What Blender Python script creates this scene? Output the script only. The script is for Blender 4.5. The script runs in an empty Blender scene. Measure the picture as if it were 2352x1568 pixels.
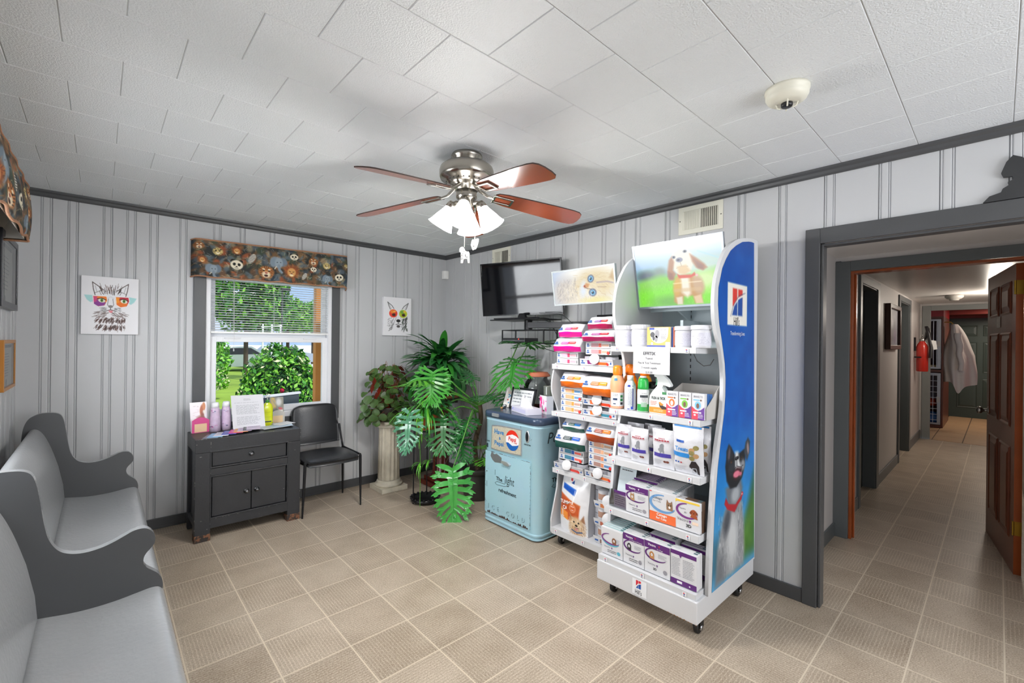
import bpy, math, random
import numpy as np
from mathutils import Vector, Matrix
R = random.Random(7)
scene = bpy.context.scene
COL = scene.collection
pi = math.pi

# ---------------------------------------------------------------- camera, world, lights, exposure
yaw, pitch, roll, FPX = 0.7432, 0.0007, 0.0114, 1028.4
fw = Vector((math.sin(yaw)*math.cos(pitch), math.cos(yaw)*math.cos(pitch), math.sin(pitch)))
rt = Vector((math.cos(yaw), -math.sin(yaw), 0)); up = rt.cross(fw)
r2 = rt*math.cos(roll) + up*math.sin(roll); u2 = -rt*math.sin(roll) + up*math.cos(roll)
cd = bpy.data.cameras.new('camera'); cam = bpy.data.objects.new('camera', cd); COL.objects.link(cam)
cd.sensor_width = 36; cd.lens = FPX/2352*36; cd.clip_start = .02; cd.clip_end = 300
cam.matrix_world = Matrix((( r2.x, u2.x, -fw.x, -2.9465), (r2.y, u2.y, -fw.y, -4.3497), (r2.z, u2.z, -fw.z, 1.457), (0, 0, 0, 1)))
scene.camera = cam
scene.view_settings.view_transform = 'Standard'
scene.view_settings.look = 'None'
scene.view_settings.exposure = 0.08
scene.view_settings.gamma = 1
scene.view_settings.use_curve_mapping = False
scene.render.engine = 'CYCLES'
cy = scene.cycles
cy.max_bounces = 8; cy.diffuse_bounces = 4; cy.glossy_bounces = 4; cy.transmission_bounces = 4; cy.transparent_max_bounces = 12
cy.caustics_reflective = False; cy.caustics_refractive = False; cy.sample_clamp_indirect = 6

w = bpy.data.worlds.new('sky'); scene.world = w; w.use_nodes = True
nt = w.node_tree; nt.nodes.clear()
out = nt.nodes.new('ShaderNodeOutputWorld'); bg = nt.nodes.new('ShaderNodeBackground')
tc = nt.nodes.new('ShaderNodeTexCoord'); ns = nt.nodes.new('ShaderNodeTexNoise'); cr = nt.nodes.new('ShaderNodeValToRGB')
ns.inputs['Scale'].default_value = 3.0; ns.inputs['Detail'].default_value = 5
cr.color_ramp.elements[0].position = .42; cr.color_ramp.elements[0].color = (.47, .68, 1, 1)
cr.color_ramp.elements[1].position = .62; cr.color_ramp.elements[1].color = (.92, .96, 1, 1)
nt.links.new(tc.outputs['Generated'], ns.inputs['Vector']); nt.links.new(ns.outputs['Fac'], cr.inputs['Fac'])
nt.links.new(cr.outputs['Color'], bg.inputs['Color']); bg.inputs['Strength'].default_value = 0.95
nt.links.new(bg.outputs[0], out.inputs[0])

def light(name, kind, loc, energy, color=(1, 1, 1), size=.1, size_y=None, aim=None, radius=None):
    l = bpy.data.lights.new(name, kind); l.energy = energy; l.color = color
    if kind == 'AREA':
        l.shape = 'RECTANGLE'; l.size = size; l.size_y = size_y or size
    if radius is not None: l.shadow_soft_size = radius
    o = bpy.data.objects.new(name, l); COL.objects.link(o); o.location = loc
    if aim is not None: o.rotation_euler = (Vector(aim)).to_track_quat('-Z', 'Y').to_euler()
    return o
sun = light('sun', 'SUN', (0, -5, 20), 3.2, (1, .96, .88), aim=(-.35, .75, -.9)); sun.data.angle = .03
# daylight through the window of the left wall and an added fill light at the unseen front wall
light('left_window_daylight', 'AREA', (-3.44, -1.75, 1.45), 62, (.95, .975, 1), 1.0, 1.4, aim=(1, 0, -.1))
light('front_wall_fill', 'AREA', (-1.2, -6.2, 1.5), 46, (.97, .985, 1), 1.8, 1.3, aim=(0, 1, -.05))
# added overhead fill behind the camera, then ceiling lights of corridor and kennel room
light('rear_overhead_fill', 'AREA', (-1.9, -5.3, 2.38), 14, (1, .98, .95), 1.1, .5, aim=(.1, .25, -1))
light('corridor_light', 'POINT', (5.0, -4.36, 1.95), 20, (1, .9, .78), radius=.10)
light('kennel_room_light', 'AREA', (9.1, -4.6, 2.2), 30, (1, .9, .76), .5, .5, aim=(0, 0, -1))

# ---------------------------------------------------------------- materials
def lin(c): return c/12.92 if c <= .04045 else ((c+.055)/1.055)**2.4
def hexlin(h):
    h = h.lstrip('#'); h = h if len(h) == 6 else ''.join(a*2 for a in h)
    return tuple(lin(int(h[i:i+2], 16)/255) for i in (0, 2, 4))
_M = {}
def mat(name, hexc, rough=.5, metal=0, var=.05, vscale=12, bump=0, bscale=60, spec=.5, coat=0, emit=0, alpha=1, trans=0, sheen=0):
    if name in _M: return _M[name]
    m = bpy.data.materials.new(name); m.use_nodes = True; nt = m.node_tree; n = nt.nodes; L = nt.links
    b = n['Principled BSDF']; c = hexlin(hexc)
    b.inputs['Roughness'].default_value = rough; b.inputs['Metallic'].default_value = metal
    b.inputs['Specular IOR Level'].default_value = spec; b.inputs['Coat Weight'].default_value = coat
    b.inputs['Coat Roughness'].default_value = .08
    if sheen: b.inputs['Sheen Weight'].default_value = sheen
    tc = n.new('ShaderNodeTexCoord'); nz = n.new('ShaderNodeTexNoise'); nz.inputs['Scale'].default_value = vscale; nz.inputs['Detail'].default_value = 3
    L.new(tc.outputs['Object'], nz.inputs['Vector'])
    mx = n.new('ShaderNodeMix'); mx.data_type = 'RGBA'
    mx.inputs[6].default_value = (*[max(0, x*(1-var)) for x in c], 1); mx.inputs[7].default_value = (*[min(1, x*(1+var)) for x in c], 1)
    L.new(nz.outputs['Fac'], mx.inputs[0]); L.new(mx.outputs[2], b.inputs['Base Color'])
    if bump:
        bz = n.new('ShaderNodeTexNoise'); bz.inputs['Scale'].default_value = bscale; bz.inputs['Detail'].default_value = 4
        bp = n.new('ShaderNodeBump'); bp.inputs['Strength'].default_value = bump; bp.inputs['Distance'].default_value = .01
        L.new(tc.outputs['Object'], bz.inputs['Vector']); L.new(bz.outputs['Fac'], bp.inputs['Height']); L.new(bp.outputs[0], b.inputs['Normal'])
    if emit:
        L.new(mx.outputs[2], b.inputs['Emission Color']); b.inputs['Emission Strength'].default_value = emit
    if alpha < 1: b.inputs['Alpha'].default_value = alpha
    if trans: b.inputs['Transmission Weight'].default_value = trans
    _M[name] = m; return m
def C(h, rough=.5, **k): return mat('printed_' + h.strip('#') + '_%d' % int(rough*100), h, rough, **k)

def glass_mat(name, tint='#ffffff', ior=1.45, film=0.0, rough=0.0):
    if name in _M: return _M[name]
    m = bpy.data.materials.new(name); m.use_nodes = True; nt = m.node_tree; n = nt.nodes; L = nt.links; n.clear()
    o = n.new('ShaderNodeOutputMaterial'); t = n.new('ShaderNodeBsdfTransparent'); g = n.new('ShaderNodeBsdfGlossy')
    t.inputs[0].default_value = (*hexlin(tint), 1); g.inputs['Roughness'].default_value = rough
    f = n.new('ShaderNodeFresnel'); f.inputs[0].default_value = ior
    ma = n.new('ShaderNodeMath'); ma.operation = 'ADD'; ma.inputs[1].default_value = film; ma.use_clamp = True
    mx = n.new('ShaderNodeMixShader'); L.new(f.outputs[0], ma.inputs[0]); L.new(ma.outputs[0], mx.inputs[0])
    L.new(t.outputs[0], mx.inputs[1]); L.new(g.outputs[0], mx.inputs[2]); L.new(mx.outputs[0], o.inputs[0])
    _M[name] = m; return m

def translucent_mat(name, hexc):
    m = bpy.data.materials.new(name); m.use_nodes = True; nt = m.node_tree; n = nt.nodes; L = nt.links; n.clear()
    o = n.new('ShaderNodeOutputMaterial'); d = n.new('ShaderNodeBsdfDiffuse'); t = n.new('ShaderNodeBsdfTranslucent'); mx = n.new('ShaderNodeMixShader'); mx.inputs[0].default_value = .45
    nz = n.new('ShaderNodeTexNoise'); nz.inputs['Scale'].default_value = 30; cr = n.new('ShaderNodeValToRGB'); c = hexlin(hexc)
    cr.color_ramp.elements[0].color = (*[x*.94 for x in c], 1); cr.color_ramp.elements[1].color = (*c, 1); L.new(nz.outputs['Fac'], cr.inputs[0])
    L.new(cr.outputs[0], d.inputs[0]); L.new(cr.outputs[0], t.inputs[0]); L.new(d.outputs[0], mx.inputs[1]); L.new(t.outputs[0], mx.inputs[2]); L.new(mx.outputs[0], o.inputs[0])
    return m
def attr_mat(name, rough=.5, emit=0, coat=0, bump=0):
    if name in _M: return _M[name]
    m = bpy.data.materials.new(name); m.use_nodes = True; nt = m.node_tree; n = nt.nodes; L = nt.links; b = n['Principled BSDF']
    a = n.new('ShaderNodeAttribute'); a.attribute_name = 'Col'
    b.inputs['Roughness'].default_value = rough; b.inputs['Coat Weight'].default_value = coat
    if emit:
        b.inputs['Base Color'].default_value = (.02, .02, .02, 1); L.new(a.outputs[0], b.inputs['Emission Color']); b.inputs['Emission Strength'].default_value = emit
    else: L.new(a.outputs[0], b.inputs['Base Color'])
    if bump:
        tc = n.new('ShaderNodeTexCoord'); bz = n.new('ShaderNodeTexNoise'); bz.inputs['Scale'].default_value = 400
        bp = n.new('ShaderNodeBump'); bp.inputs['Strength'].default_value = bump; bp.inputs['Distance'].default_value = .004
        L.new(tc.outputs['Object'], bz.inputs['Vector']); L.new(bz.outputs['Fac'], bp.inputs['Height']); L.new(bp.outputs[0], b.inputs['Normal'])
    _M[name] = m; return m

# ---------------------------------------------------------------- mesh helpers
WL = {}
_tc = {}
def text_geo(body, size, bold=False):
    key = (body, round(size, 5), bold)
    if key in _tc: return _tc[key]
    cu = bpy.data.curves.new('lettering', 'FONT'); cu.body = body; cu.size = size; cu.resolution_u = 2; cu.align_x = 'CENTER'; cu.align_y = 'CENTER'
    if bold: cu.offset = size*.025
    o = bpy.data.objects.new('lettering', cu); me = o.to_mesh()
    vs = [(v.co.x, v.co.y) for v in me.vertices]; fs = [tuple(p.vertices) for p in me.polygons]
    o.to_mesh_clear(); bpy.data.objects.remove(o); bpy.data.curves.remove(cu)
    _tc[key] = (vs, fs); return _tc[key]

class MB:
    def __init__(s): s.v = []; s.f = []; s.m = []; s.s = []
    def add(s, vs, fs, m=0, sm=False):
        o = len(s.v); s.v += [tuple(v) for v in vs]; s.f += [tuple(i+o for i in f) for f in fs]; s.m += [m]*len(fs); s.s += [sm]*len(fs); return s
    def box(s, a, b, m=0):
        s.nb = getattr(s, 'nb', -1)+1; e = (s.nb % 7)*.00012   # tiny steps so that joined members never share a face
        x0, y0, z0 = [min(a[i], b[i])+min(e, abs(a[i]-b[i])*.2) for i in range(3)]; x1, y1, z1 = [max(a[i], b[i])-min(e, abs(a[i]-b[i])*.2) for i in range(3)]
        return s.add([(x0,y0,z0),(x1,y0,z0),(x1,y1,z0),(x0,y1,z0),(x0,y0,z1),(x1,y0,z1),(x1,y1,z1),(x0,y1,z1)],
                     [(0,3,2,1),(4,5,6,7),(0,1,5,4),(1,2,6,5),(2,3,7,6),(3,0,4,7)], m)
    def hexa(s, p, m=0):   # p: 4 bottom corners, 4 top corners
        return s.add(p, [(0,3,2,1),(4,5,6,7),(0,1,5,4),(1,2,6,5),(2,3,7,6),(3,0,4,7)], m)
    def tube(s, pts, r, n=8, m=0, cap=True):
        pts = [Vector(p) for p in pts]; k = len(pts); rr = r if isinstance(r, (list, tuple)) else [r]*k
        vs = []; prev = None
        for i, p in enumerate(pts):
            t = (pts[min(i+1, k-1)] - pts[max(i-1, 0)])
            t = t.normalized() if t.length > 1e-9 else Vector((0, 0, 1))
            if prev is None:
                a = Vector((0, 0, 1)) if abs(t.z) < .9 else Vector((1, 0, 0)); u = t.cross(a).normalized()
            else:
                u = (prev - t*prev.dot(t)); u = u.normalized() if u.length > 1e-6 else t.orthogonal().normalized()
            prev = u; v = t.cross(u)
            vs += [p + (u*math.cos(2*pi*j/n) + v*math.sin(2*pi*j/n))*rr[i] for j in range(n)]
        fs = [(i*n+j, i*n+(j+1) % n, (i+1)*n+(j+1) % n, (i+1)*n+j) for i in range(k-1) for j in range(n)]
        s.add(vs, fs, m, True)
        if cap: s.add(vs[:n], [tuple(range(n))[::-1]], m); s.add(vs[-n:], [tuple(range(n))], m)
        return s
    def lathe(s, prof, c=(0, 0, 0), n=24, m=0, sm=True, M=None, flute=0, sy=1):
        vs = []
        for r, z in prof:
            for j in range(n):
                a = 2*pi*j/n; q = r*(1 - (flute if (j % 2) else 0))
                p = Vector((q*math.cos(a), q*math.sin(a)*sy, z))
                if M is not None: p = M @ p
                vs.append((p.x+c[0], p.y+c[1], p.z+c[2]))
        fs = [(i*n+j, i*n+(j+1) % n, (i+1)*n+(j+1) % n, (i+1)*n+j) for i in range(len(prof)-1) for j in range(n)]
        return s.add(vs, fs, m, sm)
    def poly(s, pts, O, U, V, m=0, off=0):
        O, U, V = Vector(O), Vector(U), Vector(V); N = U.cross(V).normalized()*off
        return s.add([O+U*a+V*b+N for a, b in pts], [tuple(range(len(pts)))], m)
    def prism(s, pts, O, U, V, D, m=0, ms=None):
        O, U, V, D = Vector(O), Vector(U), Vector(V), Vector(D); k = len(pts)
        A = [O+U*a+V*b for a, b in pts]; B = [p+D for p in A]
        s.add(A, [tuple(range(k))[::-1]], m); s.add(B, [tuple(range(k))], m)
        return s.add(A+B, [(i, (i+1) % k, k+(i+1) % k, k+i) for i in range(k)], m if ms is None else ms)
    def smooth_prism(s, pts, O, U, V, D, m=0, ms=None, n=4):
        P_ = [Vector((a, b, 0)) for a, b in pts]; o_ = []
        for i in range(len(P_)-1):
            p0, p1, p2, p3 = P_[max(i-1, 0)], P_[i], P_[i+1], P_[min(i+2, len(P_)-1)]
            if (p2-p1).length > .12: o_.append(tuple(p1)[:2]); continue
            l0, l1, l2 = max((p1-p0).length, 1e-4), (p2-p1).length, max((p3-p2).length, 1e-4)
            m1 = ((p2-p0)/(l0+l1))*l1 if i and l0 < .12 else p2-p1; m2 = ((p3-p1)/(l1+l2))*l1 if l2 < .12 else p2-p1
            for k in range(n):
                t = k/n; h = (2*t**3-3*t*t+1)*p1+(t**3-2*t*t+t)*m1+(-2*t**3+3*t*t)*p2+(t**3-t*t)*m2; o_.append((h.x, h.y))
        o_.append(pts[-1]); k0 = len(s.s); s.prism(o_, O, U, V, D, m, ms)
        for i in range(k0+2, len(s.s)): s.s[i] = True
        return s
    def text(s, body, size, O, U, V, m=0, bold=False, off=.0006, sx=1, shear=0):
        vs, fs = text_geo(body, size, bold); O, U, V = Vector(O), Vector(U), Vector(V); N = U.cross(V).normalized()*off
        return s.add([O+U*(a*sx+b*shear)+V*b+N for a, b in vs], fs, m)
    def rect(s, a0, b0, a1, b1, O, U, V, m=0, off=.0004): return s.poly([(a0,b0),(a1,b0),(a1,b1),(a0,b1)], O, U, V, m, off)
    def disc(s, ca, cb, ra, rb, O, U, V, m=0, off=.0005, n=20, a0=0, a1=2*pi, inner=None):
        if inner is None:
            pts = [(ca+ra*math.cos(a0+(a1-a0)*i/n), cb+rb*math.sin(a0+(a1-a0)*i/n)) for i in range(n+(0 if a1-a0 > 6.28 else 1))]
            return s.poly(pts, O, U, V, m, off)
        O, U, V = Vector(O), Vector(U), Vector(V); N = U.cross(V).normalized()*off
        vs = []
        for i in range(n+1):
            a = a0+(a1-a0)*i/n; t = i/n; th = inner*(.35+.65*math.sin(pi*t)) if a1-a0 < 6.2 else inner
            vs += [O+U*(ca+ra*math.cos(a))+V*(cb+rb*math.sin(a))+N, O+U*(ca+(ra-th)*math.cos(a))+V*(cb+(rb-th)*math.sin(a))+N]
        return s.add(vs, [(2*i, 2*i+2, 2*i+3, 2*i+1) for i in range(n)], m)
    def lines(s, a0, a1, b1, n, dy, th, O, U, V, m=0, seed=1, off=.0005):   # rows of small print
        r = random.Random(seed)
        for i in range(n):
            a = a0
            end = a1 - (a1-a0)*r.random()*.25
            while a < end:
                L = (a1-a0)*(.05+.12*r.random()); s.rect(a, b1-i*dy-th, min(a+L, end), b1-i*dy, O, U, V, m, off); a += L+(a1-a0)*.025
        return s
    def build(s, name, mats, parent=None, bevel=0, seg=2, sub=0, shade=None):
        me = bpy.data.meshes.new(name); o = bpy.data.objects.new(name, me); COL.objects.link(o)
        L = Vector((0, 0, 0))
        if parent is not None: L = WL.get(parent.name, L)
        vs = s.v if L.length == 0 else [(a-L.x, b-L.y, c-L.z) for a, b, c in s.v]
        me.from_pydata(vs, [], s.f); me.update()
        if not isinstance(mats, (list, tuple)): mats = [mats]
        for m in mats: me.materials.append(m)
        if len(me.polygons) == len(s.f):
            me.polygons.foreach_set('material_index', s.m)
            me.polygons.foreach_set('use_smooth', s.s if shade is None else [shade]*len(s.f))
        if parent is not None: o.parent = parent; WL[o.name] = L
        if bevel:
            md = o.modifiers.new('bevel', 'BEVEL'); md.width = bevel; md.segments = seg; md.limit_method = 'ANGLE'; md.angle_limit = .7
        if sub:
            md = o.modifiers.new('subd', 'SUBSURF'); md.levels = sub; md.render_levels = sub
        return o

def thing(name, label, cat, loc=(0, 0, 0), group=None):
    o = bpy.data.objects.new(name, None); COL.objects.link(o); o.location = loc; o.empty_display_size = .05
    WL[o.name] = Vector(loc); o['label'] = label; o['category'] = cat
    if group: o['group'] = group
    return o
def tag(o, label, cat, group=None):
    o['label'] = label; o['category'] = cat
    if group: o['group'] = group
    return o
def struct(o): o['kind'] = 'structure'; return o
def kids(o): return [c for c in bpy.data.objects if c.parent == o]
def copy_tree(o, parent=None):
    c = o.copy(); COL.objects.link(c)
    if parent is not None: c.parent = parent
    for ch in KID.get(o.name, []): copy_tree(ch, c)
    return c
KID = {}
def index_kids(o):
    KID[o.name] = kids(o)
    for c in KID[o.name]: index_kids(c)
def place(o, loc, rz=0, sc=None, label=None, group=None, rx=0, ry=0):
    o.location = loc; o.rotation_euler = (rx, ry, rz)
    if sc: o.scale = sc
    if label: o['label'] = label
    if group: o['group'] = group
    return o

# ---------------------------------------------------------------- painted pictures (vertex colours on a fine grid)
def srgb2lin(a): return np.where(a <= .04045, a/12.92, ((a+.055)/1.055)**2.4)
def hx(h):
    h = h.lstrip('#'); h = h if len(h) == 6 else ''.join(a*2 for a in h)
    return np.array([int(h[i:i+2], 16)/255 for i in (0, 2, 4)])
class Cv:     # picture of nx by ny points; coordinates x 0..W to the right, y 0..H downwards
    def __init__(s, nx, ny, W, H, bg='#ffffff'):
        s.nx, s.ny, s.W, s.H = nx, ny, W, H
        s.X, s.Y = np.meshgrid(np.linspace(0, W, nx), np.linspace(0, H, ny)); s.a = np.ones((ny, nx, 3))*hx(bg)
        s.px = W/nx
    def mixin(s, k, col):
        c = hx(col) if isinstance(col, str) else np.asarray(col); s.a = s.a*(1-k[..., None]) + c*k[..., None]; return s
    def grad(s, y0, c0, y1, c1):
        t = np.clip((s.Y-y0)/(y1-y0), 0, 1)[..., None]; k = ((s.Y >= min(y0, y1)))[..., None]
        s.a = np.where(k, hx(c0)*(1-t)+hx(c1)*t, s.a); return s
    def ell(s, cx, cy, rx, ry, col, rot=0, soft=.08, a=1):
        c, q = math.cos(math.radians(rot)), math.sin(math.radians(rot)); dx, dy = s.X-cx, s.Y-cy
        d = np.sqrt(((dx*c+dy*q)/rx)**2 + ((-dx*q+dy*c)/ry)**2)
        return s.mixin(np.clip((1+soft-d)/(2*soft), 0, 1)*a, col)
    def poly(s, pts, col, a=1, soft=None):
        n = len(pts); ins = np.zeros(s.X.shape, bool); dist = np.full(s.X.shape, 1e9)
        for i in range(n):
            x0, y0 = pts[i]; x1, y1 = pts[(i+1) % n]
            if y0 != y1: ins ^= ((y0 > s.Y) != (y1 > s.Y)) & (s.X < (x1-x0)*(s.Y-y0)/(y1-y0)+x0)
            dist = np.minimum(dist, s.seg(x0, y0, x1, y1))
        sf = soft or s.px*.8; d = np.where(ins, dist, -dist)
        return s.mixin(np.clip(.5+d/(2*sf), 0, 1)*a, col)
    def seg(s, x0, y0, x1, y1):
        L = (x1-x0)**2+(y1-y0)**2+1e-12; t = np.clip(((s.X-x0)*(x1-x0)+(s.Y-y0)*(y1-y0))/L, 0, 1)
        return np.hypot(s.X-x0-t*(x1-x0), s.Y-y0-t*(y1-y0))
    def line(s, pts, wd, col, a=1, soft=None):
        d = np.full(s.X.shape, 1e9)
        for p, q in zip(pts[:-1], pts[1:]): d = np.minimum(d, s.seg(*p, *q))
        sf = soft or s.px*.8
        return s.mixin(np.clip((wd/2+sf/2-d)/sf, 0, 1)*a, col)
    def noise(s, amt, cells, seed=1):
        r = np.random.RandomState(seed); g = r.rand(cells+2, int(cells*s.W/s.H)+3)
        gx = s.X/s.W*(g.shape[1]-2); gy = np.linspace(0, 1, s.ny)[:, None]*np.ones(s.nx)*(g.shape[0]-2); ix, iy = gx.astype(int), gy.astype(int); fx, fy = gx-ix, gy-iy
        fx, fy = fx*fx*(3-2*fx), fy*fy*(3-2*fy)
        v = (g[iy, ix]*(1-fx)+g[iy, ix+1]*fx)*(1-fy)+(g[iy+1, ix]*(1-fx)+g[iy+1, ix+1]*fx)*fy
        s.a = np.clip(s.a + (v[..., None]-.5)*2*amt, 0, 1); return s
    def tufts(s, n, box, ln, wd, cols, ang, spread, seed=1, a=.6, inside=None):
        r = random.Random(seed)
        for _ in range(n):
            x = box[0]+r.random()*(box[2]-box[0]); y = box[1]+r.random()*(box[3]-box[1])
            if inside and not inside(x, y): continue
            t = math.radians((ang(x, y) if callable(ang) else ang)+r.uniform(-spread, spread)); l = ln*r.uniform(.5, 1.3)
            s.line([(x, y), (x+l*math.cos(t), y-l*math.sin(t))], wd*r.uniform(.5, 1.2), r.choice(cols), a)
        return s
    def build(s, name, fn, material, parent=None):
        """fn(u, v) -> point, u 0..1 right, v 0..1 down"""
        ny, nx = s.ny, s.nx; vs = []; L = WL.get(parent.name, Vector((0, 0, 0))) if parent is not None else Vector((0, 0, 0))
        for j in range(ny):
            for i in range(nx):
                p = fn(i/(nx-1), j/(ny-1)); vs.append((p[0]-L.x, p[1]-L.y, p[2]-L.z))
        fs = [(j*nx+i, (j+1)*nx+i, (j+1)*nx+i+1, j*nx+i+1) for j in range(ny-1) for i in range(nx-1)]
        me = bpy.data.meshes.new(name); me.from_pydata(vs, [], fs); me.update()
        ca = me.color_attributes.new(name='Col', type='FLOAT_COLOR', domain='POINT')
        c = np.ones((ny*nx, 4), np.float32); c[:, :3] = srgb2lin(np.clip(s.a, 0, 1)).reshape(-1, 3); ca.data.foreach_set('color', c.ravel())
        me.materials.append(material); me.polygons.foreach_set('use_smooth', [True]*len(fs))
        o = bpy.data.objects.new(name, me); COL.objects.link(o)
        if parent is not None: o.parent = parent; WL[o.name] = L
        return o
def planar(TL, TR, BL, BR=None):
    TL, TR, BL = Vector(TL), Vector(TR), Vector(BL); BR = Vector(BR) if BR is not None else TR+BL-TL
    return lambda u, v: (TL*(1-u)+TR*u)*(1-v)+(BL*(1-u)+BR*u)*v
# ================================================================ ROOM SHELL
H = 2.44; XL = -3.354; YB = -6.3
wall_m = mat('wall_paint_light_grey', '#c2c3c5', .42, var=.035, vscale=2.5, bump=.05, bscale=25)
groove_m = mat('wall_groove_shadow_gap', '#9a9ca1', .6)
trim_m = mat('trim_paint_charcoal', '#48494b', .40, var=.1, vscale=6, bump=.04)
white_trim = mat('white_vinyl', '#e6e7ea', .35, var=.02)
ceil_m = mat('ceiling_tile_white', '#eff2f4', .38, var=.02, vscale=3, bump=.42, bscale=170, spec=.55)
hall_wall = mat('corridor_wall_paint', '#cbc7c5', .5, var=.04, vscale=2, bump=.04)
hall_trim = mat('corridor_trim_grey', '#5d6264', .42, var=.08, vscale=4)

def floor_material():
    m = bpy.data.materials.new('woven_vinyl_floor_tile'); m.use_nodes = True; nt = m.node_tree; n = nt.nodes; L = nt.links; b = n['Principled BSDF']
    tc = n.new('ShaderNodeTexCoord'); sp = n.new('ShaderNodeSeparateXYZ'); L.new(tc.outputs['Object'], sp.inputs[0])
    def mth(op, a, bb=None, clamp=False):
        x = n.new('ShaderNodeMath'); x.operation = op; x.use_clamp = clamp
        for i, v in enumerate((a, bb)):
            if v is None: continue
            if isinstance(v, (int, float)): x.inputs[i].default_value = v
            else: L.new(v, x.inputs[i])
        return x.outputs[0]
    s = .301
    tx = mth('DIVIDE', mth('ADD', sp.outputs[0], 2.6585+s*40), s); ty = mth('DIVIDE', mth('ADD', sp.outputs[1], .765+s*60), s)
    fx = mth('FRACT', tx); fy = mth('FRACT', ty)
    def edge(f): return mth('SUBTRACT', .5, mth('ABSOLUTE', mth('SUBTRACT', f, .5)))
    ex, ey = edge(fx), edge(fy); e = mth('MINIMUM', ex, ey)
    grout = mth('SUBTRACT', 1, mth('SMOOTHSTEP' if False else 'MULTIPLY', mth('SUBTRACT', e, .006), 110), True)
    # woven threads, direction turns from tile to tile
    ix = mth('FLOOR', tx); iy = mth('FLOOR', ty); par = mth('MODULO', mth('ADD', ix, iy), 2)
    def threads(f, g, den):
        st = mth('FRACT', mth('MULTIPLY', f, den)); d = mth('ABSOLUTE', mth('SUBTRACT', st, .5))
        ln = mth('SUBTRACT', 1, mth('MULTIPLY', d, 4), True)
        return ln
    ta = threads(fx, fy, 20); tb = threads(fy, fx, 20)
    mxp = n.new('ShaderNodeMix'); mxp.data_type = 'FLOAT'; L.new(par, mxp.inputs[0]); L.new(ta, mxp.inputs[2]); L.new(tb, mxp.inputs[3]); th = mxp.outputs[0]
    nz = n.new('ShaderNodeTexNoise'); nz.inputs['Scale'].default_value = 150; nz.inputs['Detail'].default_value = 2; L.new(tc.outputs['Object'], nz.inputs['Vector'])
    n2 = n.new('ShaderNodeTexNoise'); n2.inputs['Scale'].default_value = 5; n2.inputs['Detail'].default_value = 4; L.new(tc.outputs['Object'], n2.inputs['Vector'])
    wn = n.new('ShaderNodeTexWhiteNoise'); wn.noise_dimensions = '2D'; cm = n.new('ShaderNodeCombineXYZ'); L.new(ix, cm.inputs[0]); L.new(iy, cm.inputs[1]); L.new(cm.outputs[0], wn.inputs['Vector'])
    f = mth('ADD', mth('MULTIPLY', nz.outputs['Fac'], .75), mth('MULTIPLY', n2.outputs['Fac'], .35))
    f = mth('ADD', f, mth('MULTIPLY', wn.outputs['Value'], .10)); f = mth('ADD', f, mth('MULTIPLY', mth('MULTIPLY', th, nz.outputs['Fac']), .32))
    cr = n.new('ShaderNodeValToRGB'); L.new(f, cr.inputs['Fac'])
    cr.color_ramp.elements[0].position = .36; cr.color_ramp.elements[0].color = (*hexlin('#857360'), 1)
    cr.color_ramp.elements[1].position = .98; cr.color_ramp.elements[1].color = (*hexlin('#d2c4b1'), 1)
    mx = n.new('ShaderNodeMix'); mx.data_type = 'RGBA'; L.new(mth('MULTIPLY', grout, .8), mx.inputs[0]); L.new(cr.outputs[0], mx.inputs[6]); mx.inputs[7].default_value = (*hexlin('#dccfba'), 1)
    L.new(mx.outputs[2], b.inputs['Base Color']); b.inputs['Roughness'].default_value = .38; b.inputs['Specular IOR Level'].default_value = .45
    bp = n.new('ShaderNodeBump'); bp.inputs['Strength'].default_value = .22; bp.inputs['Distance'].default_value = .003; L.new(f, bp.inputs['Height']); L.new(bp.outputs[0], b.inputs['Normal'])
    return m
floor_m = floor_material()
f = MB(); f.add([(XL-.1, YB, 0), (.05, YB, 0), (.05, .05, 0), (XL-.1, .05, 0)], [(0,1,2,3)]); f.add([(.05, -5.2, 0), (6.66, -5.2, 0), (6.66, -3.3, 0), (.05, -3.3, 0)], [(0,1,2,3)])
struct(f.build('floor', floor_m))
tile_m = mat('terracotta_beige_tile', '#a98a68', .45, var=.15, vscale=4)
f = MB()
for i in range(8):
    for j in range(6):
        x0 = 6.70+i*.5; y0 = -5.0+j*.34
        f.box((x0+.006, y0+.006, -.03), (x0+.494, y0+.334, -.002))
f.box((6.66, -5.3, -.05), (10.8, -2.9, -.008), 1)
struct(f.build('floor_kennel', [tile_m, mat('dark_grout', '#5a4a3c', .8)], bevel=.002))

# ceiling: staggered one-foot tiles with chamfered edges
c = MB(); T = .3075; k = 0
rows = []
for r in range(-8, 15):
    ya = -2.225 - r*.3085; yb = ya - .3085
    if ya < YB: continue
    off = 0 if r % 2 == 0 else T/2
    for q in range(-2, 14):
        x0 = -3.05 + q*T + off - T; x1 = x0+T
        x0, x1 = max(x0, XL), min(x1, 0); y0, y1 = min(ya, 0), max(yb, YB)
        if x1-x0 < .012 or y0-y1 < .012: continue
        g = .0030; gg = .0010; z0, z1 = H+.0028, H
        vo = [(x0+gg, y1+gg, z0), (x1-gg, y1+gg, z0), (x1-gg, y0-gg, z0), (x0+gg, y0-gg, z0)]
        vi = [(x0+g, y1+g, z1), (x1-g, y1+g, z1), (x1-g, y0-g, z1), (x0+g, y0-g, z1)]
        c.add(vo+vi, [(7,6,5,4), (0,4,5,1), (1,5,6,2), (2,6,7,3), (3,7,4,0)])
c.add([(XL, YB, H+.0032), (0, YB, H+.0032), (0, 0, H+.0032), (XL, 0, H+.0032)], [(3,2,1,0)], 1)
c.box((XL-.2, YB-.2, H+.02), (.2, .3, H+.1), 0)
struct(c.build('ceiling', [ceil_m, mat('ceiling_gap', '#d2d2d2', .8)]))

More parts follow.
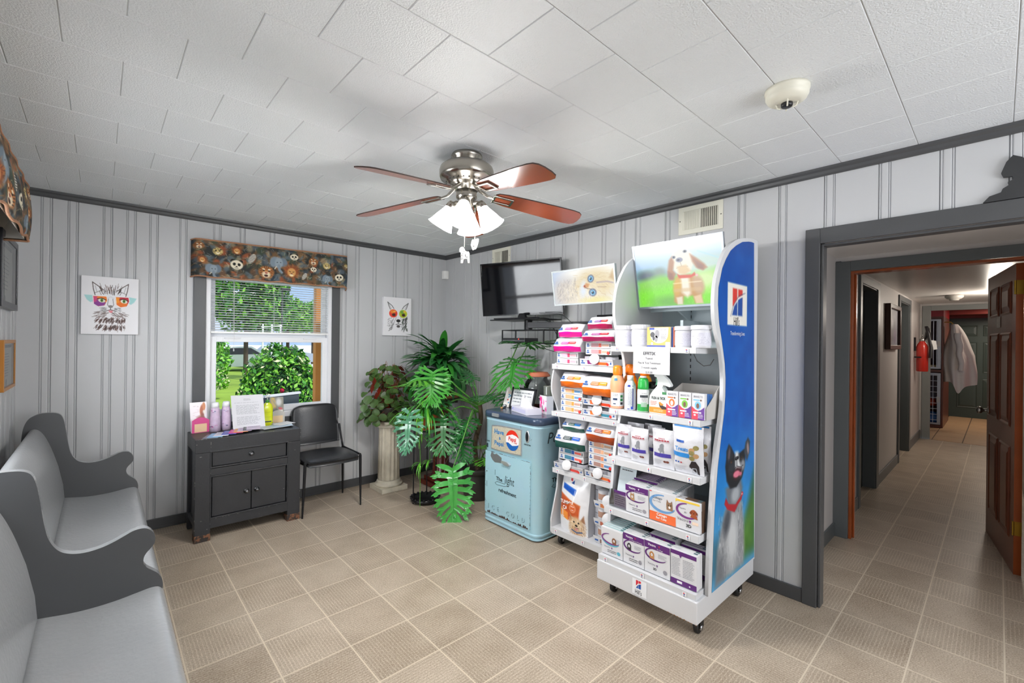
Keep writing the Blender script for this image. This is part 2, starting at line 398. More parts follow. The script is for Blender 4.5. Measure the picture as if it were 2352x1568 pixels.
# wall panelling: grooves and beads as a real profile along the wall
def profile(bands, a, b, wide=.055):
    """list of (u, depth) from a to b (a<b); bands = [(u0,u1)] ascending; depth positive = into the wall"""
    P = [(a, 0)]
    for u0, u1 in bands:
        if u0 <= a+.01 or u1 >= b-.01: continue
        W = u1-u0
        for t, gw, gd in ((0, .0026, .0035), (.17, .0022, .003), (.80, .0022, .003), (1.0, .003, .006)):
            u = u0+t*W; P += [(u-gw, 0), (u-gw*.35, gd), (u+gw*.35, gd), (u+gw, 0)]
            if t == .17: P += [(u+W*.1, -.0012), (u+W*.5, -.0012)]
    P.append((b, 0)); return P
def panel_wall(name, bands, a, b, zr, pt):
    """zr(u)-> list of z ranges ; pt(u, depth, z) -> point"""
    P = profile(sorted(bands), a, b); w = MB()
    for (u0, d0), (u1, d1) in zip(P[:-1], P[1:]):
        dk = 1 if (d0 > .002 and d1 > .002) else 0
        for z0, z1 in zr((u0+u1)/2):
            w.add([pt(u0, d0, z0), pt(u1, d1, z0), pt(u1, d1, z1), pt(u0, d0, z1)], [(0,1,2,3)], dk)
    return w
bandsB = [(-3.248,-3.195),(-3.12,-3.068),(-2.941,-2.89),(-2.813,-2.759),(-2.681,-2.63),(-2.498,-2.451),(-2.275,-2.223),(-2.088,-2.047),(-1.859,-1.817),(-1.626,-1.585),(-1.447,-1.403),(-1.215,-1.169),(-1.083,-1.041),(-.898,-.860),(-.669,-.634),(-.541,-.494),(-.354,-.309),(-.225,-.185)]
WX0, WX1, WZ0, WZ1 = -2.325, -1.305, .80, 2.02
def cut(P, marks):   # insert profile points so hole edges are exact
    return P
bw = MB()
def seg_wall(bands, a, b, zs, pt):
    return panel_wall('', bands, a, b, lambda u: zs, pt)
ptB = lambda u, d, z: (u, d, z)
for a, b, zs in ((XL, WX0, [(0, H)]), (WX0, WX1, [(0, WZ0), (WZ1, H)]), (WX1, 0, [(0, H)])):
    q = seg_wall(bandsB, a, b, zs, ptB); bw.add(q.v, q.f, 0); 
    for i, mm in enumerate(q.m): bw.m[len(bw.m)-len(q.m)+i] = mm
for a, b in (((WX0, 0, WZ0), (WX0-.004, .14, WZ1)), ((WX1, 0, WZ0), (WX1+.004, .14, WZ1)), ((WX0, 0, WZ0-.004), (WX1, .14, WZ0)), ((WX0, 0, WZ1), (WX1, .14, WZ1+.004))): bw.box(a, b)
# outside face of the wall
for a, b in (((XL-.1, .14, -.4), (WX0, .16, 2.8)), ((WX1, .14, -.4), (.2, .16, 2.8)), ((WX0, .14, -.4), (WX1, .16, WZ0)), ((WX0, .14, WZ1), (WX1, .16, 2.8))): bw.box(a, b, 2)
struct(bw.build('wall_back', [wall_m, groove_m, mat('outside_siding', '#c9c4b8', .7)]))

bandsR = [(-.190,-.134),(-.378,-.34),(-.519,-.48),(-.647,-.61),(-.790,-.75),(-1.185,-1.135),(-1.368,-1.328),(-1.495,-1.456),(-1.682,-1.638),(-1.814,-1.774),(-1.994,-1.953),(-2.233,-2.193),(-2.409,-2.370),(-2.542,-2.497),(-2.777,-2.738),(-3.006,-2.965),(-3.276,-3.231),(-3.504,-3.461),(-3.737,-3.688),(-3.971,-3.924),(-4.203,-4.152),(-4.42,-4.375),(-4.65,-4.6),(-4.88,-4.83)]
ptR = lambda u, d, z: (d, u, z)
rw = MB()
for a, b, zs in ((-3.60, 0, [(0, H)]), (-5.1, -3.60, [(2.10, H)]), (YB, -5.1, [(0, H)])):
    q = seg_wall([(x0, x1) for x0, x1 in bandsR], a, b, zs, ptR)
    q.f = [t[::-1] for t in q.f]; o0 = len(rw.m); rw.add(q.v, q.f, 0); rw.m[o0:] = q.m
rw.box((.055, -3.66, 0), (.07, .1, H)); rw.box((.055, -5.2, 2.12), (.07, -3.6, H))
struct(rw.build('wall_right', [wall_m, groove_m]))

# left wall with its own window (mostly beside the camera)
LY0, LY1, LZ0, LZ1 = -2.45, -1.02, .95, 2.0
ptL = lambda u, d, z: (XL-d, u, z)
lw = MB(); bandsL = [(y, y+.05) for y in (-5.9,-5.7,-5.45,-5.2,-5.0,-4.75,-4.5,-4.3,-4.05,-3.8,-3.6,-3.35,-3.1,-2.95,-2.75,-.79,-.6,-.43,-.25,-.12)]
for a, b, zs in ((YB, LY0, [(0, H)]), (LY0, LY1, [(0, LZ0), (LZ1, H)]), (LY1, 0, [(0, H)])):
    q = seg_wall(bandsL, a, b, zs, ptL); o0 = len(lw.m); lw.add(q.v, q.f, 0); lw.m[o0:] = q.m
for a, b in (((XL-.12, LY0-.004, LZ0), (XL, LY0, LZ1)), ((XL-.12, LY1, LZ0), (XL, LY1+.004, LZ1)), ((XL-.12, LY0, LZ0-.004), (XL, LY1, LZ0)), ((XL-.12, LY0, LZ1), (XL, LY1, LZ1+.004))): lw.box(a, b)
for a, b in (((XL-.16, YB, -.4), (XL-.12, LY0, 2.6)), ((XL-.16, LY1, -.4), (XL-.12, .1, 2.6)), ((XL-.16, LY0, -.4), (XL-.12, LY1, LZ0)), ((XL-.16, LY0, LZ1), (XL-.12, LY1, 2.6))): lw.box(a, b)
struct(lw.build('wall_left', [wall_m, groove_m]))
rf = MB(); rf.box((XL-.5, YB-.3, 2.56), (11, .32, 2.66)); struct(rf.build('sun_block_roof', mat('sun_block_grey', '#5a5a5c', .8)))  # unseen slab added over the building to stop sun leaking indoors
fwl = MB()
for a, b in (((XL-.1, YB-.1, 0), (-2.2, YB, H)), ((-.2, YB-.1, 0), (.1, YB, H)), ((-2.2, YB-.1, 0), (-.2, YB, .8)), ((-2.2, YB-.1, 2.2), (-.2, YB, H))): fwl.box(a, b)
fwl.box((-3.6, YB-2.2, 2.42), (2.4, YB-.1, 2.5))  # unseen awning slab added outside to keep the sun out of the front opening
struct(fwl.build('wall_front', wall_m))

# crown moulding and baseboards
def crown(name, a, b, side):
    prof = [(0, 0), (.0, -.046), (.006, -.046), (.012, -.036), (.016, -.022), (.024, -.012), (.026, 0)]
    q = MB()
    if side == 'back': q.prism(prof, (a, 0, H), (0, -1, 0), (0, 0, 1), (b-a, 0, 0))
    elif side == 'right': q.prism(prof, (0, a, H), (-1, 0, 0), (0, 0, 1), (0, b-a, 0))
    else: q.prism(prof, (XL, a, H), (1, 0, 0), (0, 0, 1), (0, b-a, 0))
    struct(q.build(name, trim_m))
crown('trim_1', XL, 0, 'back'); crown('trim_2', YB, 0, 'right'); crown('trim_3', YB, 0, 'left')
bb = MB(); bb.box((XL, -.014, 0), (0, 0, .078)).box((XL, -.018, 0), (0, -.014, .02)); struct(bb.build('baseboard_back', trim_m, bevel=.003))
bb = MB(); bb.box((-.014, -3.604, 0), (0, 0, .078)); struct(bb.build('baseboard_right', trim_m, bevel=.003))
bb = MB(); bb.box((XL, YB, 0), (XL+.014, 0, .078)); struct(bb.build('baseboard_left', trim_m, bevel=.003))

# ---- back window
wn = MB()
wn.box((-2.405, -.02, .74), (-2.322, 0, 2.06)); wn.box((-1.312, -.02, .74), (-1.238, 0, 2.06)); wn.box((-2.322, -.02, 2.0), (-1.312, 0, 2.08)); 
wn.box((-2.405, -.018, .70), (-1.238, 0, .765))
win = struct(wn.build('window_1', trim_m, bevel=.002)); WL[win.name] = Vector((0,0,0))
fr = MB()
x0, x1 = -2.322, -1.308
fr.box((x0, -.004, .765), (x0+.035, .10, 2.01)); fr.box((x1-.035, -.004, .765), (x1, .10, 2.01)); fr.box((x0, -.012, .762), (x1, .10, .815)); fr.box((x0, 0, 1.99), (x1, .1, 2.01))
fr.box((x0+.03, .012, .81), (x0+.04, .02, 1.99)); fr.box((x1-.04, .012, .81), (x1-.03, .02, 1.99))
fr.build('window_frame', white_trim, win, bevel=.003)
s1 = MB()   # lower sash
a, b = x0+.035, x1-.035
s1.box((a, .02, .815), (a+.045, .055, 1.475)); s1.box((b-.045, .02, .815), (b, .055, 1.475)); s1.box((a, .02, .815), (b, .055, .868)); s1.box((a, .02, 1.428), (b, .055, 1.475)); s1.box((a+.1, .008, 1.455), (a+.22, .02, 1.468)); s1.box((b-.22, .008, 1.455), (b-.1, .02, 1.468))
sash = s1.build('lower_sash', white_trim, win, bevel=.003)
s2 = MB()
s2.box((a, .06, 1.45), (a+.04, .09, 1.99)); s2.box((b-.04, .06, 1.45), (b, .09, 1.99)); s2.box((a, .06, 1.45), (b, .09, 1.515)); s2.box((a, .06, 1.95), (b, .09, 1.99))
sash2 = s2.build('upper_sash', white_trim, win, bevel=.003)
gm = glass_mat('window_glass', ior=1.12)
g = MB(); g.add([(a+.04, .04, .86), (b-.04, .04, .86), (b-.04, .04, 1.43), (a+.04, .04, 1.43)], [(0,1,2,3)]); g.build('pane', gm, sash)
g = MB(); g.add([(a+.035, .075, 1.51), (b-.035, .075, 1.51), (b-.035, .075, 1.96), (a+.035, .075, 1.96)], [(0,1,2,3)]); g.build('pane', gm, sash2)
# ---- left window
wn = MB()
wn.box((XL, LY0-.08, LZ0-.08), (XL+.02, LY0, LZ1+.08)); wn.box((XL, LY1, LZ0-.08), (XL+.02, LY1+.08, LZ1+.08)); wn.box((XL, LY0, LZ0-.08), (XL+.02, LY1, LZ0)); wn.box((XL, LY0, LZ1), (XL+.02, LY1, LZ1+.08))
w2 = struct(wn.build('window_2', trim_m, bevel=.002)); WL[w2.name] = Vector((0,0,0))
fr = MB()
for p, q in (((XL-.1, LY0, LZ0), (XL-.02, LY0+.05, LZ1)), ((XL-.1, LY1-.05, LZ0), (XL-.02, LY1, LZ1)), ((XL-.1, LY0, LZ0), (XL-.02, LY1, LZ0+.06)), ((XL-.1, LY0, LZ1-.05), (XL-.02, LY1, LZ1)), ((XL-.1, LY0, 1.45), (XL-.03, LY1, 1.5))): fr.box(p, q)
fr.build('window_frame', white_trim, w2)

# blinds
SLAT = translucent_mat('blind_slat_white', '#fafafa')
def blind(name, label, P0, P1, z0, z1, n, nrm, drop):
    P0, P1, nrm = Vector(P0), Vector(P1), Vector(nrm)
    t = thing(name, label, 'blinds', tuple(P0)); sl = MB(); bmat = mat('blind_white', '#f0f0ee', .4); smat = SLAT
    d = (P1-P0).normalized(); dz = (z1-z0)/n
    for i in range(n):
        z = z0+dz*(i+.6); h = nrm*.0125; A, B = P0.copy(), P1.copy(); A.z = B.z = z; tl = Vector((0, 0, .0035))
        mid = Vector((0, 0, .0016))
        v = [A-h-tl, B-h-tl, B+mid, A+mid, B+h+tl, A+h+tl]; th = Vector((0, 0, .0008))
        v2 = [p+th for p in v]
        sl.add(v+v2, [(0,3,2,1), (3,5,4,2), (6,7,8,9), (9,8,10,11), (0,1,7,6), (5,11,10,4)], 0)
    sl.build('slats', smat, t)
    for z in (z0-.006, z1+.012):
        r = MB(); A, B = P0.copy(), P1.copy(); hh = nrm*.013; k = .008 if z < z1 else .016
        r.hexa([A-hh+Vector((0,0,z-k)), B-hh+Vector((0,0,z-k)), B+hh+Vector((0,0,z-k)), A+hh+Vector((0,0,z-k)), A-hh+Vector((0,0,z+k)), B-hh+Vector((0,0,z+k)), B+hh+Vector((0,0,z+k)), A+hh+Vector((0,0,z+k))]); r.build('bottom_rail' if z < z1 else 'head_rail', bmat, t)
    L = (P1-P0).length
    for q in (.17, .5, .86):
        cdm = MB()
        for sgn in (-1, 1):
            p = P0+d*L*q+nrm*.013*sgn; cdm.tube([(p.x, p.y, z0), (p.x, p.y, z1)], .0009, 4)
        cdm.build('ladder_cord', mat('cord_white', '#dcdcda', .6), t)
    cdm = MB(); p = P0+d*L*.17-nrm*.02; cdm.tube([(p.x, p.y, z1), (p.x+.003, p.y, drop+.15), (p.x, p.y, drop)], .0013, 5); cdm.lathe([(0, 0), (.005, .003), (.004, .02), (0, .024)], (p.x, p.y, drop-.02), 8)
    cdm.build('pull_cord', mat('cord_white', '#dcdcda', .6), t)
    return t
blind('window_blind', 'white slatted blind half lowered over the window between the grey casings', (-2.285, .006, 0), (-1.345, .006, 0), 1.515, 1.965, 22, (0, 1, 0), 1.37)
blind('window_blind', 'white slatted blind on the left wall window under the animal print valance', (XL-.014, -2.42, 0), (XL-.014, -1.05, 0), 1.2, 1.96, 34, (-1, 0, 0), 1.1)

# ---- cased opening in the right wall
d1 = MB()
d1.box((-.018, -3.674, 0), (0, -3.604, 2.106)); d1.box((-.018, -5.0, 2.02), (0, -3.674, 2.106))
d1.box((0, -3.688, 0), (.072, -3.674, 2.02)); d1.box((0, -5.0, 2.006), (.072, -3.674, 2.02)); d1.box((.072, -3.674, 0), (.09, -3.604, 2.1))
struct(d1.build('door_1', trim_m, bevel=.003))
hw = MB()    # corridor walls
hw.box((.07, -3.494, 0), (2.06, -3.40, 2.13)); hw.box((3.02, -3.494, 0), (4.38, -3.40, 2.13)); hw.box((5.45, -3.494, 0), (6.70, -3.40, 2.13))
hw.box((2.06, -3.494, 2.06), (3.02, -3.40, 2.13)); hw.box((4.38, -3.494, 2.06), (5.45, -3.40, 2.13))
struct(hw.build('wall_corridor_left', hall_wall))
hw = MB(); hw.box((.07, -5.1, 0), (1.22, -5.0, 2.13)); hw.box((1.30, -4.62, 0), (6.7, -4.52, 2.13)); hw.box((1.21, -5.0, 0), (1.30, -4.52, 2.13))
struct(hw.build('wall_corridor_right', hall_wall))
hw = MB(); hw.box((1.225, -3.56, 2.085), (1.31, -3.40, 2.13)); hw.box((1.225, -5.0, 2.085), (1.31, -3.5, 2.13)); struct(hw.build('wall_corridor_lintel', hall_wall))
hw = MB(); hw.box((.07, -5.0, 2.13), (6.7, -3.40, 2.16)); struct(hw.build('ceiling_corridor', mat('corridor_ceiling_paint', '#e6e2df', .32, var=.03, vscale=1.5, bump=.05, bscale=8)))
bb = MB(); bb.box((.07, -3.508, 0), (1.222, -3.494, .10)); bb.box((1.31, -3.508, 0), (2.05, -3.494, .11)); bb.box((3.03, -3.508, 0), (4.37, -3.494, .11)); bb.box((5.46, -3.508, 0), (6.69, -3.494, .13))
struct(bb.build('baseboard_corridor', hall_trim, bevel=.003))
wood_m = mat('stained_wood_orange', '#9a4a1d', .32, var=.35, vscale=7, coat=.3)
d2 = MB(); d2.box((1.205, -3.586, 0), (1.228, -3.494, 2.094)); d2.box((1.205, -4.52, 2.02), (1.228, -3.586, 2.094)); d2.box((1.205, -4.60, 0), (1.228, -4.47, 2.094))
d2.box((1.205, -3.53, 2.094), (1.24, -3.494, 2.1))
dd2 = struct(d2.build('door_2', hall_trim, bevel=.003)); WL[dd2.name] = Vector((0,0,0))
j = MB(); j.box((1.228, -3.604, 0), (1.33, -3.586, 2.02)); j.box((1.228, -4.47, 2.002), (1.33, -3.586, 2.02)); j.box((1.228, -4.488, 0), (1.33, -4.47, 2.02)); j.box((1.27, -3.616, 0), (1.30, -3.604, 2.0))
j.build('wooden_jamb', wood_m, dd2, bevel=.002)
# open six-panel door
DL = Vector((1.395, -4.455, 0)); dv = Vector((.87, .135, 0)).normalized(); dn = Vector((-dv.y, dv.x, 0))
def six_panel(mb, O, U, N, W, Ht, m=0, th=.035, seg=1):
    mb.hexa([O, O+U*W, O+U*W+N*th, O+N*th, O+Vector((0,0,Ht)), O+U*W+Vector((0,0,Ht)), O+U*W+N*th+Vector((0,0,Ht)), O+N*th+Vector((0,0,Ht))], m)
    for (z0, z1) in ((.2, .80), (.93, 1.56), (1.68, 1.90)):
        for (a, b) in ((.13, .46), (.54, .87)):
            for face in (0, 1):
                off = th if face else 0; sg = 1 if face else -1
                fr_ = .022
                def P(u, z, d): return O+U*W*u+N*(off+sg*d)+Vector((0, 0, z))
                ua, ub = a, b; du = fr_/W
                o = [P(ua, z0, .0005), P(ub, z0, .0005), P(ub, z1, .0005), P(ua, z1, .0005)]
                i1 = [P(ua+du*.5, z0+fr_*.5, .007), P(ub-du*.5, z0+fr_*.5, .007), P(ub-du*.5, z1-fr_*.5, .007), P(ua+du*.5, z1-fr_*.5, .007)]
                i2 = [P(ua+du, z0+fr_, .0008), P(ub-du, z0+fr_, .0008), P(ub-du, z1-fr_, .0008), P(ua+du, z1-fr_, .0008)]
                i3 = [P(ua+du*2.6, z0+fr_*2.6, .008), P(ub-du*2.6, z0+fr_*2.6, .008), P(ub-du*2.6, z1-fr_*2.6, .008), P(ua+du*2.6, z1-fr_*2.6, .008)]
                fs = []
                for r_ in range(3):
                    for e in range(4): fs.append((r_*4+e, r_*4+(e+1) % 4, (r_+1)*4+(e+1) % 4, (r_+1)*4+e))
                fs.append((12, 13, 14, 15))
                if not face: fs = [t[::-1] for t in fs]
                mb.add(o+i1+i2+i3, fs, m)
dk = mat('door_wood_dark_brown', '#71371d', .35, var=.35, vscale=5, coat=.25)
d3 = MB(); six_panel(d3, DL, dv, dn, .87, 2.0)
door = struct(d3.build('door_3', dk)); WL[door.name] = Vector((0,0,0))
h = MB(); 
for zz in (.25, 1.80): 
    q = DL-dv*.002; h.hexa([q+dn*a+dv*b+Vector((0,0,zz+c_)) for c_ in (0, .09) for a, b in ((.0,-.002), (.033,-.002), (.033,.0), (.0, .0))])
    h.tube([q+dn*.038+Vector((0,0,zz)), q+dn*.038+Vector((0,0,zz+.09))], .006, 8)
h.build('hinge', mat('brass', '#b59238', .3, metal=.9), door)
ed = MB(); q = DL; ed.hexa([q-dv*.0015+Vector((0,0,.0)), q+Vector((0,0,0)), q+dn*.035+Vector((0,0,0)), q-dv*.0015+dn*.035, q-dv*.0015+Vector((0,0,2.0)), q+Vector((0,0,2.0)), q+dn*.035+Vector((0,0,2.0)), q-dv*.0015+dn*.035+Vector((0,0,2.0))])
ed.build('hinge_edge', wood_m, door)
kn = MB()
for sg, off in ((1, .035), (-1, 0)):
    ax = dn*sg; Mx = ax.to_track_quat('Z', 'Y').to_matrix().to_4x4(); o_ = DL+dv*.81+dn*off+Vector((0,0,.96))
    kn.lathe([(.032, 0), (.032, .004), (.012, .008), (.011, .03), (.024, .038), (.029, .052), (.022, .064), (0, .068)], tuple(o_), 20, M=Mx)
kn.build('door_knob', mat('brushed_nickel', '#b6b3ae', .28, metal=1), door)
sg_ = MB(); o_ = DL+dv*.42+dn*.037+Vector((0,0,1.60)); sg_.hexa([o_+dv*a+dn*b+Vector((0,0,c_)) for c_ in (0, .08) for a, b in ((0,0), (.11,0), (.11,.001), (0,.001))]); sg_.build('paper_note', C('#d8d2c8'), door)

# corridor side doors (closed, recessed)
def side_door(n, xa, xb):
    q = MB(); q.box((xa-.01, -3.512, 0), (xa+.07, -3.494, 2.10)); q.box((xb-.12, -3.512, 0), (xb, -3.494, 2.10)); q.box((xa, -3.512, 2.03), (xb, -3.494, 2.10))
    q.box((xa+.06, -3.5, 0), (xa+.075, -3.38, 2.04)); q.box((xb-.135, -3.5, 0), (xb-.12, -3.38, 2.04)); q.box((xa+.06, -3.5, 2.02), (xb-.12, -3.38, 2.035))
    d = struct(q.build(n, hall_trim, bevel=.002)); WL[d.name] = Vector((0,0,0))
    s = MB(); six_panel(s, Vector((xa+.075, -3.40, 0)), Vector((1,0,0)), Vector((0,1,0)), xb-xa-.21, 2.02); s.build('door_slab', mat('green_grey_door', '#4d5550', .4, var=.06), d)
side_door('door_4', 2.06, 3.02); side_door('door_5', 4.38, 5.45)
# far end wall with opening into kennel room
ew = MB(); ew.box((6.69, -3.60, 0), (6.76, -3.30, 2.16)); ew.box((6.69, -4.62, 2.03), (6.76, -3.60, 2.16)); struct(ew.build('wall_corridor_end', hall_wall))
ec = MB(); ec.box((6.672, -3.62, 0), (6.69, -3.52, 2.10)); ec.box((6.672, -4.52, 2.02), (6.69, -3.62, 2.10)); struct(ec.build('door_6', mat('corridor_casing_light', '#8d9190', .4), bevel=.003))
kr = MB(); red = 1
kr.box((10.30, -5.4, 0), (10.4, -2.8, 2.5)); kr.box((6.76, -2.85, 0), (10.4, -2.8, 2.5)); kr.box((6.76, -5.4, 0), (10.4, -5.3, 2.5)); kr.box((6.70, -5.4, 2.3), (10.4, -2.8, 2.35), 1)
kr.box((9.6, -5.3, 2.10), (10.3, -2.85, 2.28), 2)
struct(kr.build('wall_kennel_room', [mat('kennel_wall_red', '#8a2f24', .5), hall_wall, mat('red_soffit', '#7d2a20', .5)]))
gd = MB(); six_panel(gd, Vector((10.262, -4.55, 0)), Vector((0, 1, 0)), Vector((1, 0, 0)), .92, 2.05)
struct(gd.build('door_7', mat('dark_green_door', '#3b4742', .45, var=.06)))
# ================================================================ PEW
pew_m = mat('pew_paint_silver_grey', '#a0a2a4', .30, var=.05, vscale=5, bump=.22, bscale=55, spec=.6, coat=.35)
pew_d = mat('pew_paint_charcoal', '#48494b', .42, var=.06, vscale=5, bump=.05, bscale=30)
pew_e = mat('pew_panel_edge_highlight', '#8f9193', .25, var=.05, coat=.4)  # lighter edge colour paints in the lamp highlights; low roughness adds gloss
pw = thing('pew_bench', 'long grey church pew with scrolled charcoal arm panels against the left wall', 'bench', (-3.0, -2.0, 0))
PAN = [(-3.272,.0),(-3.29,.40),(-3.30,.75),(-3.295,.84),(-3.286,.905),(-3.266,.95),(-3.235,.972),(-3.205,.98),(-3.165,.979),(-3.142,.973),(-3.126,.96),(-3.116,.935),(-3.109,.90),(-3.102,.85),(-3.096,.80),(-3.090,.76),(-3.082,.72),(-3.066,.682),(-3.045,.656),(-3.014,.641),(-2.98,.636),(-2.941,.64),(-2.905,.651),(-2.868,.668),(-2.845,.679),(-2.821,.683),(-2.80,.678),(-2.782,.66),(-2.773,.635),(-2.775,.612),(-2.787,.594),(-2.801,.578),(-2.809,.561),(-2.809,.54),(-2.80,.52),(-2.782,.502),(-2.764,.484),(-2.751,.46),(-2.746,.43),(-2.752,.40),(-2.77,.37),(-2.775,.30),(-2.76,.12),(-2.75,0)]
for ya in (-.335, -2.0, -3.75):
    p = MB(); p.smooth_prism([(x, z) for x, z in PAN], (0, ya, 0), (1, 0, 0), (0, 0, 1), (0, .036, 0), 0, 1); p.build('arm_panel', [pew_d, pew_e], pw)
seatp = [(-3.115,.435),(-3.0,.418),(-2.9,.418),(-2.82,.428),(-2.785,.432),(-2.762,.428),(-2.748,.414),(-2.742,.395),(-2.748,.375),(-2.77,.372),(-2.79,.385),(-2.9,.385),(-3.0,.385),(-3.115,.40)]
backp = [(-3.105,.42),(-3.113,.52),(-3.135,.64),(-3.165,.75),(-3.196,.835),(-3.222,.875),(-3.245,.885),(-3.262,.875),(-3.262,.85),(-3.235,.78),(-3.20,.68),(-3.165,.56),(-3.145,.46),(-3.14,.42)]
for (y0, y1) in ((-3.74, -.31),):
    s_ = MB(); s_.smooth_prism(seatp, (0, y0, 0), (1, 0, 0), (0, 0, 1), (0, y1-y0, 0)); s_.build('seat', pew_m, pw)
    s_ = MB(); s_.smooth_prism(backp, (0, y0, 0), (1, 0, 0), (0, 0, 1), (0, y1-y0, 0)); s_.build('backrest', pew_m, pw)
s_ = MB(); s_.box((-2.80, -3.74, .30), (-2.775, -.31, .385)); s_.build('apron', pew_d, pw, bevel=.004)

# ================================================================ CABINET (local frame: x along the front, y depth)
blk = mat('distressed_black_wood', '#27282b', .45, var=.25, vscale=9, bump=.08, bscale=60)
def wear_mat():
    m = mat('rusty_worn_feet', '#2c2724', .6, var=.3, vscale=30, bump=.3, bscale=90)
    nt = m.node_tree; n = nt.nodes; L = nt.links; b = n['Principled BSDF']; tc = n.new('ShaderNodeTexCoord'); v = n.new('ShaderNodeTexNoise'); v.inputs['Scale'].default_value = 45
    cr = n.new('ShaderNodeValToRGB'); cr.color_ramp.elements[0].position = .45; cr.color_ramp.elements[0].color = (.025, .02, .018, 1); cr.color_ramp.elements[1].position = .62; cr.color_ramp.elements[1].color = (.22, .09, .04, 1)
    L.new(tc.outputs['Object'], v.inputs['Vector']); L.new(v.outputs['Fac'], cr.inputs[0]); L.new(cr.outputs[0], b.inputs['Base Color']); return m
worn = wear_mat()
cb = thing('cabinet', 'distressed black wooden cabinet with one drawer and two doors under the window', 'cabinet', (-2.095, -.32, 0))
q = MB(); zf = .735; A, B_, F, K = -2.448, -1.742, -.510, -.125
for x0 in (A, B_-.095):
    q.box((x0, F, .05), (x0+.095, F+.085, zf-.10)); q.box((x0, K-.05, 0), (x0+.05 if x0 == A else x0+.095, K, zf-.10))
q.box((A, F, zf-.10), (B_, F+.06, zf)); q.box((A+.09, F+.001, .085), (B_-.09, F+.03, .155))
q.box((A+.09, F+.004, .462), (B_-.09, F+.03, .515)); q.box((A, F+.05, zf-.03), (B_, K, zf)); q.box((A, F+.05, zf-.10), (A+.02, K, zf-.02)); q.box((B_-.02, F+.05, zf-.10), (B_, K, zf-.02))
q.box((A+.02, F+.07, .12), (A+.035, K, zf-.08)); q.box((B_-.035, F+.07, .12), (B_-.02, K, zf-.08)); q.box((A+.03, K-.015, .1), (B_-.03, K, zf-.05)); q.box((A+.03, F+.03, .12), (B_-.03, K, .135))
q.box((A+.005, F+.08, .09), (A+.03, K-.05, .13))
q.build('carcass', blk, cb, bevel=.003)
for x0 in (A, B_-.095): q = MB(); q.box((x0-.001, F-.001, 0), (x0+.096, F+.086, .052)); q.build('worn_foot', worn, cb, bevel=.003)
def framed(name, x0, x1, z0, z1, knobs, mould=True):
    q = MB(); q.box((x0, F+.010, z0), (x1, F+.028, z1))
    o = q.build(name, blk, cb, bevel=.003)
    for kx, kz in knobs:
        kq = MB(); Mx = Matrix.Rotation(pi/2, 4, 'X'); kq.lathe([(.018, -.001), (.019, .004), (.012, .007), (.008, .014), (.012, .018), (.014, .024), (.010, .031), (0, .033)], (kx, F+.010, kz), 20, M=Mx)
        kq.build('knob', mat('pewter_knob', '#77787a', .3, metal=1), o, )
    return o
framed('drawer', A+.105, B_-.105, .530, .632, [(-2.093, .586)])
framed('door', A+.105, -2.0925, .166, .452, [(-2.123, .307)]); framed('door', -2.0885, B_-.105, .166, .452, [(-2.054, .307)])
q = MB()
for z0, z1 in ((.518, .644), (.153, .465)):
    x0, x1 = A+.09, B_-.09
    for a_, b_ in (((x0, z0), (x1, z0+.011)), ((x0, z1-.011), (x1, z1)), ((x0, z0), (x0+.011, z1)), ((x1-.011, z0), (x1, z1))):
        q.box((a_[0], F-.004, a_[1]), (b_[0], F+.02, b_[1]))
q.build('moulding', blk, cb, bevel=.003)
for zz in (.20, .385): q = MB(); q.tube([(B_-.101, F+.002, zz), (B_-.101, F+.002, zz+.045)], .0045, 8); q.build('hinge', mat('dark_hinge', '#3a3b40', .35, metal=.8), cb)
q = MB(); rr = random.Random(3)
for _ in range(70):
    x = rr.uniform(A+.003, B_-.003); z = rr.choice([zf-.101, .0855, .152, zf-.002, rr.uniform(.1, zf)]); wdt = rr.uniform(.0008, .003)
    q.box((x, F-.0006, z), (x+wdt*rr.uniform(1, 5), F+.0004, z+wdt*.7))
for _ in range(40):
    z = rr.uniform(.06, zf); x = rr.choice([A-.0003, B_-.0010, A+.0945]); q.box((x, F-.0006, z), (x+.0013, F+.001, z+rr.uniform(.002, .012)))
q.build('chipped_paint', C('#b9b5aa', .7), cb)

# ================================================================ CHAIR
lea = mat('black_vinyl', '#2c2d30', .33, var=.06, bump=.1, bscale=120, spec=.55); met = mat('black_metal_frame', '#1b1b1e', .38, metal=.3)
ch = thing('side_chair', 'black vinyl visitor chair with thin metal legs right of the cabinet', 'chair', (-1.47, -.33, 0))
def cushion(nx, ny, fn, mb, m=0):
    vs = [fn(i/(nx-1), j/(ny-1)) for j in range(ny) for i in range(nx)]
    mb.add(vs, [(j*nx+i, j*nx+i+1, (j+1)*nx+i+1, (j+1)*nx+i) for j in range(ny-1) for i in range(nx-1)], m, True)
def rounded_slab(fn_top, fn_bot, n=14, m=14):   # closed pad between two height fields sharing an outline
    q = MB(); cushion(n, m, fn_top, q); cushion(n, m, fn_bot, q)
    top = len(q.v)//2; rim = [i for i in range(n)] + [j*n+n-1 for j in range(1, m)] + [(m-1)*n+i for i in range(n-2, -1, -1)] + [j*n for j in range(m-2, 0, -1)]
    q.add([], [], 0); o = 0
    for a, b in zip(rim, rim[1:]+rim[:1]): q.f.append((a, b, b+top, a+top)); q.m.append(0); q.s.append(True)
    k = (n-1)*(m-1); q.f[k:2*k] = [t[::-1] for t in q.f[k:2*k]]
    return q
sx0, sx1, sy0, sy1 = -1.712, -1.235, -.575, -.11
def rsq(u, v, r=.12):
    a, b = 2*u-1, 2*v-1; kx = a*math.sqrt(max(0, 1-.5*b*b*r*4)); ky = b*math.sqrt(max(0, 1-.5*a*a*r*4)); return kx, ky
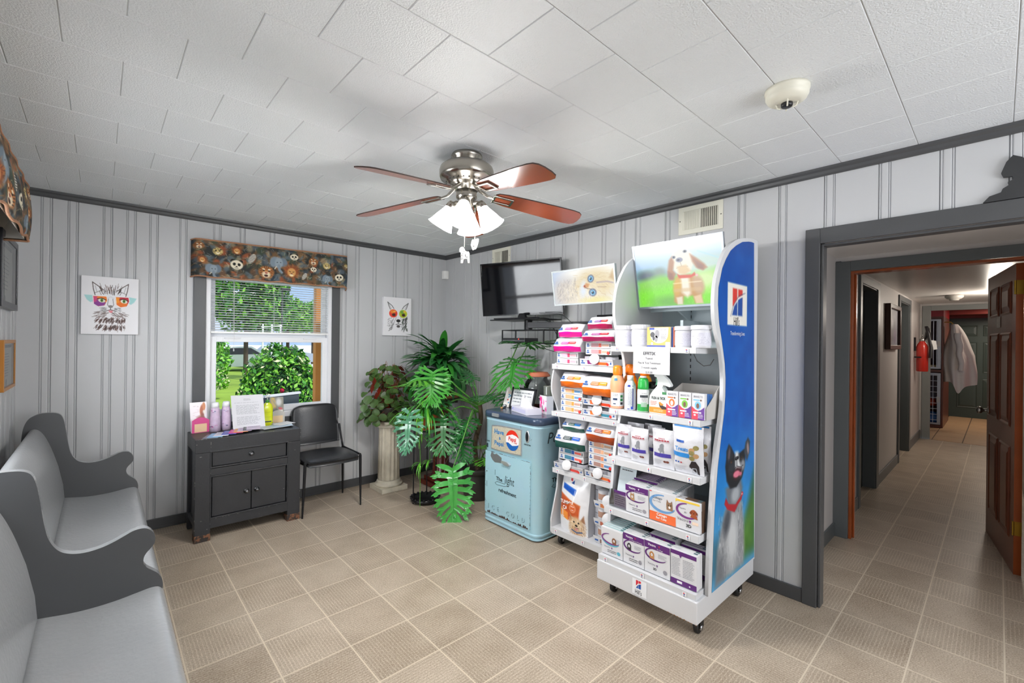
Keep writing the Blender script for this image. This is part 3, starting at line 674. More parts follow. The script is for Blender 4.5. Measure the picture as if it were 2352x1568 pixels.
def st(u, v):
    a, b = rsq(u, v); e = max(abs(2*u-1), abs(2*v-1))
    return ((sx0+sx1)/2+a*(sx1-sx0)/2, (sy0+sy1)/2+b*(sy1-sy0)/2, .468 - .022*e**4 - .012*max(0, -b)**3 + .004*math.cos(a*2))
def sb(u, v):
    p = st(u, v); return (p[0]*.985+(-1.4735)*.015, p[1], p[2]-.052+(.02 if max(abs(2*u-1), abs(2*v-1)) > .95 else 0))
rounded_slab(st, sb, 16, 16).build('seat', lea, ch)
def bt(u, v):
    a = 2*u-1; b = v; wd = .215*(1-.05*b) ; cz = .50+b*.36; e = max(abs(a), abs(2*b-1))
    zc = cz - (.03*abs(a)**5 if b > .5 else 0); yb = -.10+.045*b + .022*(a*a) - .022
    xa = -1.475 + a*wd*(1-.10*(max(0, 2*b-1)**8))
    return (xa, yb - .012*(1-e**4), zc)
def bb2(u, v):
    p = bt(u, v); return (p[0], p[1]+.024+.0*(u), p[2])
q = rounded_slab(bb2, bt, 16, 16); q.build('backrest', lea, ch)
legs = [((-1.705, -.515, .44), (-1.727, -.527, 0)), ((-1.238, -.515, .44), (-1.240, -.535, 0)), ((-1.70, -.14, .45), (-1.71, -.10, 0)), ((-1.245, -.14, .45), (-1.235, -.125, 0))]
for a_, b_ in legs:
    q = MB(); q.tube([a_, ((a_[0]+b_[0])/2, (a_[1]+b_[1])/2, .2), b_], [.0125, .011, .007], 8); q.build('leg', met, ch)
for x in (-1.705, -1.24):
    q = MB(); q.tube([(x, -.52, .445), (x, -.13, .445), (x+(.01 if x < -1.5 else -.01), -.105, .55), (x+(.02 if x < -1.5 else -.02), -.085, .66)], .010, 8); q.build('side_frame', met, ch)

# ================================================================ CEILING FAN
FX, FY = -1.53, -2.44
nick = mat('brushed_nickel_fan', '#a8a39a', .24, metal=1, var=.12, vscale=5)
fan = thing('ceiling_fan', 'brushed nickel ceiling fan with five reddish wooden blades and white glass shades', 'ceiling fan', (FX, FY, 2.44))
q = MB(); q.lathe([(.0, 2.44), (.078, 2.44), (.082, 2.432), (.082, 2.422), (.074, 2.416), (.072, 2.395), (.066, 2.388), (.0, 2.388)], (FX, FY, 0), 40)
q.build('ceiling_canopy', nick, fan)
q = MB(); q.lathe([(0, 2.392), (.085, 2.392), (.118, 2.384), (.138, 2.368), (.143, 2.352), (.143, 2.322), (.136, 2.308), (.112, 2.302), (.104, 2.288), (.086, 2.276), (.062, 2.270), (.060, 2.250), (0, 2.25)], (FX, FY, 0), 48)
q.build('motor_housing', nick, fan)
q = MB()
for i in range(24):
    a = 2*pi*i/24; r0 = .1035; q.box((FX+r0*math.cos(a)-.004, FY+r0*math.sin(a)-.004, 2.289), (FX+r0*math.cos(a)+.004, FY+r0*math.sin(a)+.004, 2.298))
q.build('vent_slots', C('#15110e', .8), fan)
q = MB(); q.lathe([(0, 2.252), (.055, 2.252), (.055, 2.212), (.048, 2.204), (.038, 2.198), (.036, 2.17), (.024, 2.155), (.012, 2.15), (0, 2.15)], (FX, FY, 0), 36)
q.build('switch_housing', nick, fan)
bw_m = mat('fan_blade_cherry', '#7c3a22', .26, var=.35, vscale=3, coat=.35); edge_m = mat('fan_blade_dusty_edge', '#3a2a24', .7)
def blade(ang):
    M = Matrix.Translation((FX, FY, 2.252)) @ Matrix.Rotation(math.radians(ang), 4, 'Z') @ Matrix.Rotation(math.radians(7.5), 4, 'Y')
    Mb = M @ Matrix.Rotation(math.radians(-13), 4, 'X')
    out_ = [(.155, -.030), (.17, -.046), (.22, -.056), (.35, -.064), (.50, -.070), (.60, -.071), (.635, -.066), (.655, -.050), (.663, -.02), (.663, .02), (.655, .050), (.635, .066), (.60, .071), (.50, .070), (.35, .064), (.22, .056), (.17, .046), (.155, .030)]
    q = MB(); q.prism(out_, (0, 0, -.003), (1, 0, 0), (0, 1, 0), (0, 0, .006), 0, 1)
    q.v = [tuple(Mb @ Vector(v)) for v in q.v]; bl = q.build('blade', [bw_m, edge_m], fan)
    q = MB(); q.tube([(.05, 0, .03), (.085, 0, .012), (.115, -.004, -.004), (.15, 0, -.008)], [.010, .009, .009, .008], 8)
    for (x0, x1, y0, y1) in ((.145, .158, -.034, .034), (.245, .257, -.030, .030), (.145, .257, -.034, -.022), (.145, .257, .022, .034)):
        q.box((x0, y0, -.012), (x1, y1, -.0045))
    q.v = [tuple((Mb if i >= 32 else Mb) @ Vector(v)) for i, v in enumerate(q.v)]; q.build('blade_iron', nick, bl, bevel=.0015)
for k in range(5): blade(48+72*k)
shade_m = mat('frosted_glass_shade_lit', '#ffffff', .4, emit=6, var=.01)
for k in range(4):
    a = math.radians(45+90*k); dx, dy = math.cos(a), math.sin(a)
    ar = MB(); ar.tube([(FX+dx*.03, FY+dy*.03, 2.185), (FX+dx*.055, FY+dy*.055, 2.19), (FX+dx*.075, FY+dy*.075, 2.18)], .010, 8)
    tilt = (Vector((dx, dy, -1.75))).normalized(); Mx = tilt.to_track_quat('Z', 'Y').to_matrix().to_4x4(); c0 = (FX+dx*.068, FY+dy*.068, 2.188)
    ar.lathe([(0, -.004), (.022, 0), (.027, .012), (.029, .032), (.026, .036)], c0, 20, M=Mx)
    arm = ar.build('lamp_arm', nick, fan)
    sh = MB(); pr = [(.026, .028), (.031, .045), (.040, .070), (.050, .095), (.058, .120), (.066, .138), (.070, .143), (.067, .141), (.055, .118), (.046, .093), (.036, .068), (.024, .030)]
    sh.lathe(pr, c0, 32, M=Mx); sh.build('glass_shade', shade_m, arm)
    p = Vector(c0) + tilt*.135
    light('bulb_light', 'POINT', tuple(p), 23, (1, .98, .95), radius=.035)
chain_m = mat('bead_chain', '#cfc9bf', .35, metal=.6)
def chain(x, y, z0, z1):
    q = MB(); n = int((z0-z1)/.0052)
    for i in range(n):
        z = z0-(z0-z1)*i/n; q.lathe([(0, -.0022), (.0019, 0), (0, .0022)], (x, y, z), 6)
    return q
rv = Vector((r2.x, r2.y, 0)).normalized(); fv = Vector((-rv.y, rv.x, 0))
def charm(x, y, z, outline, spots, name, label):
    t = thing(name, label, 'fan pull charm', (x, y, z))
    q = MB(); q.prism(outline, (x, y, z), rv, (0, 0, 1), fv*.009); q.build('figure', mat('white_glazed_charm', '#f0eeea', .3), t, bevel=.002)
    s_ = MB()
    for a, b, r in spots: s_.disc(a, b, r, r*.8, (x, y, z), rv, (0, 0, 1), 0, .0012, 8)
    s_.build('spots', C('#2d2a2a', .5), t)
    return t
c1 = Vector((FX, FY, 0)) - fv*.12 + rv*.005; c2 = Vector((FX, FY, 0)) - fv*.10 + rv*.055
q = chain(c1.x, c1.y, 2.13, 1.925); q.build('pull_chain', chain_m, fan); q = chain(c2.x, c2.y, 2.13, 1.965); q.build('pull_chain', chain_m, fan)
sp = [(R.uniform(-.016, .02), R.uniform(-.06, -.012), R.uniform(.0012, .0028)) for _ in range(34)]
charm(c1.x, c1.y, 1.925, [(-.024,-.004),(-.017,.004),(-.006,.005),(.000,-.004),(.004,-.014),(.012,-.018),(.022,-.018),(.026,-.028),(.025,-.045),(.027,-.075),(.018,-.075),(.015,-.056),(.006,-.054),(-.004,-.057),(-.008,-.076),(-.018,-.076),(-.016,-.052),(-.018,-.035),(-.017,-.024),(-.025,-.018)], sp, 'dog_charm', 'small white spotted dog figure hanging on the longer fan pull chain')
charm(c2.x, c2.y, 1.968, [(-.016,-.006),(-.012,.004),(.000,.002),(.012,.010),(.020,.008),(.018,-.008),(.012,-.030),(.006,-.044),(-.002,-.046),(-.010,-.050),(-.015,-.036),(-.019,-.024)], [(-.005,-.03,.004),(.0,-.02,.002)], 'fan_charm', 'small white chipped animal charm on the shorter fan pull chain')

# ================================================================ SMOKE DETECTOR, VENTS, SENSOR
cream = mat('aged_cream_plastic', '#e4e1d2', .42, var=.03)
sd = thing('smoke_detector', 'round off-white smoke detector on the waiting room ceiling', 'smoke detector', (-1.01, -3.79, 2.44))
q = MB(); q.lathe([(0, 2.44), (.076, 2.44), (.076, 2.428), (.073, 2.426), (.073, 2.412), (.066, 2.398), (.050, 2.388), (.042, 2.386), (0, 2.386)], (-1.01, -3.79, 0), 40); q.build('housing', cream, sd)
q = MB(); q.lathe([(0, 2.387), (.020, 2.387), (.020, 2.376), (.017, 2.372), (0, 2.372)], (-1.01, -3.79, 0), 24); q.build('sensor_cap', C('#1c1c20', .3), sd)
for a in (20, 110, 200, 290):
    a = math.radians(a); q = MB(); q.tube([(-1.01+.036*math.cos(a), -3.79+.036*math.sin(a), 2.388), (-1.01+.031*math.cos(a), -3.79+.031*math.sin(a), 2.372), (-1.01+.020*math.cos(a), -3.79+.020*math.sin(a), 2.368)], .0028, 6); q.build('cage_rib', cream, sd)
def vent(label, y0, y1, z0, z1):
    t = thing('air_vent', label, 'air vent', (0, (y0+y1)/2, (z0+z1)/2))
    ym = (y0+y1)/2; q = MB(); W = abs(y1-y0); b_ = .032
    q.box((-.008, y1, z0), (-.001, y1+b_, z1)); q.box((-.008, y0-b_, z0), (-.001, y0, z1)); q.box((-.008, y1, z0), (-.001, y0, z0+b_)); q.box((-.008, y1, z1-b_), (-.001, y0, z1)); q.box((-.008, ym-.006, z0+b_), (-.001, ym+.006, z1-b_))
    q.build('frame', cream, t, bevel=.002)
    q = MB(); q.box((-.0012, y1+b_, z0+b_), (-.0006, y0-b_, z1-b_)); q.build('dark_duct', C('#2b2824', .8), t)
    q = MB(); n = 9
    for side in (0, 1):
        a, b = (ym+.008, y0-b_) if side == 0 else (y1+b_, ym-.008)
        for i in range(n):
            y = a+(b-a)*(i+.5)/n; k = .0085 if side == 0 else .0048; tw = .004 if side == 0 else 0
            q.hexa([(-.007, y-k, z0+b_), (-.007, y-k+.001, z0+b_), (-.002, y+k+tw, z0+b_), (-.002, y+k-.001, z0+b_), (-.007, y-k, z1-b_), (-.007, y-k+.001, z1-b_), (-.002, y+k+tw, z1-b_), (-.002, y+k-.001, z1-b_)])
            if side == 0: q.box((-.0045, y-.0075, z0+b_), (-.0040, y+.0075, z1-b_))
    q.build('louvres', cream, t)
    q = MB()
    for y in (y0-.012, y1+.012): q.lathe([(0, 0), (.004, .001), (0, .003)], (-.008, y, (z0+z1)/2), 8, M=Matrix.Rotation(-pi/2, 4, 'Y'))
    q.build('screws', C('#55524a', .4), t)
vent('cream metal air vent high on the wall above the dog picture screen', -2.841, -3.142, 2.203, 2.392)
vent('cream metal air vent near the room corner above the black television', -.838, -1.112, 2.215, 2.392)
q = MB(); q.prism([(0, 0), (.0, .018), (.035, .05), (.05, .05), (.0, .0)][:4], (-.004, -.004, 2.165), (-1, 0, 0), (0, -1, 0), (0, 0, .095))
q = MB(); q.prism([(0, 0), (-.058, 0), (-.050, -.028), (-.028, -.050), (0, -.058)], (-.002, -.002, 2.17), (1, 0, 0), (0, 1, 0), (0, 0, .092)); tag(q.build('motion_sensor', mat('sensor_white', '#e9e9e6', .4), bevel=.006, seg=3), 'small white motion sensor in the wall corner below the ceiling', 'sensor')

# ================================================================ WALL ART, FRAMES
pic_m = attr_mat('canvas_print', .6, bump=.1)
def cat_art():
    c = Cv(150, 200, 130, 137, '#eeedf0'); k = '#3a2a26'
    for s_ in (1, -1):
        X = lambda x: 65+s_*(x-65)
        c.line([(X(24), 14), (X(26), 30), (X(30), 44)], 2.0, k, .8); c.line([(X(24), 14), (X(36), 22), (X(50), 32)], 2.0, k, .8); c.line([(X(30), 22), (X(34), 36)], 1.6, '#888', .6); c.line([(X(28), 40), (X(46), 32)], 1.4, k, .5)
    c.tufts(60, (42, 24, 88, 44), 9, 1.4, ['#3a2a26', '#5a4038', '#241a18'], lambda x, y: 90+(65-x)*1.3, 8, 3, .75)
    c.tufts(90, (34, 82, 98, 96), 10, 1.3, ['#4a3631', '#7a6a66'], lambda x, y: (-25 if x > 65 else 205), 18, 4, .5)
    for yy, hh in ((100, 5), (118, 5)):
        c.tufts(120, (26+yy*.05, yy-4, 104-yy*.05, yy+5), 7, 1.5, ['#3a2420', '#5c3a33', '#241614'], lambda x, y: 250+(x-65)*.6, 14, 5+yy, .7, inside=lambda x, y: abs(y-(yy+(-(x-65)**2/260)+2)) < 5)
    c.poly([(6, 45), (28, 45), (30, 58), (20, 62), (12, 56)], '#8fd0cf', .75); c.poly([(126, 48), (104, 45), (102, 58), (112, 64), (120, 58)], '#8fd0cf', .75)
    for x0, a_, b_, c_ in ((25, '#7a2d9a', '#d23f7f', '#f0822a'), (76, '#ef7d1c', '#f9a11b', '#c2283c')):
        P = [(x0, 46), (x0+31, 46), (x0+33, 56), (x0+27, 69), (x0+12, 72), (x0+2, 66)]
        c.poly(P, c_); c.poly([(x0+1, 56), (x0+14, 54), (x0+30, 62), (x0+24, 70), (x0+10, 71), (x0+2, 66)], a_, .9, 1.5); c.poly([(x0, 47), (x0+10, 47), (x0+8, 60), (x0+1, 62)], b_, .9, 1.5)
        c.ell(x0+20, 57, 8, 4.5, '#e9e6da', 8); c.ell(x0+20, 56.5, 3.6, 4.0, '#6aa23c'); c.ell(x0+20, 56.5, 1.4, 3, '#101010'); c.line([(x0+10, 53), (x0+20, 51), (x0+29, 55)], 1.8, '#1d1513')
        c.line(P+[P[0]], 1.6, '#f6f6f8')
    c.line([(58, 50), (65, 47), (72, 50)], 2, '#dcdce2'); c.line([(60, 52), (58, 66), (62, 73)], 1.5, '#55504e', .7); c.line([(70, 52), (72, 66), (68, 73)], 1.5, '#55504e', .7)
    c.ell(65, 70, 5, 3, '#8a8480'); c.line([(65, 73), (65, 78), (56, 81)], 1.5, k); c.line([(65, 78), (75, 81)], 1.5, k); c.poly([(60, 80), (71, 80), (68, 86), (63, 85)], '#e2868f')
    c.tufts(40, (44, 72, 58, 82), 5, .8, ['#555'], 200, 20, 8, .5); c.tufts(40, (72, 72, 86, 82), 5, .8, ['#555'], -20, 20, 9, .5)
    return c
def dog_art():
    c = Cv(100, 130, 64, 90, '#ecebee')
    for s_ in (1, -1):
        X = lambda x: 33+s_*(x-33)
        c.line([(X(9), 12), (X(13), 24), (X(17), 32)], 1.8, '#444', .7); c.line([(X(9), 12), (X(19), 20), (X(24), 28)], 1.8, '#444', .7); c.line([(X(12), 16), (X(18), 28)], 1.2, '#888', .5)
    c.tufts(120, (12, 46, 54, 76), 6, 1.2, ['#2b2a2c', '#6d6b6d', '#9b9a9b'], lambda x, y: 250+(x-33), 25, 3, .6, inside=lambda x, y: abs(x-33) > 8)
    c.tufts(40, (44, 44, 56, 76), 6, 1.6, ['#222022', '#39463a'], 260, 20, 12, .7)
    for x0, a_, b_ in ((22, '#e8402a', '#f08a2a'), (45, '#b7c62a', '#6ea53a')):
        c.ell(x0, 38, 11, 11, '#f4f4f4'); c.ell(x0, 38, 9.5, 9.5, a_); c.ell(x0-2, 34, 5, 4, b_, 20, .4); c.ell(x0+1, 41, 4, 3.4, '#3a1d16', 0, .3); c.ell(x0+3, 33, 3, 2, '#f7c04a', 0, .5)
    c.ell(34, 55, 5, 3.6, '#1f1d1f'); c.line([(34, 58), (34, 62), (28, 64)], 1.3, '#1f1d1f'); c.line([(34, 62), (41, 64)], 1.3, '#1f1d1f'); c.ell(34, 68, 4, 3, '#4a4446', 0, .3); c.line([(29, 44), (27, 54)], 1, '#777', .6); c.line([(39, 44), (41, 54)], 1, '#777', .6)
    return c
def canvas(name, label, art, TL, TR, BL, th=.03):
    t = thing(name, label, 'canvas print', (TL[0], -.01, BL[2])); q = MB(); q.box((TL[0], -.002-th, BL[2]), (TR[0], -.002, TL[2])); q.build('stretcher', mat('canvas_white', '#ecebee', .7), t, bevel=.002)
    y = -.0035-th; art.build('picture', planar((TL[0]+.001, y, TL[2]-.001), (TR[0]-.001, y, TR[2]-.001), (BL[0]+.001, y, BL[2]+.001)), pic_m, t)
canvas('canvas_print', 'square white canvas of a tabby cat in coloured glasses left of the window', cat_art(), (-3.049, 0, 1.887), (-2.742, 0, 1.887), (-3.049, 0, 1.478))
canvas('canvas_print', 'small white canvas of a dog in round coloured glasses right of the window', dog_art(), (-.791, 0, 1.912), (-.470, 0, 1.912), (-.791, 0, 1.508))
def wall_frame(name, label, y0, y1, z0, z1, fm, pc, depth=.02, b_=.02, X=XL, sgn=1, axis='x'):
    t = thing(name, label, 'framed document', (X, (y0+y1)/2, z0)); q = MB()
    x0, x1 = X+.002*sgn, X+depth*sgn
    for a, b in (((y0, z0), (y1, z0+b_)), ((y0, z1-b_), (y1, z1)), ((y0, z0), (y0+b_, z1)), ((y1-b_, z0), (y1, z1))): q.box((x0, a[0], a[1]), (x1, b[0], b[1]))
    q.build('frame', fm, t, bevel=.002)
    q = MB(); q.box((x0, y0+b_*.8, z0+b_*.8), (x0+.006*sgn, y1-b_*.8, z1-b_*.8)); xx = x0+.0062*sgn; O, U, V = (xx, y0 if sgn > 0 else y1, z0), (0, sgn, 0), (0, 0, 1); W, Hh = y1-y0, z1-z0
    q.rect(b_*2, Hh*.84, W-b_*2, Hh*.9, O, U, V, 1); q.text('', .02, O, U, V, 1) if False else None
    q.lines(W*.25, W*.75, Hh*.72, 9, Hh*.055, Hh*.014, O, U, V, 1, 5); q.disc(W*.5, Hh*.14, .02, .02, O, U, V, 1)
    q.build('document', [C(pc, .6), C('#8d8f92', .6)], t)
    g = MB(); g.add([(x1-.004*sgn, y0+b_, z0+b_), (x1-.004*sgn, y1-b_, z0+b_), (x1-.004*sgn, y1-b_, z1-b_), (x1-.004*sgn, y0+b_, z1-b_)], [(0,1,2,3)]); g.build('glass', glass_mat('picture_glass'), t)
wall_frame('certificate_frame', 'black framed certificate on the left wall under the valance', -.86, -.25, 1.612, 2.02, mat('black_frame', '#232327', .3), '#d9dad0', .03, .035)
wall_frame('certificate_frame', 'small wooden framed certificate on the left wall below the black frame', -.70, -.25, 1.15, 1.435, mat('light_oak_frame', '#b4762b', .35), '#e6e3d6', .024, .02)

# ================================================================ VALANCES (animal print fabric)
def valance_art(nx, ny, W=360, Hh=90, seed=2):
    c = Cv(nx, ny, W, Hh, '#2a2e2c'); r = random.Random(seed)
    pal = ['#4a4436', '#7b5a38', '#54606a', '#3c4a3a', '#8c6a48', '#2f3d4c', '#6b4a30', '#93866c', '#5c6b72', '#a0522d']
    for _ in range(int(W*Hh/90)):
        x, y = r.uniform(0, W), r.uniform(0, Hh); col = r.choice(pal)
        c.ell(x, y, r.uniform(4, 12), r.uniform(3, 8), col, r.uniform(0, 180), .35, .8)
    for _ in range(int(W*Hh/60)):
        x, y = r.uniform(0, W), r.uniform(0, Hh); t = r.uniform(0, pi); l = r.uniform(3, 9)
        c.line([(x, y), (x+l*math.cos(t), y+l*math.sin(t))], r.uniform(.6, 1.6), r.choice(['#c9b48c', '#141614', '#b5763c', '#8b98a4', '#d8d0bc', '#1b1f22']), .5)
    def panda(x, y, s_):
        c.ell(x-7*s_, y-7*s_, 3.6*s_, 3.4*s_, '#14140f'); c.ell(x+7*s_, y-7*s_, 3.6*s_, 3.4*s_, '#14140f'); c.ell(x, y, 10.5*s_, 9*s_, '#e6ddc6'); c.ell(x-4*s_, y-1*s_, 2.6*s_, 3*s_, '#1a1a16', 20); c.ell(x+4*s_, y-1*s_, 2.6*s_, 3*s_, '#1a1a16', -20); c.ell(x, y+3.5*s_, 1.8*s_, 1.2*s_, '#1a1a16'); c.line([(x-3*s_, y+6*s_), (x, y+7*s_), (x+3*s_, y+6*s_)], .8*s_, '#33302a')
    def tiger(x, y, s_):
        c.ell(x, y, 14*s_, 12*s_, '#b5713a', 0, .15); c.ell(x, y+5*s_, 8*s_, 6*s_, '#e2d2b4', 0, .2)
        for k in (-1, 1):
            c.ell(x+5*k*s_, y-3*s_, 2*s_, 1.6*s_, '#1a1510'); c.ell(x+5*k*s_, y-5.5*s_, 2.6*s_, 1.4*s_, '#e8d9b8')
            for j in range(4): c.line([(x+k*(13-j)*s_, y+(-6+4*j)*s_), (x+k*(8-j*.4)*s_, y+(-4+3.6*j)*s_)], 1.2*s_, '#1a1510', .85)
        for j in (-4, 0, 4): c.line([(x+j*s_, y-11*s_), (x+j*.5*s_, y-6*s_)], 1.1*s_, '#1a1510', .85)
        c.ell(x, y+1.5*s_, 2.6*s_, 1.6*s_, '#a0483a'); c.ell(x, y+7*s_, 3.5*s_, 2.2*s_, '#3a1512', 0, .2)
    def lion(x, y, s_):
        c.ell(x, y-1*s_, 15*s_, 14*s_, '#8c4a24', 0, .3); c.tufts(60, (x-14*s_, y-14*s_, x+14*s_, y+12*s_), 5*s_, 1*s_, ['#b5652c', '#6a3418', '#c98a4a'], lambda a, b: math.degrees(math.atan2(y-b, a-x)), 15, int(x), .6)
        c.ell(x, y+1*s_, 8.5*s_, 9.5*s_, '#d09a5c', 0, .15); c.line([(x-5*s_, y-1*s_), (x-2*s_, y)], 1.3*s_, '#3a2012'); c.line([(x+5*s_, y-1*s_), (x+2*s_, y)], 1.3*s_, '#3a2012'); c.ell(x, y+4*s_, 2.2*s_, 1.6*s_, '#6a3326'); c.ell(x, y+7*s_, 4*s_, 2.4*s_, '#eedcb4', 0, .3)
    def ele(x, y, s_):
        c.ell(x-9*s_, y-2*s_, 9*s_, 12*s_, '#7c8a96', 12, .15); c.ell(x+9*s_, y-2*s_, 8*s_, 11*s_, '#6c7a86', -12, .15); c.ell(x, y, 8*s_, 12*s_, '#8d9aa4', 0, .15)
        c.line([(x, y+6*s_), (x+1*s_, y+16*s_), (x+6*s_, y+22*s_)], 5*s_, '#7d8b96'); c.ell(x-3.4*s_, y-1*s_, 1.1*s_, 1.1*s_, '#15171a'); c.ell(x+3.4*s_, y-1*s_, 1.1*s_, 1.1*s_, '#15171a'); c.line([(x-5*s_, y+9*s_), (x-8*s_, y+14*s_)], 1.6*s_, '#e6e0cc')
    def zebra(x, y, s_):
        c.ell(x, y, 6*s_, 12*s_, '#d8d4c8', 25, .12)
        for j in range(6): c.line([(x-7*s_, y+(-9+3.4*j)*s_), (x+6*s_, y+(-7+3.4*j)*s_)], 1.2*s_, '#1c1c1c', .9)
    def leo(x, y, s_):
        c.ell(x, y, 10*s_, 9*s_, '#c9b274', 0, .15)
        rr_ = random.Random(int(x))
        for _ in range(22): c.ell(x+rr_.uniform(-9, 9)*s_, y+rr_.uniform(-8, 8)*s_, 1*s_, .8*s_, '#2a2010', 0, .3)
        c.ell(x-3.4*s_, y-1*s_, 1.3*s_, 1.1*s_, '#12100a'); c.ell(x+3.4*s_, y-1*s_, 1.3*s_, 1.1*s_, '#12100a'); c.ell(x, y+4*s_, 3.6*s_, 2.6*s_, '#efe6c8', 0, .3); c.ell(x, y+2.6*s_, 1.6*s_, 1*s_, '#5a3024')
    for (k, x, y, s_) in ((leo, 48, 26, 1), (panda, 86, 55, 1.25), (zebra, 118, 36, 1.1), (ele, 40, 70, .9), (ele, 178, 40, 1.15), (tiger, 150, 66, 1.25), (lion, 208, 60, 1.2), (panda, 214, 20, .9), (tiger, 262, 26, .8), (panda, 262, 48, .7), (leo, 296, 36, 1), (ele, 300, 72, .8), (panda, 330, 64, 1.05), (tiger, 12, 16, .7), (lion, 86, 20, .7), (zebra, 240, 70, .8), (leo, 350, 30, .6), (lion, 18, 50, .6)): k(x*W/360, y*Hh/90, s_*Hh/90)
    for y in (0, Hh): c.line([(0, y), (W, y)], 4, '#b98a68', .9)
    return c
cloth = attr_mat('animal_print_fabric', .85)
lining = mat('valance_lining_white', '#efe9df', .7, var=.03); rope = mat('valance_cord_trim', '#a87a5c', .8, var=.4, vscale=150)
vt = thing('window_valance', 'padded animal print valance with pandas and lions over the window', 'valance', (-1.8, -.05, 1.95))
vc = valance_art(330, 86)
def vfn(u, v):
    x = -2.425+u*(1.245); z = (2.238+.024*u)*(1-v)+(1.945+.018*u)*v + .004*math.sin(u*40)*v; e = min(u, 1-u)
    bul = .085 + .018*math.sin(pi*v) + .004*math.sin(u*31+v*5); k = min(1, e/.035)
    if u > .97: z -= .025*v*((u-.97)/.03)
    return (x, -.004-bul*math.sqrt(max(0, 1-(1-k)**2)) , z)
vc.build('front_fabric', vfn, cloth, vt)
q = MB(); q.tube([vfn(i/60, 0) for i in range(61)], .006, 6); q.build('top_cord', rope, vt)
q = MB(); q.tube([vfn(i/60, 1) for i in range(61)], .006, 6); q.build('bottom_cord', rope, vt)
q = MB(); q.box((-2.41, -.075, 2.09), (-1.195, -.021, 2.20)); q.build('padding_board', lining, vt)
v2 = thing('window_valance', 'padded animal print valance seen edge-on at the left wall', 'valance', (XL+.08, -2.1, 2.0))
vc2 = valance_art(240, 90, 300, 90, 9)
def v2fn(u, v):
    y = -.672 - u*1.95; zt, zb = 2.286, 1.985+.012*math.sin(u*30)-.012*math.exp(-u*20)
    z = zt*(1-v)+zb*v; return (XL+.104+.016*math.sin(pi*v*.8)+.003*math.sin(u*50+v*3), y-.10*v*math.exp(-u*10), z)
vc2.build('front_fabric', v2fn, cloth, v2)
vc3 = valance_art(30, 60, 60, 90, 4)
vc3.build('side_fabric', lambda u, v: (XL+.002+.104*(1-u)+.016*math.sin(pi*v*.8)*(1-u), -.668-.10*v*(1-u*.4), 2.286*(1-v)+1.973*v), cloth, v2)
q = MB(); q.add([(XL+.003, -.755, 1.98), (XL+.100, -.790, 1.98), (XL+.100, -.680, 2.27), (XL+.003, -.680, 2.27), (XL+.100, -2.62, 1.99), (XL+.100, -2.62, 2.28), (XL+.003, -2.62, 2.28), (XL+.003, -.68, 2.28)], [(0,1,2,3), (1,4,5,2), (2,5,6,3)]); q.build('lining', lining, v2)
q = MB(); q.tube([v2fn(i/40, 1) for i in range(41)], .006, 6); q.build('hem_cord', rope, v2)
q = MB(); q.tube([v2fn(i/40, 0) for i in range(41)], .005, 6); q.build('top_cord', rope, v2)
q = MB(); q.tube([(XL+.006, -.735, 1.973), (XL+.112, -.775, 1.972)], .006, 6); q.build('side_cord', rope, v2)
# ================================================================ LOGO (red / blue split square with white swoosh) and price label
def logo(mb, ca, cb, h, O, U, V, mr, mb_, mw, mk, word=None, wsize=0, off=.0006):
    """ca,cb lower-left of the mark, h its height; colour indices given"""
    w_ = h*.72
    mb.rect(ca, cb+h*.30, ca+w_*.47, cb+h, O, U, V, mr, off); mb.rect(ca+w_*.53, cb+h*.55, ca+w_, cb+h, O, U, V, mr, off)
    mb.poly([(ca, cb), (ca+w_*.47, cb), (ca+w_*.47, cb+h*.45), (ca+w_*.1, cb+h*.1)], O, U, V, mb_, off+.0001)
    mb.rect(ca+w_*.53, cb, ca+w_, cb+h*.62, O, U, V, mb_, off+.0001)
    sw = [(ca-w_*.12, cb-h*.05), (ca+w_*.05, cb+h*.28), (ca+w_*.40, cb+h*.62), (ca+w_*1.18, cb+h*.80), (ca+w_*1.18, cb+h*.72), (ca+w_*.48, cb+h*.50), (ca+w_*.18, cb+h*.22), (ca-w_*.02, cb-h*.05)]
    mb.poly(sw, O, U, V, mw, off+.0003)
    if word: mb.text(word, wsize, Vector(O)+Vector(U)*(ca+w_*.5)+Vector(V)*(cb-wsize*.62), U, V, mk, False, off+.0003, .62)
UF, VF = Vector((0, -1, 0)), Vector((0, 0, 1))     # front faces look towards -x: right = -y

rackw = mat('rack_white_steel', '#d4d5d8', .35, var=.02); rackb = mat('rack_panel_pale_blue', '#c9d6dc', .4, var=.02)
LOGC = [C('#d8283c', .5), C('#1f55a8', .5), C('#f4f4f4', .5), C('#1a1a1c', .5)]
def caster(t, x, y, stem_top):
    q = MB(); q.box((x-.03, y-.025, stem_top-.006), (x+.03, y+.025, stem_top)); q.tube([(x, y, stem_top), (x, y, .06)], .012, 10)
    q.box((x-.030, y-.020, .03), (x+.012, y-.015, .075)); q.box((x-.030, y+.015, .03), (x+.012, y+.020, .075)); q.box((x-.030, y-.020, .068), (x+.012, y+.020, .076))
    c_ = q.build('caster', met, t, bevel=.003)
    q = MB(); Mx = Matrix.Rotation(pi/2, 4, 'X'); q.lathe([(0, -.013), (.026, -.013), (.033, -.009), (.033, .009), (.026, .013), (0, .013)], (x-.012, y, .033), 24, M=Mx); q.build('wheel', mat('black_rubber', '#1a1a1b', .5), c_)
    q = MB(); q.lathe([(0, -.0225), (.012, -.0225), (.013, .0225), (0, .0225)], (x-.012, y, .033), 16, M=Mx); q.build('axle_cap', mat('steel', '#b8b8ba', .3, metal=1), c_)
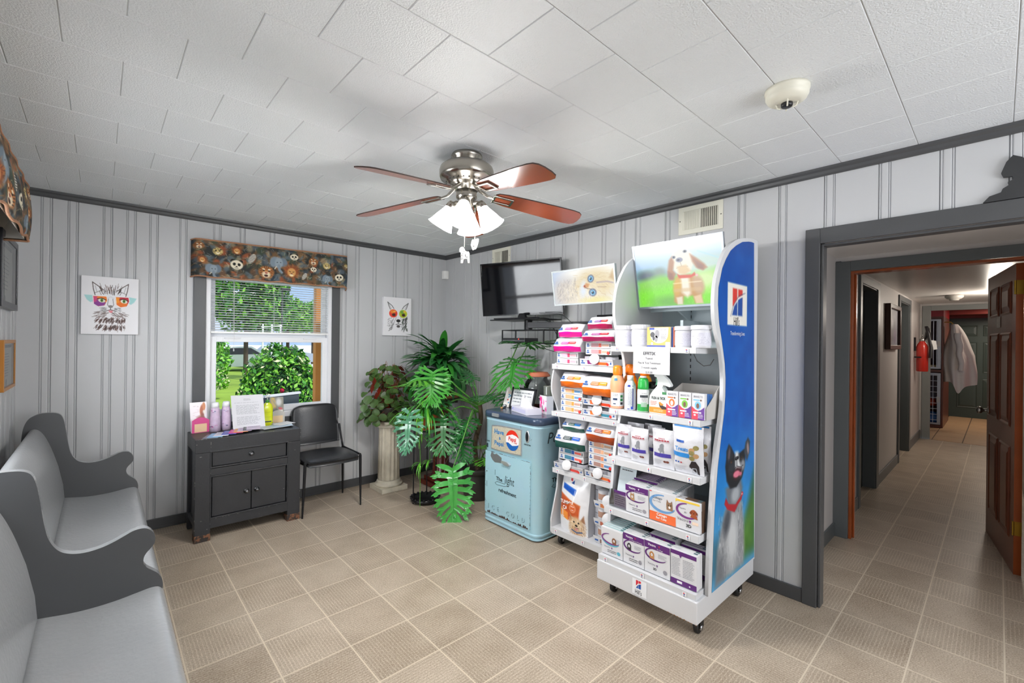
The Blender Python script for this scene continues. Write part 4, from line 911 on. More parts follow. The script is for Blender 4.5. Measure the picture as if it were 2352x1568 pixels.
def shelf(t, x, y0, y1, z, lip, back, name='shelf', marks=3, ys=None):
    q = MB(); q.box((x+.004, y1, z-.012), (back, y0, z)); 
    q.hexa([(x, y1, z-lip), (x+.004, y1, z-lip), (x+.004, y0, z-lip), (x, y0, z-lip), (x-.002, y1, z+.003), (x+.004, y1, z+.003), (x+.004, y0, z+.003), (x-.002, y0, z+.003)])
    for yy in (y0, y1):   # end brackets
        q.hexa([(x+.004, yy-.0015, z-lip), (back, yy-.0015, z-lip*1.3), (back, yy+.0015, z-lip*1.3), (x+.004, yy+.0015, z-lip), (x+.004, yy-.0015, z), (back, yy-.0015, z), (back, yy+.0015, z), (x+.004, yy+.0015, z)])
    sh = q.build(name, rackw, t, bevel=.0012)
    n = marks
    for i in range(n):
        q = MB(); yy = y0+(y1-y0)*(.09+.82*i/(n-1)); O = Vector((x-.0035, yy+.008, z-lip*.5-.004))
        q.rect(-.003, -.010, .018, .016, O, UF, VF, 0, .0003); logo(q, .0015, .0, .012, O, UF, VF, 1, 2, 3, 4, off=.0008); q.rect(.001, -.0065, .014, -.0040, O, UF, VF, 4, .0008)
        q.build('price_label', [C('#f2f1f3', .4)]+LOGC, sh)
    return sh

# ---------------------------------------------------------------- main rack
rk = thing('display_rack', 'tall white pet product rack on wheels with blue dog side panel', 'display rack', (-.45, -3.08, 0))
q = MB(); q.box((-.822, -3.375, .099), (-.09, -2.785, .208)); base = q.build('base', rackw, rk, bevel=.004)
q = MB(); O = Vector((-.8225, -3.02, .115)); q.rect(0, -.002, .086, .081, O, UF, VF, 0, .0004); logo(q, .022, .034, .042, O, UF, VF, 1, 2, 3, 4, "Hill's", .034, .0008); q.text('Transforming Lives', .0085, O+UF*.045+VF*(-.012), UF, VF, 4, off=.0008)
q.build('logo_plate', [C('#eef0f4', .4)]+LOGC, base)
q = MB()
for i in range(9): x = -.8225; yy = -3.22-.018*i+R.uniform(-.004, .004); q.add([(x, yy, .099), (x, yy-.010, .099), (x, yy-.006, .099+R.uniform(.002, .006)), (x, yy-.001, .099+R.uniform(.001, .005))], [(0,1,2,3)])
q.build('rust_chip', C('#9a6a3c', .8), base)
for x, y in ((-.70, -3.33), (-.20, -3.33), (-.70, -2.83), (-.20, -2.83)): caster(rk, x, y, .10)
OUT = [(-.105,.20),(-.724,.208),(-.719,.33),(-.713,.444),(-.696,.604),(-.674,.789),(-.644,.927),(-.615,1.02),(-.592,1.09),(-.577,1.17),(-.572,1.25),(-.580,1.33),(-.606,1.42),(-.651,1.504),(-.680,1.57),(-.692,1.64),(-.690,1.705),(-.677,1.77),(-.651,1.828),(-.59,1.915),(-.54,1.96),(-.488,1.992),(-.42,2.022),(-.345,2.042),(-.25,2.058),(-.165,2.066),(-.105,2.066)]
def smooth_front(z):   # x of the front edge of the blue print at height z
    pts = [(.208,-.690),(.421,-.678),(.62,-.664),(.829,-.633),(1.028,-.582),(1.10,-.562),(1.185,-.550),(1.28,-.549),(1.358,-.561),(1.481,-.602),(1.56,-.634),(1.66,-.652),(1.745,-.648),(1.846,-.605),(1.90,-.56),(1.952,-.502),(1.99,-.43),(2.023,-.345),(2.040,-.25),(2.046,-.19)]
    for (a, b), (c_, d) in zip(pts[:-1], pts[1:]):
        if z <= c_: return b+(d-b)*max(0, (z-a))/(c_-a)
    return pts[-1][1]
for nm, ya in (('side_panel', -3.385), ('side_panel', -2.800)):
    q = MB(); q.smooth_prism(OUT, (0, ya, 0), (1, 0, 0), (0, 0, 1), (0, .018, 0)); pn = q.build(nm, rackw, rk)
    if ya < -3: blue = pn
def side_art():
    W, Hh = 190, 620; c = Cv(110, 360, W, Hh, '#0052aa')
    c.grad(0, '#004ca4', 330, '#0058b6'); c.grad(330, '#0058b6', 470, '#1f84cc'); c.grad(470, '#1f84cc', 540, '#4f9fd0')
    Y0 = c.Y; c.Y = Y0+22
    c.poly([(110, 620), (190, 460), (190, 620)], '#2f5f2c', 1, 14); c.poly([(60, 620), (190, 520), (190, 620)], '#4d8228', 1, 20); c.poly([(0, 620), (0, 560), (90, 560), (120, 620)], '#2c5560', .8, 18); c.noise(.03, 30, 3)
    # logo sign
    c.poly([(52, 110), (140, 110), (140, 186), (52, 186)], '#ece9e0'); c.poly([(74, 119), (94, 119), (94, 152), (74, 152)], '#d83a30'); c.poly([(98, 119), (118, 119), (118, 152), (98, 152)], '#d83a30')
    c.poly([(68, 168), (80, 148), (98, 137), (118, 130), (118, 168)], '#174a9c'); c.line([(96, 119), (96, 168)], 3, '#ece9e0'); c.line([(66, 174), (80, 150), (100, 136), (130, 127)], 3.4, '#ece9e0'); c.line([(66, 170), (76, 152), (100, 132), (130, 124)], 1.2, '#243a6a')
    # dog
    k = '#14171b'; c.Y = np.where(Y0 < 494, 322+(Y0-377)/.66, Y0+6)
    c.poly([(18, 620), (22, 560), (34, 528), (50, 500), (70, 480), (110, 476), (126, 500), (136, 540), (140, 590), (136, 620)], '#9a9da1', 1, 6); c.tufts(240, (24, 500, 134, 615), 9, 2.2, ['#5a5f66', '#8a8f96', '#e6e8ea', '#3a3e44'], 265, 25, 4, .4)
    c.ell(84, 560, 22, 45, '#c9ccce', 0, .5); c.ell(60, 520, 14, 26, '#3a3e46', 20, .5, .8); c.poly([(14, 620), (24, 570), (44, 580), (50, 620)], '#6d7278', .9, 8)
    c.poly([(52, 440), (58, 470), (66, 500), (96, 512), (122, 492), (128, 460), (120, 430)], '#6a7078', 1, 6); c.ell(96, 470, 18, 22, '#aab0b6', 10, .4)
    c.poly([(48, 480), (62, 500), (92, 512), (124, 492), (127, 478), (96, 497), (66, 486), (54, 464)], '#b31f2a'); c.ell(126, 478, 6, 6, '#c8303a'); c.ell(126, 478, 2.5, 2.5, '#e8d8d8')
    c.poly([(56, 420), (50, 380), (58, 340), (64, 326), (76, 338), (90, 356), (112, 358), (134, 352), (140, 372), (138, 402), (126, 430), (100, 450), (72, 446)], k, 1, 3)
    c.poly([(56, 376), (54, 340), (64, 322), (76, 334), (84, 358), (70, 376)], '#22262c', 1, 3); c.ell(66, 350, 5, 16, '#5a5058', 8, .4); c.poly([(134, 360), (140, 334), (152, 322), (162, 336), (160, 368), (148, 390)], '#3a3e44', 1, 3); c.ell(152, 354, 5, 17, '#a08a8c', -8, .4)
    c.poly([(92, 350), (106, 352), (112, 380), (124, 400), (120, 424), (98, 420), (92, 396)], '#d8dadc', 1, 5); c.ell(76, 396, 14, 18, '#2b2f36', 0, .4); c.ell(128, 396, 10, 16, '#8d9298', 0, .4)
    c.ell(76, 374, 4, 4.4, '#5a3a24'); c.ell(77, 373, 2, 2.4, '#0a0a0a'); c.ell(122, 374, 3.8, 4.2, '#5a3a24'); c.ell(122, 373, 1.9, 2.2, '#0a0a0a'); c.ell(100, 370, 9, 6, '#0e0f11'); c.ell(98, 368, 3, 1.4, '#5c6066')
    c.line([(100, 376), (100, 392), (80, 404), (70, 400)], 2.2, '#101215'); c.line([(100, 392), (120, 400), (130, 396)], 2.2, '#101215'); c.poly([(82, 406), (100, 396), (124, 404), (118, 424), (96, 432), (84, 422)], '#3b1418', 1, 3); c.ell(100, 414, 15, 9, '#e07a92', 4, .2); c.ell(116, 418, 8, 5, '#d06a80', 10, .3)
    return c
def side_map(u, v):
    z = 2.044-v*(2.044-.212); xf = smooth_front(z)+.004; xb = -.168+.055*v; return (xf+(xb-xf)*u, -3.3862, z)
# paint in true proportions: re-sample so the picture is not squeezed by the curved edge
sa = side_art()
ny, nx = sa.ny, sa.nx; src = sa.a.copy(); xmin, xmax = -.69, -.113
for j in range(ny):
    v = j/(ny-1); z = 2.044-v*(2.044-.212); xf = smooth_front(z)+.004; xb = -.168+.055*v
    uu = (xf+(xb-xf)*np.linspace(0, 1, nx)-xmin)/(xmax-xmin)*(nx-1); i0 = np.clip(uu.astype(int), 0, nx-2); fr_ = np.clip(uu-i0, 0, 1)[:, None]
    sa.a[j] = src[j, i0]*(1-fr_)+src[j, i0+1]*fr_
print_m = attr_mat('glossy_print', .45)
sa.build('dog_print', side_map, print_m, blue)
q = MB(); O = Vector((0, -3.3866, 0)); U_ = Vector((1, 0, 0)); q.text("Hill's", .066, O+U_*(-.412)+VF*1.578, U_, VF, 0, False, .0006, .62, ); q.text('Transforming Lives', .030, O+U_*(-.395)+VF*1.515, U_, VF, 1, False, .0006, .85)
q.build('print_lettering', [C('#1a1a1c', .4), C('#e8eef8', .4)], blue)
q = MB()
for z in (.5, .87, 1.13, 1.40, 1.72): xx = smooth_front(z)-.008; q.box((xx-.006, -3.390, z-.008), (xx+.012, -3.384, z+.008))
q.build('print_clip', rackw, blue) if False else None
q = MB(); q.box((-.135, -3.367, .2), (-.125, -2.782, 2.0)); bp_ = q.build('back_panel', rackb, rk)
q = MB()
for yy in (-3.0, -3.2):
    for i in range(42): q.box((-.1362, yy-.004, .3+i*.04), (-.1352, yy+.004, .3+i*.04+.022))
q.build('slot_strip', C('#4c5358', .7), bp_)
shelf(rk, -.712, -2.788, -3.305, 1.435, .028, -.14); shelf(rk, -.722, -2.788, -3.335, 1.068, .030, -.14); shelf(rk, -.742, -2.788, -3.345, .785, .034, -.14); shelf(rk, -.762, -2.788, -3.35, .502, .036, -.14)
shelf(rk, -.812, -2.788, -3.36, .236, .03, -.14)
q = MB(); q.box((-.36, -3.32, 1.655), (-.345, -2.84, 1.68)); q.box((-.36, -3.06, 1.55), (-.14, -3.04, 1.60)); q.prism([(-.35, 1.68), (-.14, 1.60), (-.14, 1.72), (-.35, 1.80)], (0, -3.0, 0), (1, 0, 0), (0, 0, 1), (0, .012, 0)); q.build('screen_bracket', rackb, rk, bevel=.002)
q = MB(); q.tube([(-.705, -3.29, 1.405), (-.70, -3.305, 1.37), (-.68, -3.33, 1.345), (-.66, -3.355, 1.35), (-.64, -3.365, 1.38)], .0022, 6); q.build('cable', C('#2a2a2c', .5), rk)

# ---------------------------------------------------------------- second rack
rk2 = thing('display_rack', 'lower white pet food rack on wheels between the blue cooler and tall rack', 'display rack', (-.3, -2.46, 0))
O2 = [(-.07,.085),(-.545,.085),(-.545,.186),(-.486,.395),(-.466,.582),(-.457,.70),(-.455,.82),(-.470,.90),(-.501,1.0),(-.535,1.06),(-.553,1.115),(-.550,1.193),(-.516,1.302),(-.49,1.312),(-.07,1.312)]
for ya in (-2.178, -2.772):
    q = MB(); q.smooth_prism(O2, (0, ya, 0), (1, 0, 0), (0, 0, 1), (0, .012, 0)); q.build('side_panel', rackw, rk2)
q = MB(); q.box((-.545, -2.76, .085), (-.07, -2.18, .125)); q.build('base', rackw, rk2, bevel=.002)
shelf(rk2, -.548, -2.17, -2.76, 1.300, .034, -.075); shelf(rk2, -.548, -2.17, -2.76, .962, .032, -.075); shelf(rk2, -.532, -2.17, -2.76, .552, .032, -.075); shelf(rk2, -.545, -2.17, -2.76, .128, .034, -.075)
q = MB(); q.box((-.078, -2.76, .1), (-.07, -2.18, 1.31)); q.build('back_panel', rackb, rk2)
for x, y in ((-.46, -2.215), (-.14, -2.215), (-.46, -2.70), (-.14, -2.70)): caster(rk2, x, y, .086)
q = MB(); q.box((-.12, -2.50, 1.31), (-.09, -2.44, 1.95)); q.box((-.45, -2.49, 1.76), (-.09, -2.45, 1.80)); q.build('screen_post', met, rk2, bevel=.002)

# ================================================================ SCREENS
def screen(name, label, TLc, TRc, BLc, art, strength, bez, bez_m, thick, body_m, border=.0):
    TLc, TRc, BLc = Vector(TLc), Vector(TRc), Vector(BLc); U = (TRc-TLc); Wd = U.length; U.normalize(); D = (BLc-TLc); Hh = D.length; D = (D-U*D.dot(U)).normalized(); N = D.cross(U).normalized()
    if N.dot(Vector((-1, 0, 0))) < 0: N = -N
    BRc = TRc+D*Hh; BLc = TLc+D*Hh
    t = thing(name, label, 'television', tuple((BLc+BRc)/2))
    q = MB(); P8 = [BLc, BRc, BRc-N*thick, BLc-N*thick, TLc, TRc, TRc-N*thick, TLc-N*thick]
    k = min(.5, .10); ins = thick*.5
    q.hexa([BLc, BRc, BRc-N*.02, BLc-N*.02, TLc, TRc, TRc-N*.02, TLc-N*.02])
    q.hexa([BLc-N*.02+U*ins-D*ins, BRc-N*.02-U*ins-D*ins, BRc-N*thick-U*ins*2-D*ins*2, BLc-N*thick+U*ins*2-D*ins*2, TLc-N*.02+U*ins+D*ins, TRc-N*.02-U*ins+D*ins, TRc-N*thick-U*ins*2+D*ins*2, TLc-N*thick+U*ins*2+D*ins*2])
    q.build('housing', body_m, t, bevel=.003)
    q = MB(); o = [TLc, TRc, BRc, BLc]; i_ = [TLc+U*bez+D*bez, TRc-U*bez+D*bez, BRc-U*bez-D*bez, BLc+U*bez-D*bez]
    q.add([p+N*.004 for p in o]+[p+N*.004 for p in i_]+[p for p in o]+[p+N*.001 for p in i_], [(0,1,5,4),(1,2,6,5),(2,3,7,6),(3,0,4,7),(0,8,9,1),(1,9,10,2),(2,10,11,3),(3,11,8,0),(4,5,13,12),(5,6,14,13),(6,7,15,14),(7,4,12,15)])
    q.build('bezel', bez_m, t)
    if art is None:
        q = MB(); q.add([p+N*.0012 for p in i_], [(0,1,2,3)]); q.build('dark_screen', mat('glossy_black_screen', '#0b0c10', .05, var=0, spec=.6), t)
    else:
        art.build('picture', planar(i_[0]+N*.0012, i_[1]+N*.0012, i_[3]+N*.0012), attr_mat('lit_screen_%d' % int(strength*100), .3, emit=strength), t)
    return t, N
def kitten_art():
    W, Hh = 150, 78; c = Cv(190, 100, W, Hh, '#f2f0e6')
    c.ell(10, 10, 40, 60, '#a9bfe6', 0, .8, .9); c.ell(75, 8, 60, 16, '#fbfaf4', 0, .6)
    c.ell(30, 50, 34, 34, '#ddd6cf', 0, .4); c.ell(60, 56, 34, 30, '#f4ead6', 0, .5); c.ell(105, 36, 46, 34, '#e9d9b4', 0, .3); c.ell(88, 60, 26, 18, '#f7f0dc', 0, .5)
    c.tufts(420, (6, 26, 60, 76), 9, .9, ['#8d8893', '#b9b2b8', '#fbf8f2', '#d9cdb8', '#6d6874'], lambda x, y: 60+x*.7, 30, 3, .26)
    c.tufts(300, (60, 10, 148, 76), 9, .8, ['#d6b983', '#fff8e6', '#c09a60', '#efe0bc', '#e4c98a'], lambda x, y: 170-(y-30)*1.0, 26, 4, .30)
    c.poly([(138, 26), (148, 8), (150, 34)], '#caa777', .8, 3)
    c.line([(110, 34), (134, 34), (146, 38)], 3, '#8f7fa8', .5, 3); c.line([(112, 44), (130, 46)], 2, '#a98a78', .5, 2)
    c.ell(76, 46, 8, 18, '#e6eefa', 10, .5, .9); c.poly([(76, 40), (84, 33), (92, 36), (88, 44), (80, 45)], '#d8965e', .85, 2); c.ell(80, 40, 2, 2.5, '#b0503a', 0, .3); c.line([(80, 42), (86, 46), (96, 48)], 1.3, '#5a4650', .7)
    for x, y, rx, ry, ro in ((96, 24, 5, 6.5, 15), (98, 56, 6, 6.5, -35)):
        c.ell(x, y, rx*1.5, ry*1.35, '#4a5a86', ro, .2, .9); c.ell(x, y, rx, ry, '#bfe2f4', ro, .15); c.ell(x, y, rx*.75, ry*.8, '#4a9ac8', ro, .3); c.ell(x, y, rx*.38, ry*.42, '#0a1420', ro, .3); c.ell(x-1.4, y-1.6, 1.2, 1.2, '#fff', 0, .3)
    c.tufts(40, (84, 56, 96, 70), 14, .5, ['#fff', '#c9c0d0'], 250, 25, 9, .6); c.ell(104, 74, 30, 7, '#f4e9a0', 0, .6, .8)
    return c
def beagle_art():
    W, Hh = 200, 160; c = Cv(210, 170, W, Hh, '#bcd8f4')
    c.grad(0, '#ffffff', 26, '#d8eafa'); c.grad(26, '#d8eafa', 78, '#8fbce6')
    c.ell(150, 60, 80, 22, '#c6dccf', 0, .5, .9); c.ell(30, 78, 36, 16, '#7fa48c', 0, .5, .9); c.ell(24, 80, 20, 14, '#5f6b7c', 0, .5, .9); c.ell(60, 72, 14, 12, '#8b9a94', 0, .5, .8)
    c.poly([(0, 92), (60, 80), (110, 84), (200, 72), (200, 160), (0, 160)], '#8fd85c', 1, 8); c.poly([(0, 118), (90, 104), (200, 112), (200, 160), (0, 160)], '#86e83e', 1, 10)
    c.tufts(300, (0, 96, 200, 160), 6, .9, ['#a8f060', '#68c030', '#c8ff80'], 90, 25, 3, .4); c.ell(160, 100, 36, 24, '#eef6c8', 0, .6, .7)
    c.ell(80, 148, 42, 14, '#6fae5a', 0, .6, .7)
    br, wh = '#c99a63', '#f0ead8'
    c.poly([(88, 150), (92, 112), (96, 92), (104, 84), (130, 84), (142, 96), (150, 118), (152, 152), (136, 156), (132, 138), (112, 138), (108, 156), (94, 156)], br, 1, 3); c.poly([(106, 88), (126, 88), (128, 132), (120, 142), (108, 128)], wh, 1, 4); c.ell(146, 112, 12, 24, '#caa884', -10, .3); c.ell(98, 112, 9, 22, '#d8ad4e', 8, .4); c.line([(94, 122), (148, 122)], 9, '#d8b98a', .6, 4)
    c.poly([(94, 140), (108, 138), (108, 158), (96, 158)], '#e9dcc6', 1, 2); c.poly([(134, 140), (150, 136), (154, 158), (138, 158)], '#e6c9a2', 1, 2)
    c.poly([(90, 40), (96, 26), (108, 18), (124, 22), (136, 34), (138, 60), (130, 80), (104, 84), (94, 70)], wh, 1, 3)
    c.poly([(84, 44), (92, 34), (96, 50), (92, 70), (98, 80), (90, 96), (80, 92), (78, 72)], '#b5876a', 1, 2.5); c.poly([(80, 72), (90, 78), (92, 92), (82, 94), (78, 84)], '#94685a', .9, 3)
    c.poly([(132, 34), (146, 46), (162, 62), (168, 72), (158, 78), (144, 70), (136, 54)], '#b5876a', 1, 2.5); c.poly([(140, 48), (160, 66), (160, 76), (148, 72)], '#8f6a64', .8, 3)
    c.ell(122, 27, 5, 4, '#8f96a4', 0, .2); c.ell(122, 27, 2.4, 2.4, '#1e2430', 0, .2); c.ell(96, 38, 4.4, 4, '#8f96a4', 0, .2); c.ell(96, 38, 2.2, 2.4, '#2a3040', 0, .2); c.ell(108, 46, 8, 6, '#8b90a6', 0, .2); c.ell(106, 46, 3.5, 2.4, '#3c4256', 0, .3); c.line([(110, 52), (112, 62), (100, 66)], 1.2, '#8d7a6a', .7); c.line([(112, 62), (126, 64)], 1.2, '#8d7a6a', .7)
    c.poly([(102, 62), (122, 60), (132, 76), (118, 84), (104, 80)], '#dfc193', .9, 3); c.poly([(100, 80), (106, 84), (132, 86), (140, 80), (142, 88), (130, 93), (104, 92)], '#d85a48', 1, 1.5); c.ell(144, 88, 3, 3, '#e8c0c0')
    for _ in range(1): c.line([(90, 104), (152, 104)], 3, '#fff2d0', .55, 2); c.line([(150, 30), (196, 54)], 3, '#a4dcf0', .4, 3)
    return c
screen('television', 'lit screen showing a beagle puppy on grass above the tall rack', (-.516, -2.80, 2.056), (-.516, -3.352, 2.056), (-.436, -2.80, 1.672), beagle_art(), .92, .012, mat('silver_bezel', '#aab2bc', .3, metal=.4), .07, mat('screen_housing_grey', '#8b8e93', .4))
screen('television', 'lit screen showing a cream kitten with blue eyes beside black television', (-.545, -2.152, 1.966), (-.535, -2.685, 1.966), (-.505, -2.152, 1.722), kitten_art(), .92, .010, mat('pale_bezel', '#c4ccd0', .3, metal=.3), .10, mat('screen_housing_pale', '#b9c6c6', .4))
tv, Ntv = screen('television', 'large switched-off black television nearest the room corner', (-.449, -1.20, 2.147), (-.175, -1.915, 2.156), (-.387, -1.205, 1.685), None, 0, .010, mat('gloss_black_bezel', '#101014', .2), .035, mat('tv_housing_black', '#18181b', .4))
# tv stand foot, wall arm and shelf
q = MB(); q.tube([(-.285, -1.585, 1.70), (-.285, -1.585, 1.662)], [.03, .045], 16); q.prism([(-.42, -1.36), (-.25, -1.33), (-.16, -1.78), (-.36, -1.86)], (0, 0, 1.650), (1, 0, 0), (0, 1, 0), (0, 0, .010)); q.build('stand_foot', mat('gloss_black_bezel', '#101014', .2), tv, bevel=.003)
arm = thing('wall_bracket', 'black metal wall arm and tray under the black television', 'wall bracket', (-.2, -1.7, 1.6))
q = MB(); q.box((-.43, -1.90, 1.640), (-.14, -1.32, 1.648)); q.build('tray', met, arm, bevel=.002)
q = MB(); q.hexa([(-.30, -1.66, 1.575), (-.24, -1.66, 1.575), (.0, -2.22, 1.575), (-.06, -2.26, 1.575), (-.30, -1.66, 1.625), (-.24, -1.66, 1.625), (-.0, -2.22, 1.625), (-.06, -2.26, 1.625)]); q.tube([(-.27, -1.64, 1.555), (-.27, -1.64, 1.645)], .035, 16); q.box((-.012, -2.30, 1.52), (-.001, -2.16, 1.68)); q.build('swing_arm', met, arm, bevel=.002)
q = MB()
y0, y1, z0, z1 = -1.40, -1.905, 1.442, 1.560
for xx in (-.36, -.20):
    for a, b in (((y0, z0), (y1, z0+.008)), ((y0, z1-.008), (y1, z1)), ((y0, z0), (y0-.010, z1)), ((y1+.010, z0), (y1, z1))): q.box((xx, a[0], a[1]), (xx+.010, b[0], b[1]))
for yy in (y0-.005, y1+.005): q.box((-.35, yy-.004, z0), (-.20, yy+.004, z0+.008)); q.box((-.35, yy-.004, z1-.008), (-.20, yy+.004, z1))
q.box((-.30, -1.66, z1), (-.25, -1.62, 1.60)); q.build('box_cradle', met, arm, bevel=.001)
cbx = thing('cable_box', 'small black cable box with red light in the cradle below the television', 'cable box', (-.28, -1.55, z0+.009))
q = MB(); q.box((-.37, -1.70, z0+.0085), (-.21, -1.425, z0+.048)); q.build('case', mat('cable_box_black', '#1b1a1f', .3), cbx, bevel=.003)
q = MB(); q.box((-.3712, -1.70, z0+.024), (-.3702, -1.425, z0+.027)); q.build('silver_line', C('#8d8a92', .3), cbx)
q = MB(); q.lathe([(0, 0), (.0045, .0008), (0, .0016)], (-.3705, -1.628, z0+.038), 12, M=Matrix.Rotation(-pi/2, 4, 'Y')); q.build('red_light', mat('red_led', '#ff2a22', .4, emit=6), cbx)
for pts in ([(-.25, -1.75, 1.70), (-.2, -1.95, 1.68), (-.15, -2.05, 1.60), (-.05, -2.12, 1.62)], [(-.24, -1.60, 1.46), (-.12, -1.8, 1.38), (-.05, -1.9, 1.40), (-.1, -2.0, 1.43), (-.2, -2.12, 1.46)], [(-.2, -1.82, 1.64), (-.10, -1.86, 1.45), (-.015, -1.90, 1.30), (-.012, -1.91, .6)], [(-.22, -1.7, 1.66), (-.10, -1.98, 1.56), (-.03, -2.05, 1.45), (-.02, -2.1, 1.2)]):
    q = MB(); 
    P_ = [Vector(p) for p in pts]; sm_ = []
    for i in range(len(P_)-1):
        p0, p1, p2, p3 = P_[max(i-1, 0)], P_[i], P_[i+1], P_[min(i+2, len(P_)-1)]
        for k in range(8):
            s_ = k/8; sm_.append(.5*((2*p1)+(p2-p0)*s_+(2*p0-5*p1+4*p2-p3)*s_*s_+(3*p1-p0-3*p2+p3)*s_**3))
    q.tube(sm_+[P_[-1]], .0028, 6); q.build('cable', C('#161618', .5), arm)
# ================================================================ PRODUCTS on the racks (fronts face -x)
card_w = mat('white_carton', '#dcdcdf', .4, var=.02); gloss_w = mat('white_gloss_film', '#d8d8dd', .22, var=.05, vscale=18, bump=.25, bscale=35); plas_w = mat('white_plastic_tub', '#dcdce2', .35, var=.02)
blue_lab = C('#2e5fa6', .4); grey_t = C('#8f929a', .5); dark_t = C('#2a2a2e', .5)
O0 = Vector((0, 0, 0))

def tub(name, label, loc, r, h, ribbed, group=None, seed=1):
    t = thing(name, label, 'tub', loc, group); x, y, z = loc
    q = MB(); q.lathe([(0, z), (r*.92, z), (r*.95, z+.004), (r, z+h*.72), (r, z+h*.76), (r*.94, z+h*.78), (r*.94, z+h*.82), (0, z+h*.82)], (x, y, 0), 40); q.build('jar_body', plas_w, t)
    q = MB(); q.lathe([(0, z+h*.80), (r*1.04, z+h*.80), (r*1.05, z+h*.82), (r*1.05, z+h*.97), (r*1.0, z+h), (0, z+h)], (x, y, 0), 48, flute=.025 if ribbed else 0, sm=not ribbed); q.build('lid', plas_w, t)
    q = MB(); r_ = random.Random(seed)
    def wrap(a0, a1, z0, z1, m):
        n = max(1, int((a1-a0)/.12)); vs = []
        for i in range(n+1):
            a = a0+(a1-a0)*i/n; rr_ = r*1.004
            vs += [(x+rr_*math.cos(a), y+rr_*math.sin(a), z+z0), (x+rr_*math.cos(a), y+rr_*math.sin(a), z+z1)]
        q.add(vs, [(2*i, 2*i+2, 2*i+3, 2*i+1) for i in range(n)], m, True)
    wrap(pi*.62, pi*1.75, h*.10, h*.68, 1)
    for k in range(9):
        zz = h*(.62-.055*k); a = pi*.95
        while a < pi*1.42: L = r_.uniform(.06, .22); wrap(a, a+L, zz, zz+.0016, 0); a += L+.05
    wrap(pi*.78, pi*.88, h*.50, h*.535, 2)
    q.build('wrap_label', [C('#7c7d98', .5), C('#d9d8e4', .4), dark_t], t)
    return t
tub('supplement_tub', 'leftmost white ribbed-lid tub on the top shelf of the tall rack', (-.64, -2.832, 1.436), .052, .125, True, seed=1)
tub('supplement_tub', 'white ribbed-lid tub directly left of the yellow dog flea box', (-.635, -2.940, 1.436), .052, .128, True, seed=2)
tub('supplement_tub', 'smooth-lid white tub directly right of the thin blue and red boxes', (-.64, -3.205, 1.436), .047, .115, False, seed=3)
tub('supplement_tub', 'rightmost smooth-lid white tub on the top shelf of the tall rack', (-.645, -3.300, 1.436), .049, .118, False, seed=4)

def carton(name, label, cat, loc, w, h, d, cols, fn=None, group=None, rz=0, ry=0, body=None, parts='printed_front'):
    """box with its front at x=0; fn(mb,U,V) draws on the front"""
    t = thing(name, label, cat, (0, 0, 0), group)
    q = MB(); q.box((0, -w/2, 0), (d, w/2, h)); q.build('box', body or card_w, t, bevel=.0012)
    if fn: q = MB(); O = Vector((-.0004, w/2, 0)); fn(q, O, UF, VF, w, h); q.build(parts, cols, t)
    place(t, loc, rz, ry=ry); return t

def effi(q, O, U, V, w, h):
    q.rect(0, 0, w, h, O, U, V, 0, .0002); q.rect(0, 0, w*.85, h*.10, O, U, V, 1, .0005); q.poly([(w*.14, h*.97)]+[(w*(.52-.38*math.cos(a)), h*(.62-.42*math.sin(a))) for a in [pi*i/14 for i in range(15)]]+[(w*.92, h*.97)], O, U, V, 2, .0006)
    q.rect(w*.1, h*.86, w*.32, h*.97, O, U, V, 1, .0009); q.disc(w*.24, h*.62, w*.10, h*.14, O, U, V, 3, .0009); q.disc(w*.44, h*.66, w*.10, h*.20, O, U, V, 4, .001); q.disc(w*.40, h*.42, w*.07, h*.16, O, U, V, 4, .001); q.disc(w*.29, h*.45, w*.05, h*.12, O, U, V, 3, .001)
    q.text('EFFITIX', h*.11, O+U*w*.68+V*h*.85, U, V, 3, False, .0010, .9, .3); q.disc(w*.22, h*.18, .007, .008, O, U, V, 2, .0009); q.text('3', h*.09, O+U*w*.22+V*h*.18, U, V, 1, True, .0012); q.lines(w*.6, w*.86, h*.64, 4, h*.07, h*.02, O, U, V, 3, 3, .001)
    q.rect(w*.80, -.001, w*.99, h*.26, O, U, V, 5, .0012)
carton('flea_treatment_box', 'yellow and white dog flea treatment box in the middle of the top shelf', 'box', (-.675, -3.075, 1.436), .140, .112, .035, [C('#e3b45c', .4), C('#3e52a8', .4), C('#f2f0ee', .4), C('#55565c', .5), C('#9a9aa0', .5), C('#e6e0c8', .5)], effi)
for i, (c_, nm) in enumerate((('#2456b0', 'blue'), ('#c2592a', 'rust red'), ('#33343a', 'dark grey'))):
    carton('flea_treatment_box', '%s thin box seen by its edge right of the yellow flea box' % nm, 'box', (-.665, -3.151-.0085*i, 1.436), .0078, .110, .12, None, None, body=C(c_, .4))
# paper notice hanging from the lip
q = MB(); O = Vector((-.7165, -2.943, 1.288)); q.hexa([O+Vector((.0008, 0, 0)), O+Vector((.0008, 0, 0))+UF*.222, O+UF*.222, O, O+Vector((.0008, 0, .149)), O+Vector((.0008, 0, .149))+UF*.222, O+UF*.222+VF*.149, O+VF*.149])
C_ = O+UF*.1
for i, (s_, sz, bd) in enumerate((('EFFITIX', .024, True), ('Topical', .016, False), ('Flea & Tick Treatment', .016, False), ('3 month supply', .016, False), ('$19.00', .016, False))): q.text(s_, sz, C_+VF*(.112-.026*i), UF, VF, 1, bd, .0008, .95)
for a in (.04, .17): q.poly([(a, .138), (a+.014, .130), (a+.016, .133), (a+.003, .141)], O, UF, VF, 2, .0012)
no = thing('price_notice', 'white paper price notice hanging below the top shelf', 'notice', (-.7165, -3.05, 1.29)); q.build('sheet', [mat('paper_white', '#d6d6da', .7), dark_t, C('#ffffff', .2)], no)

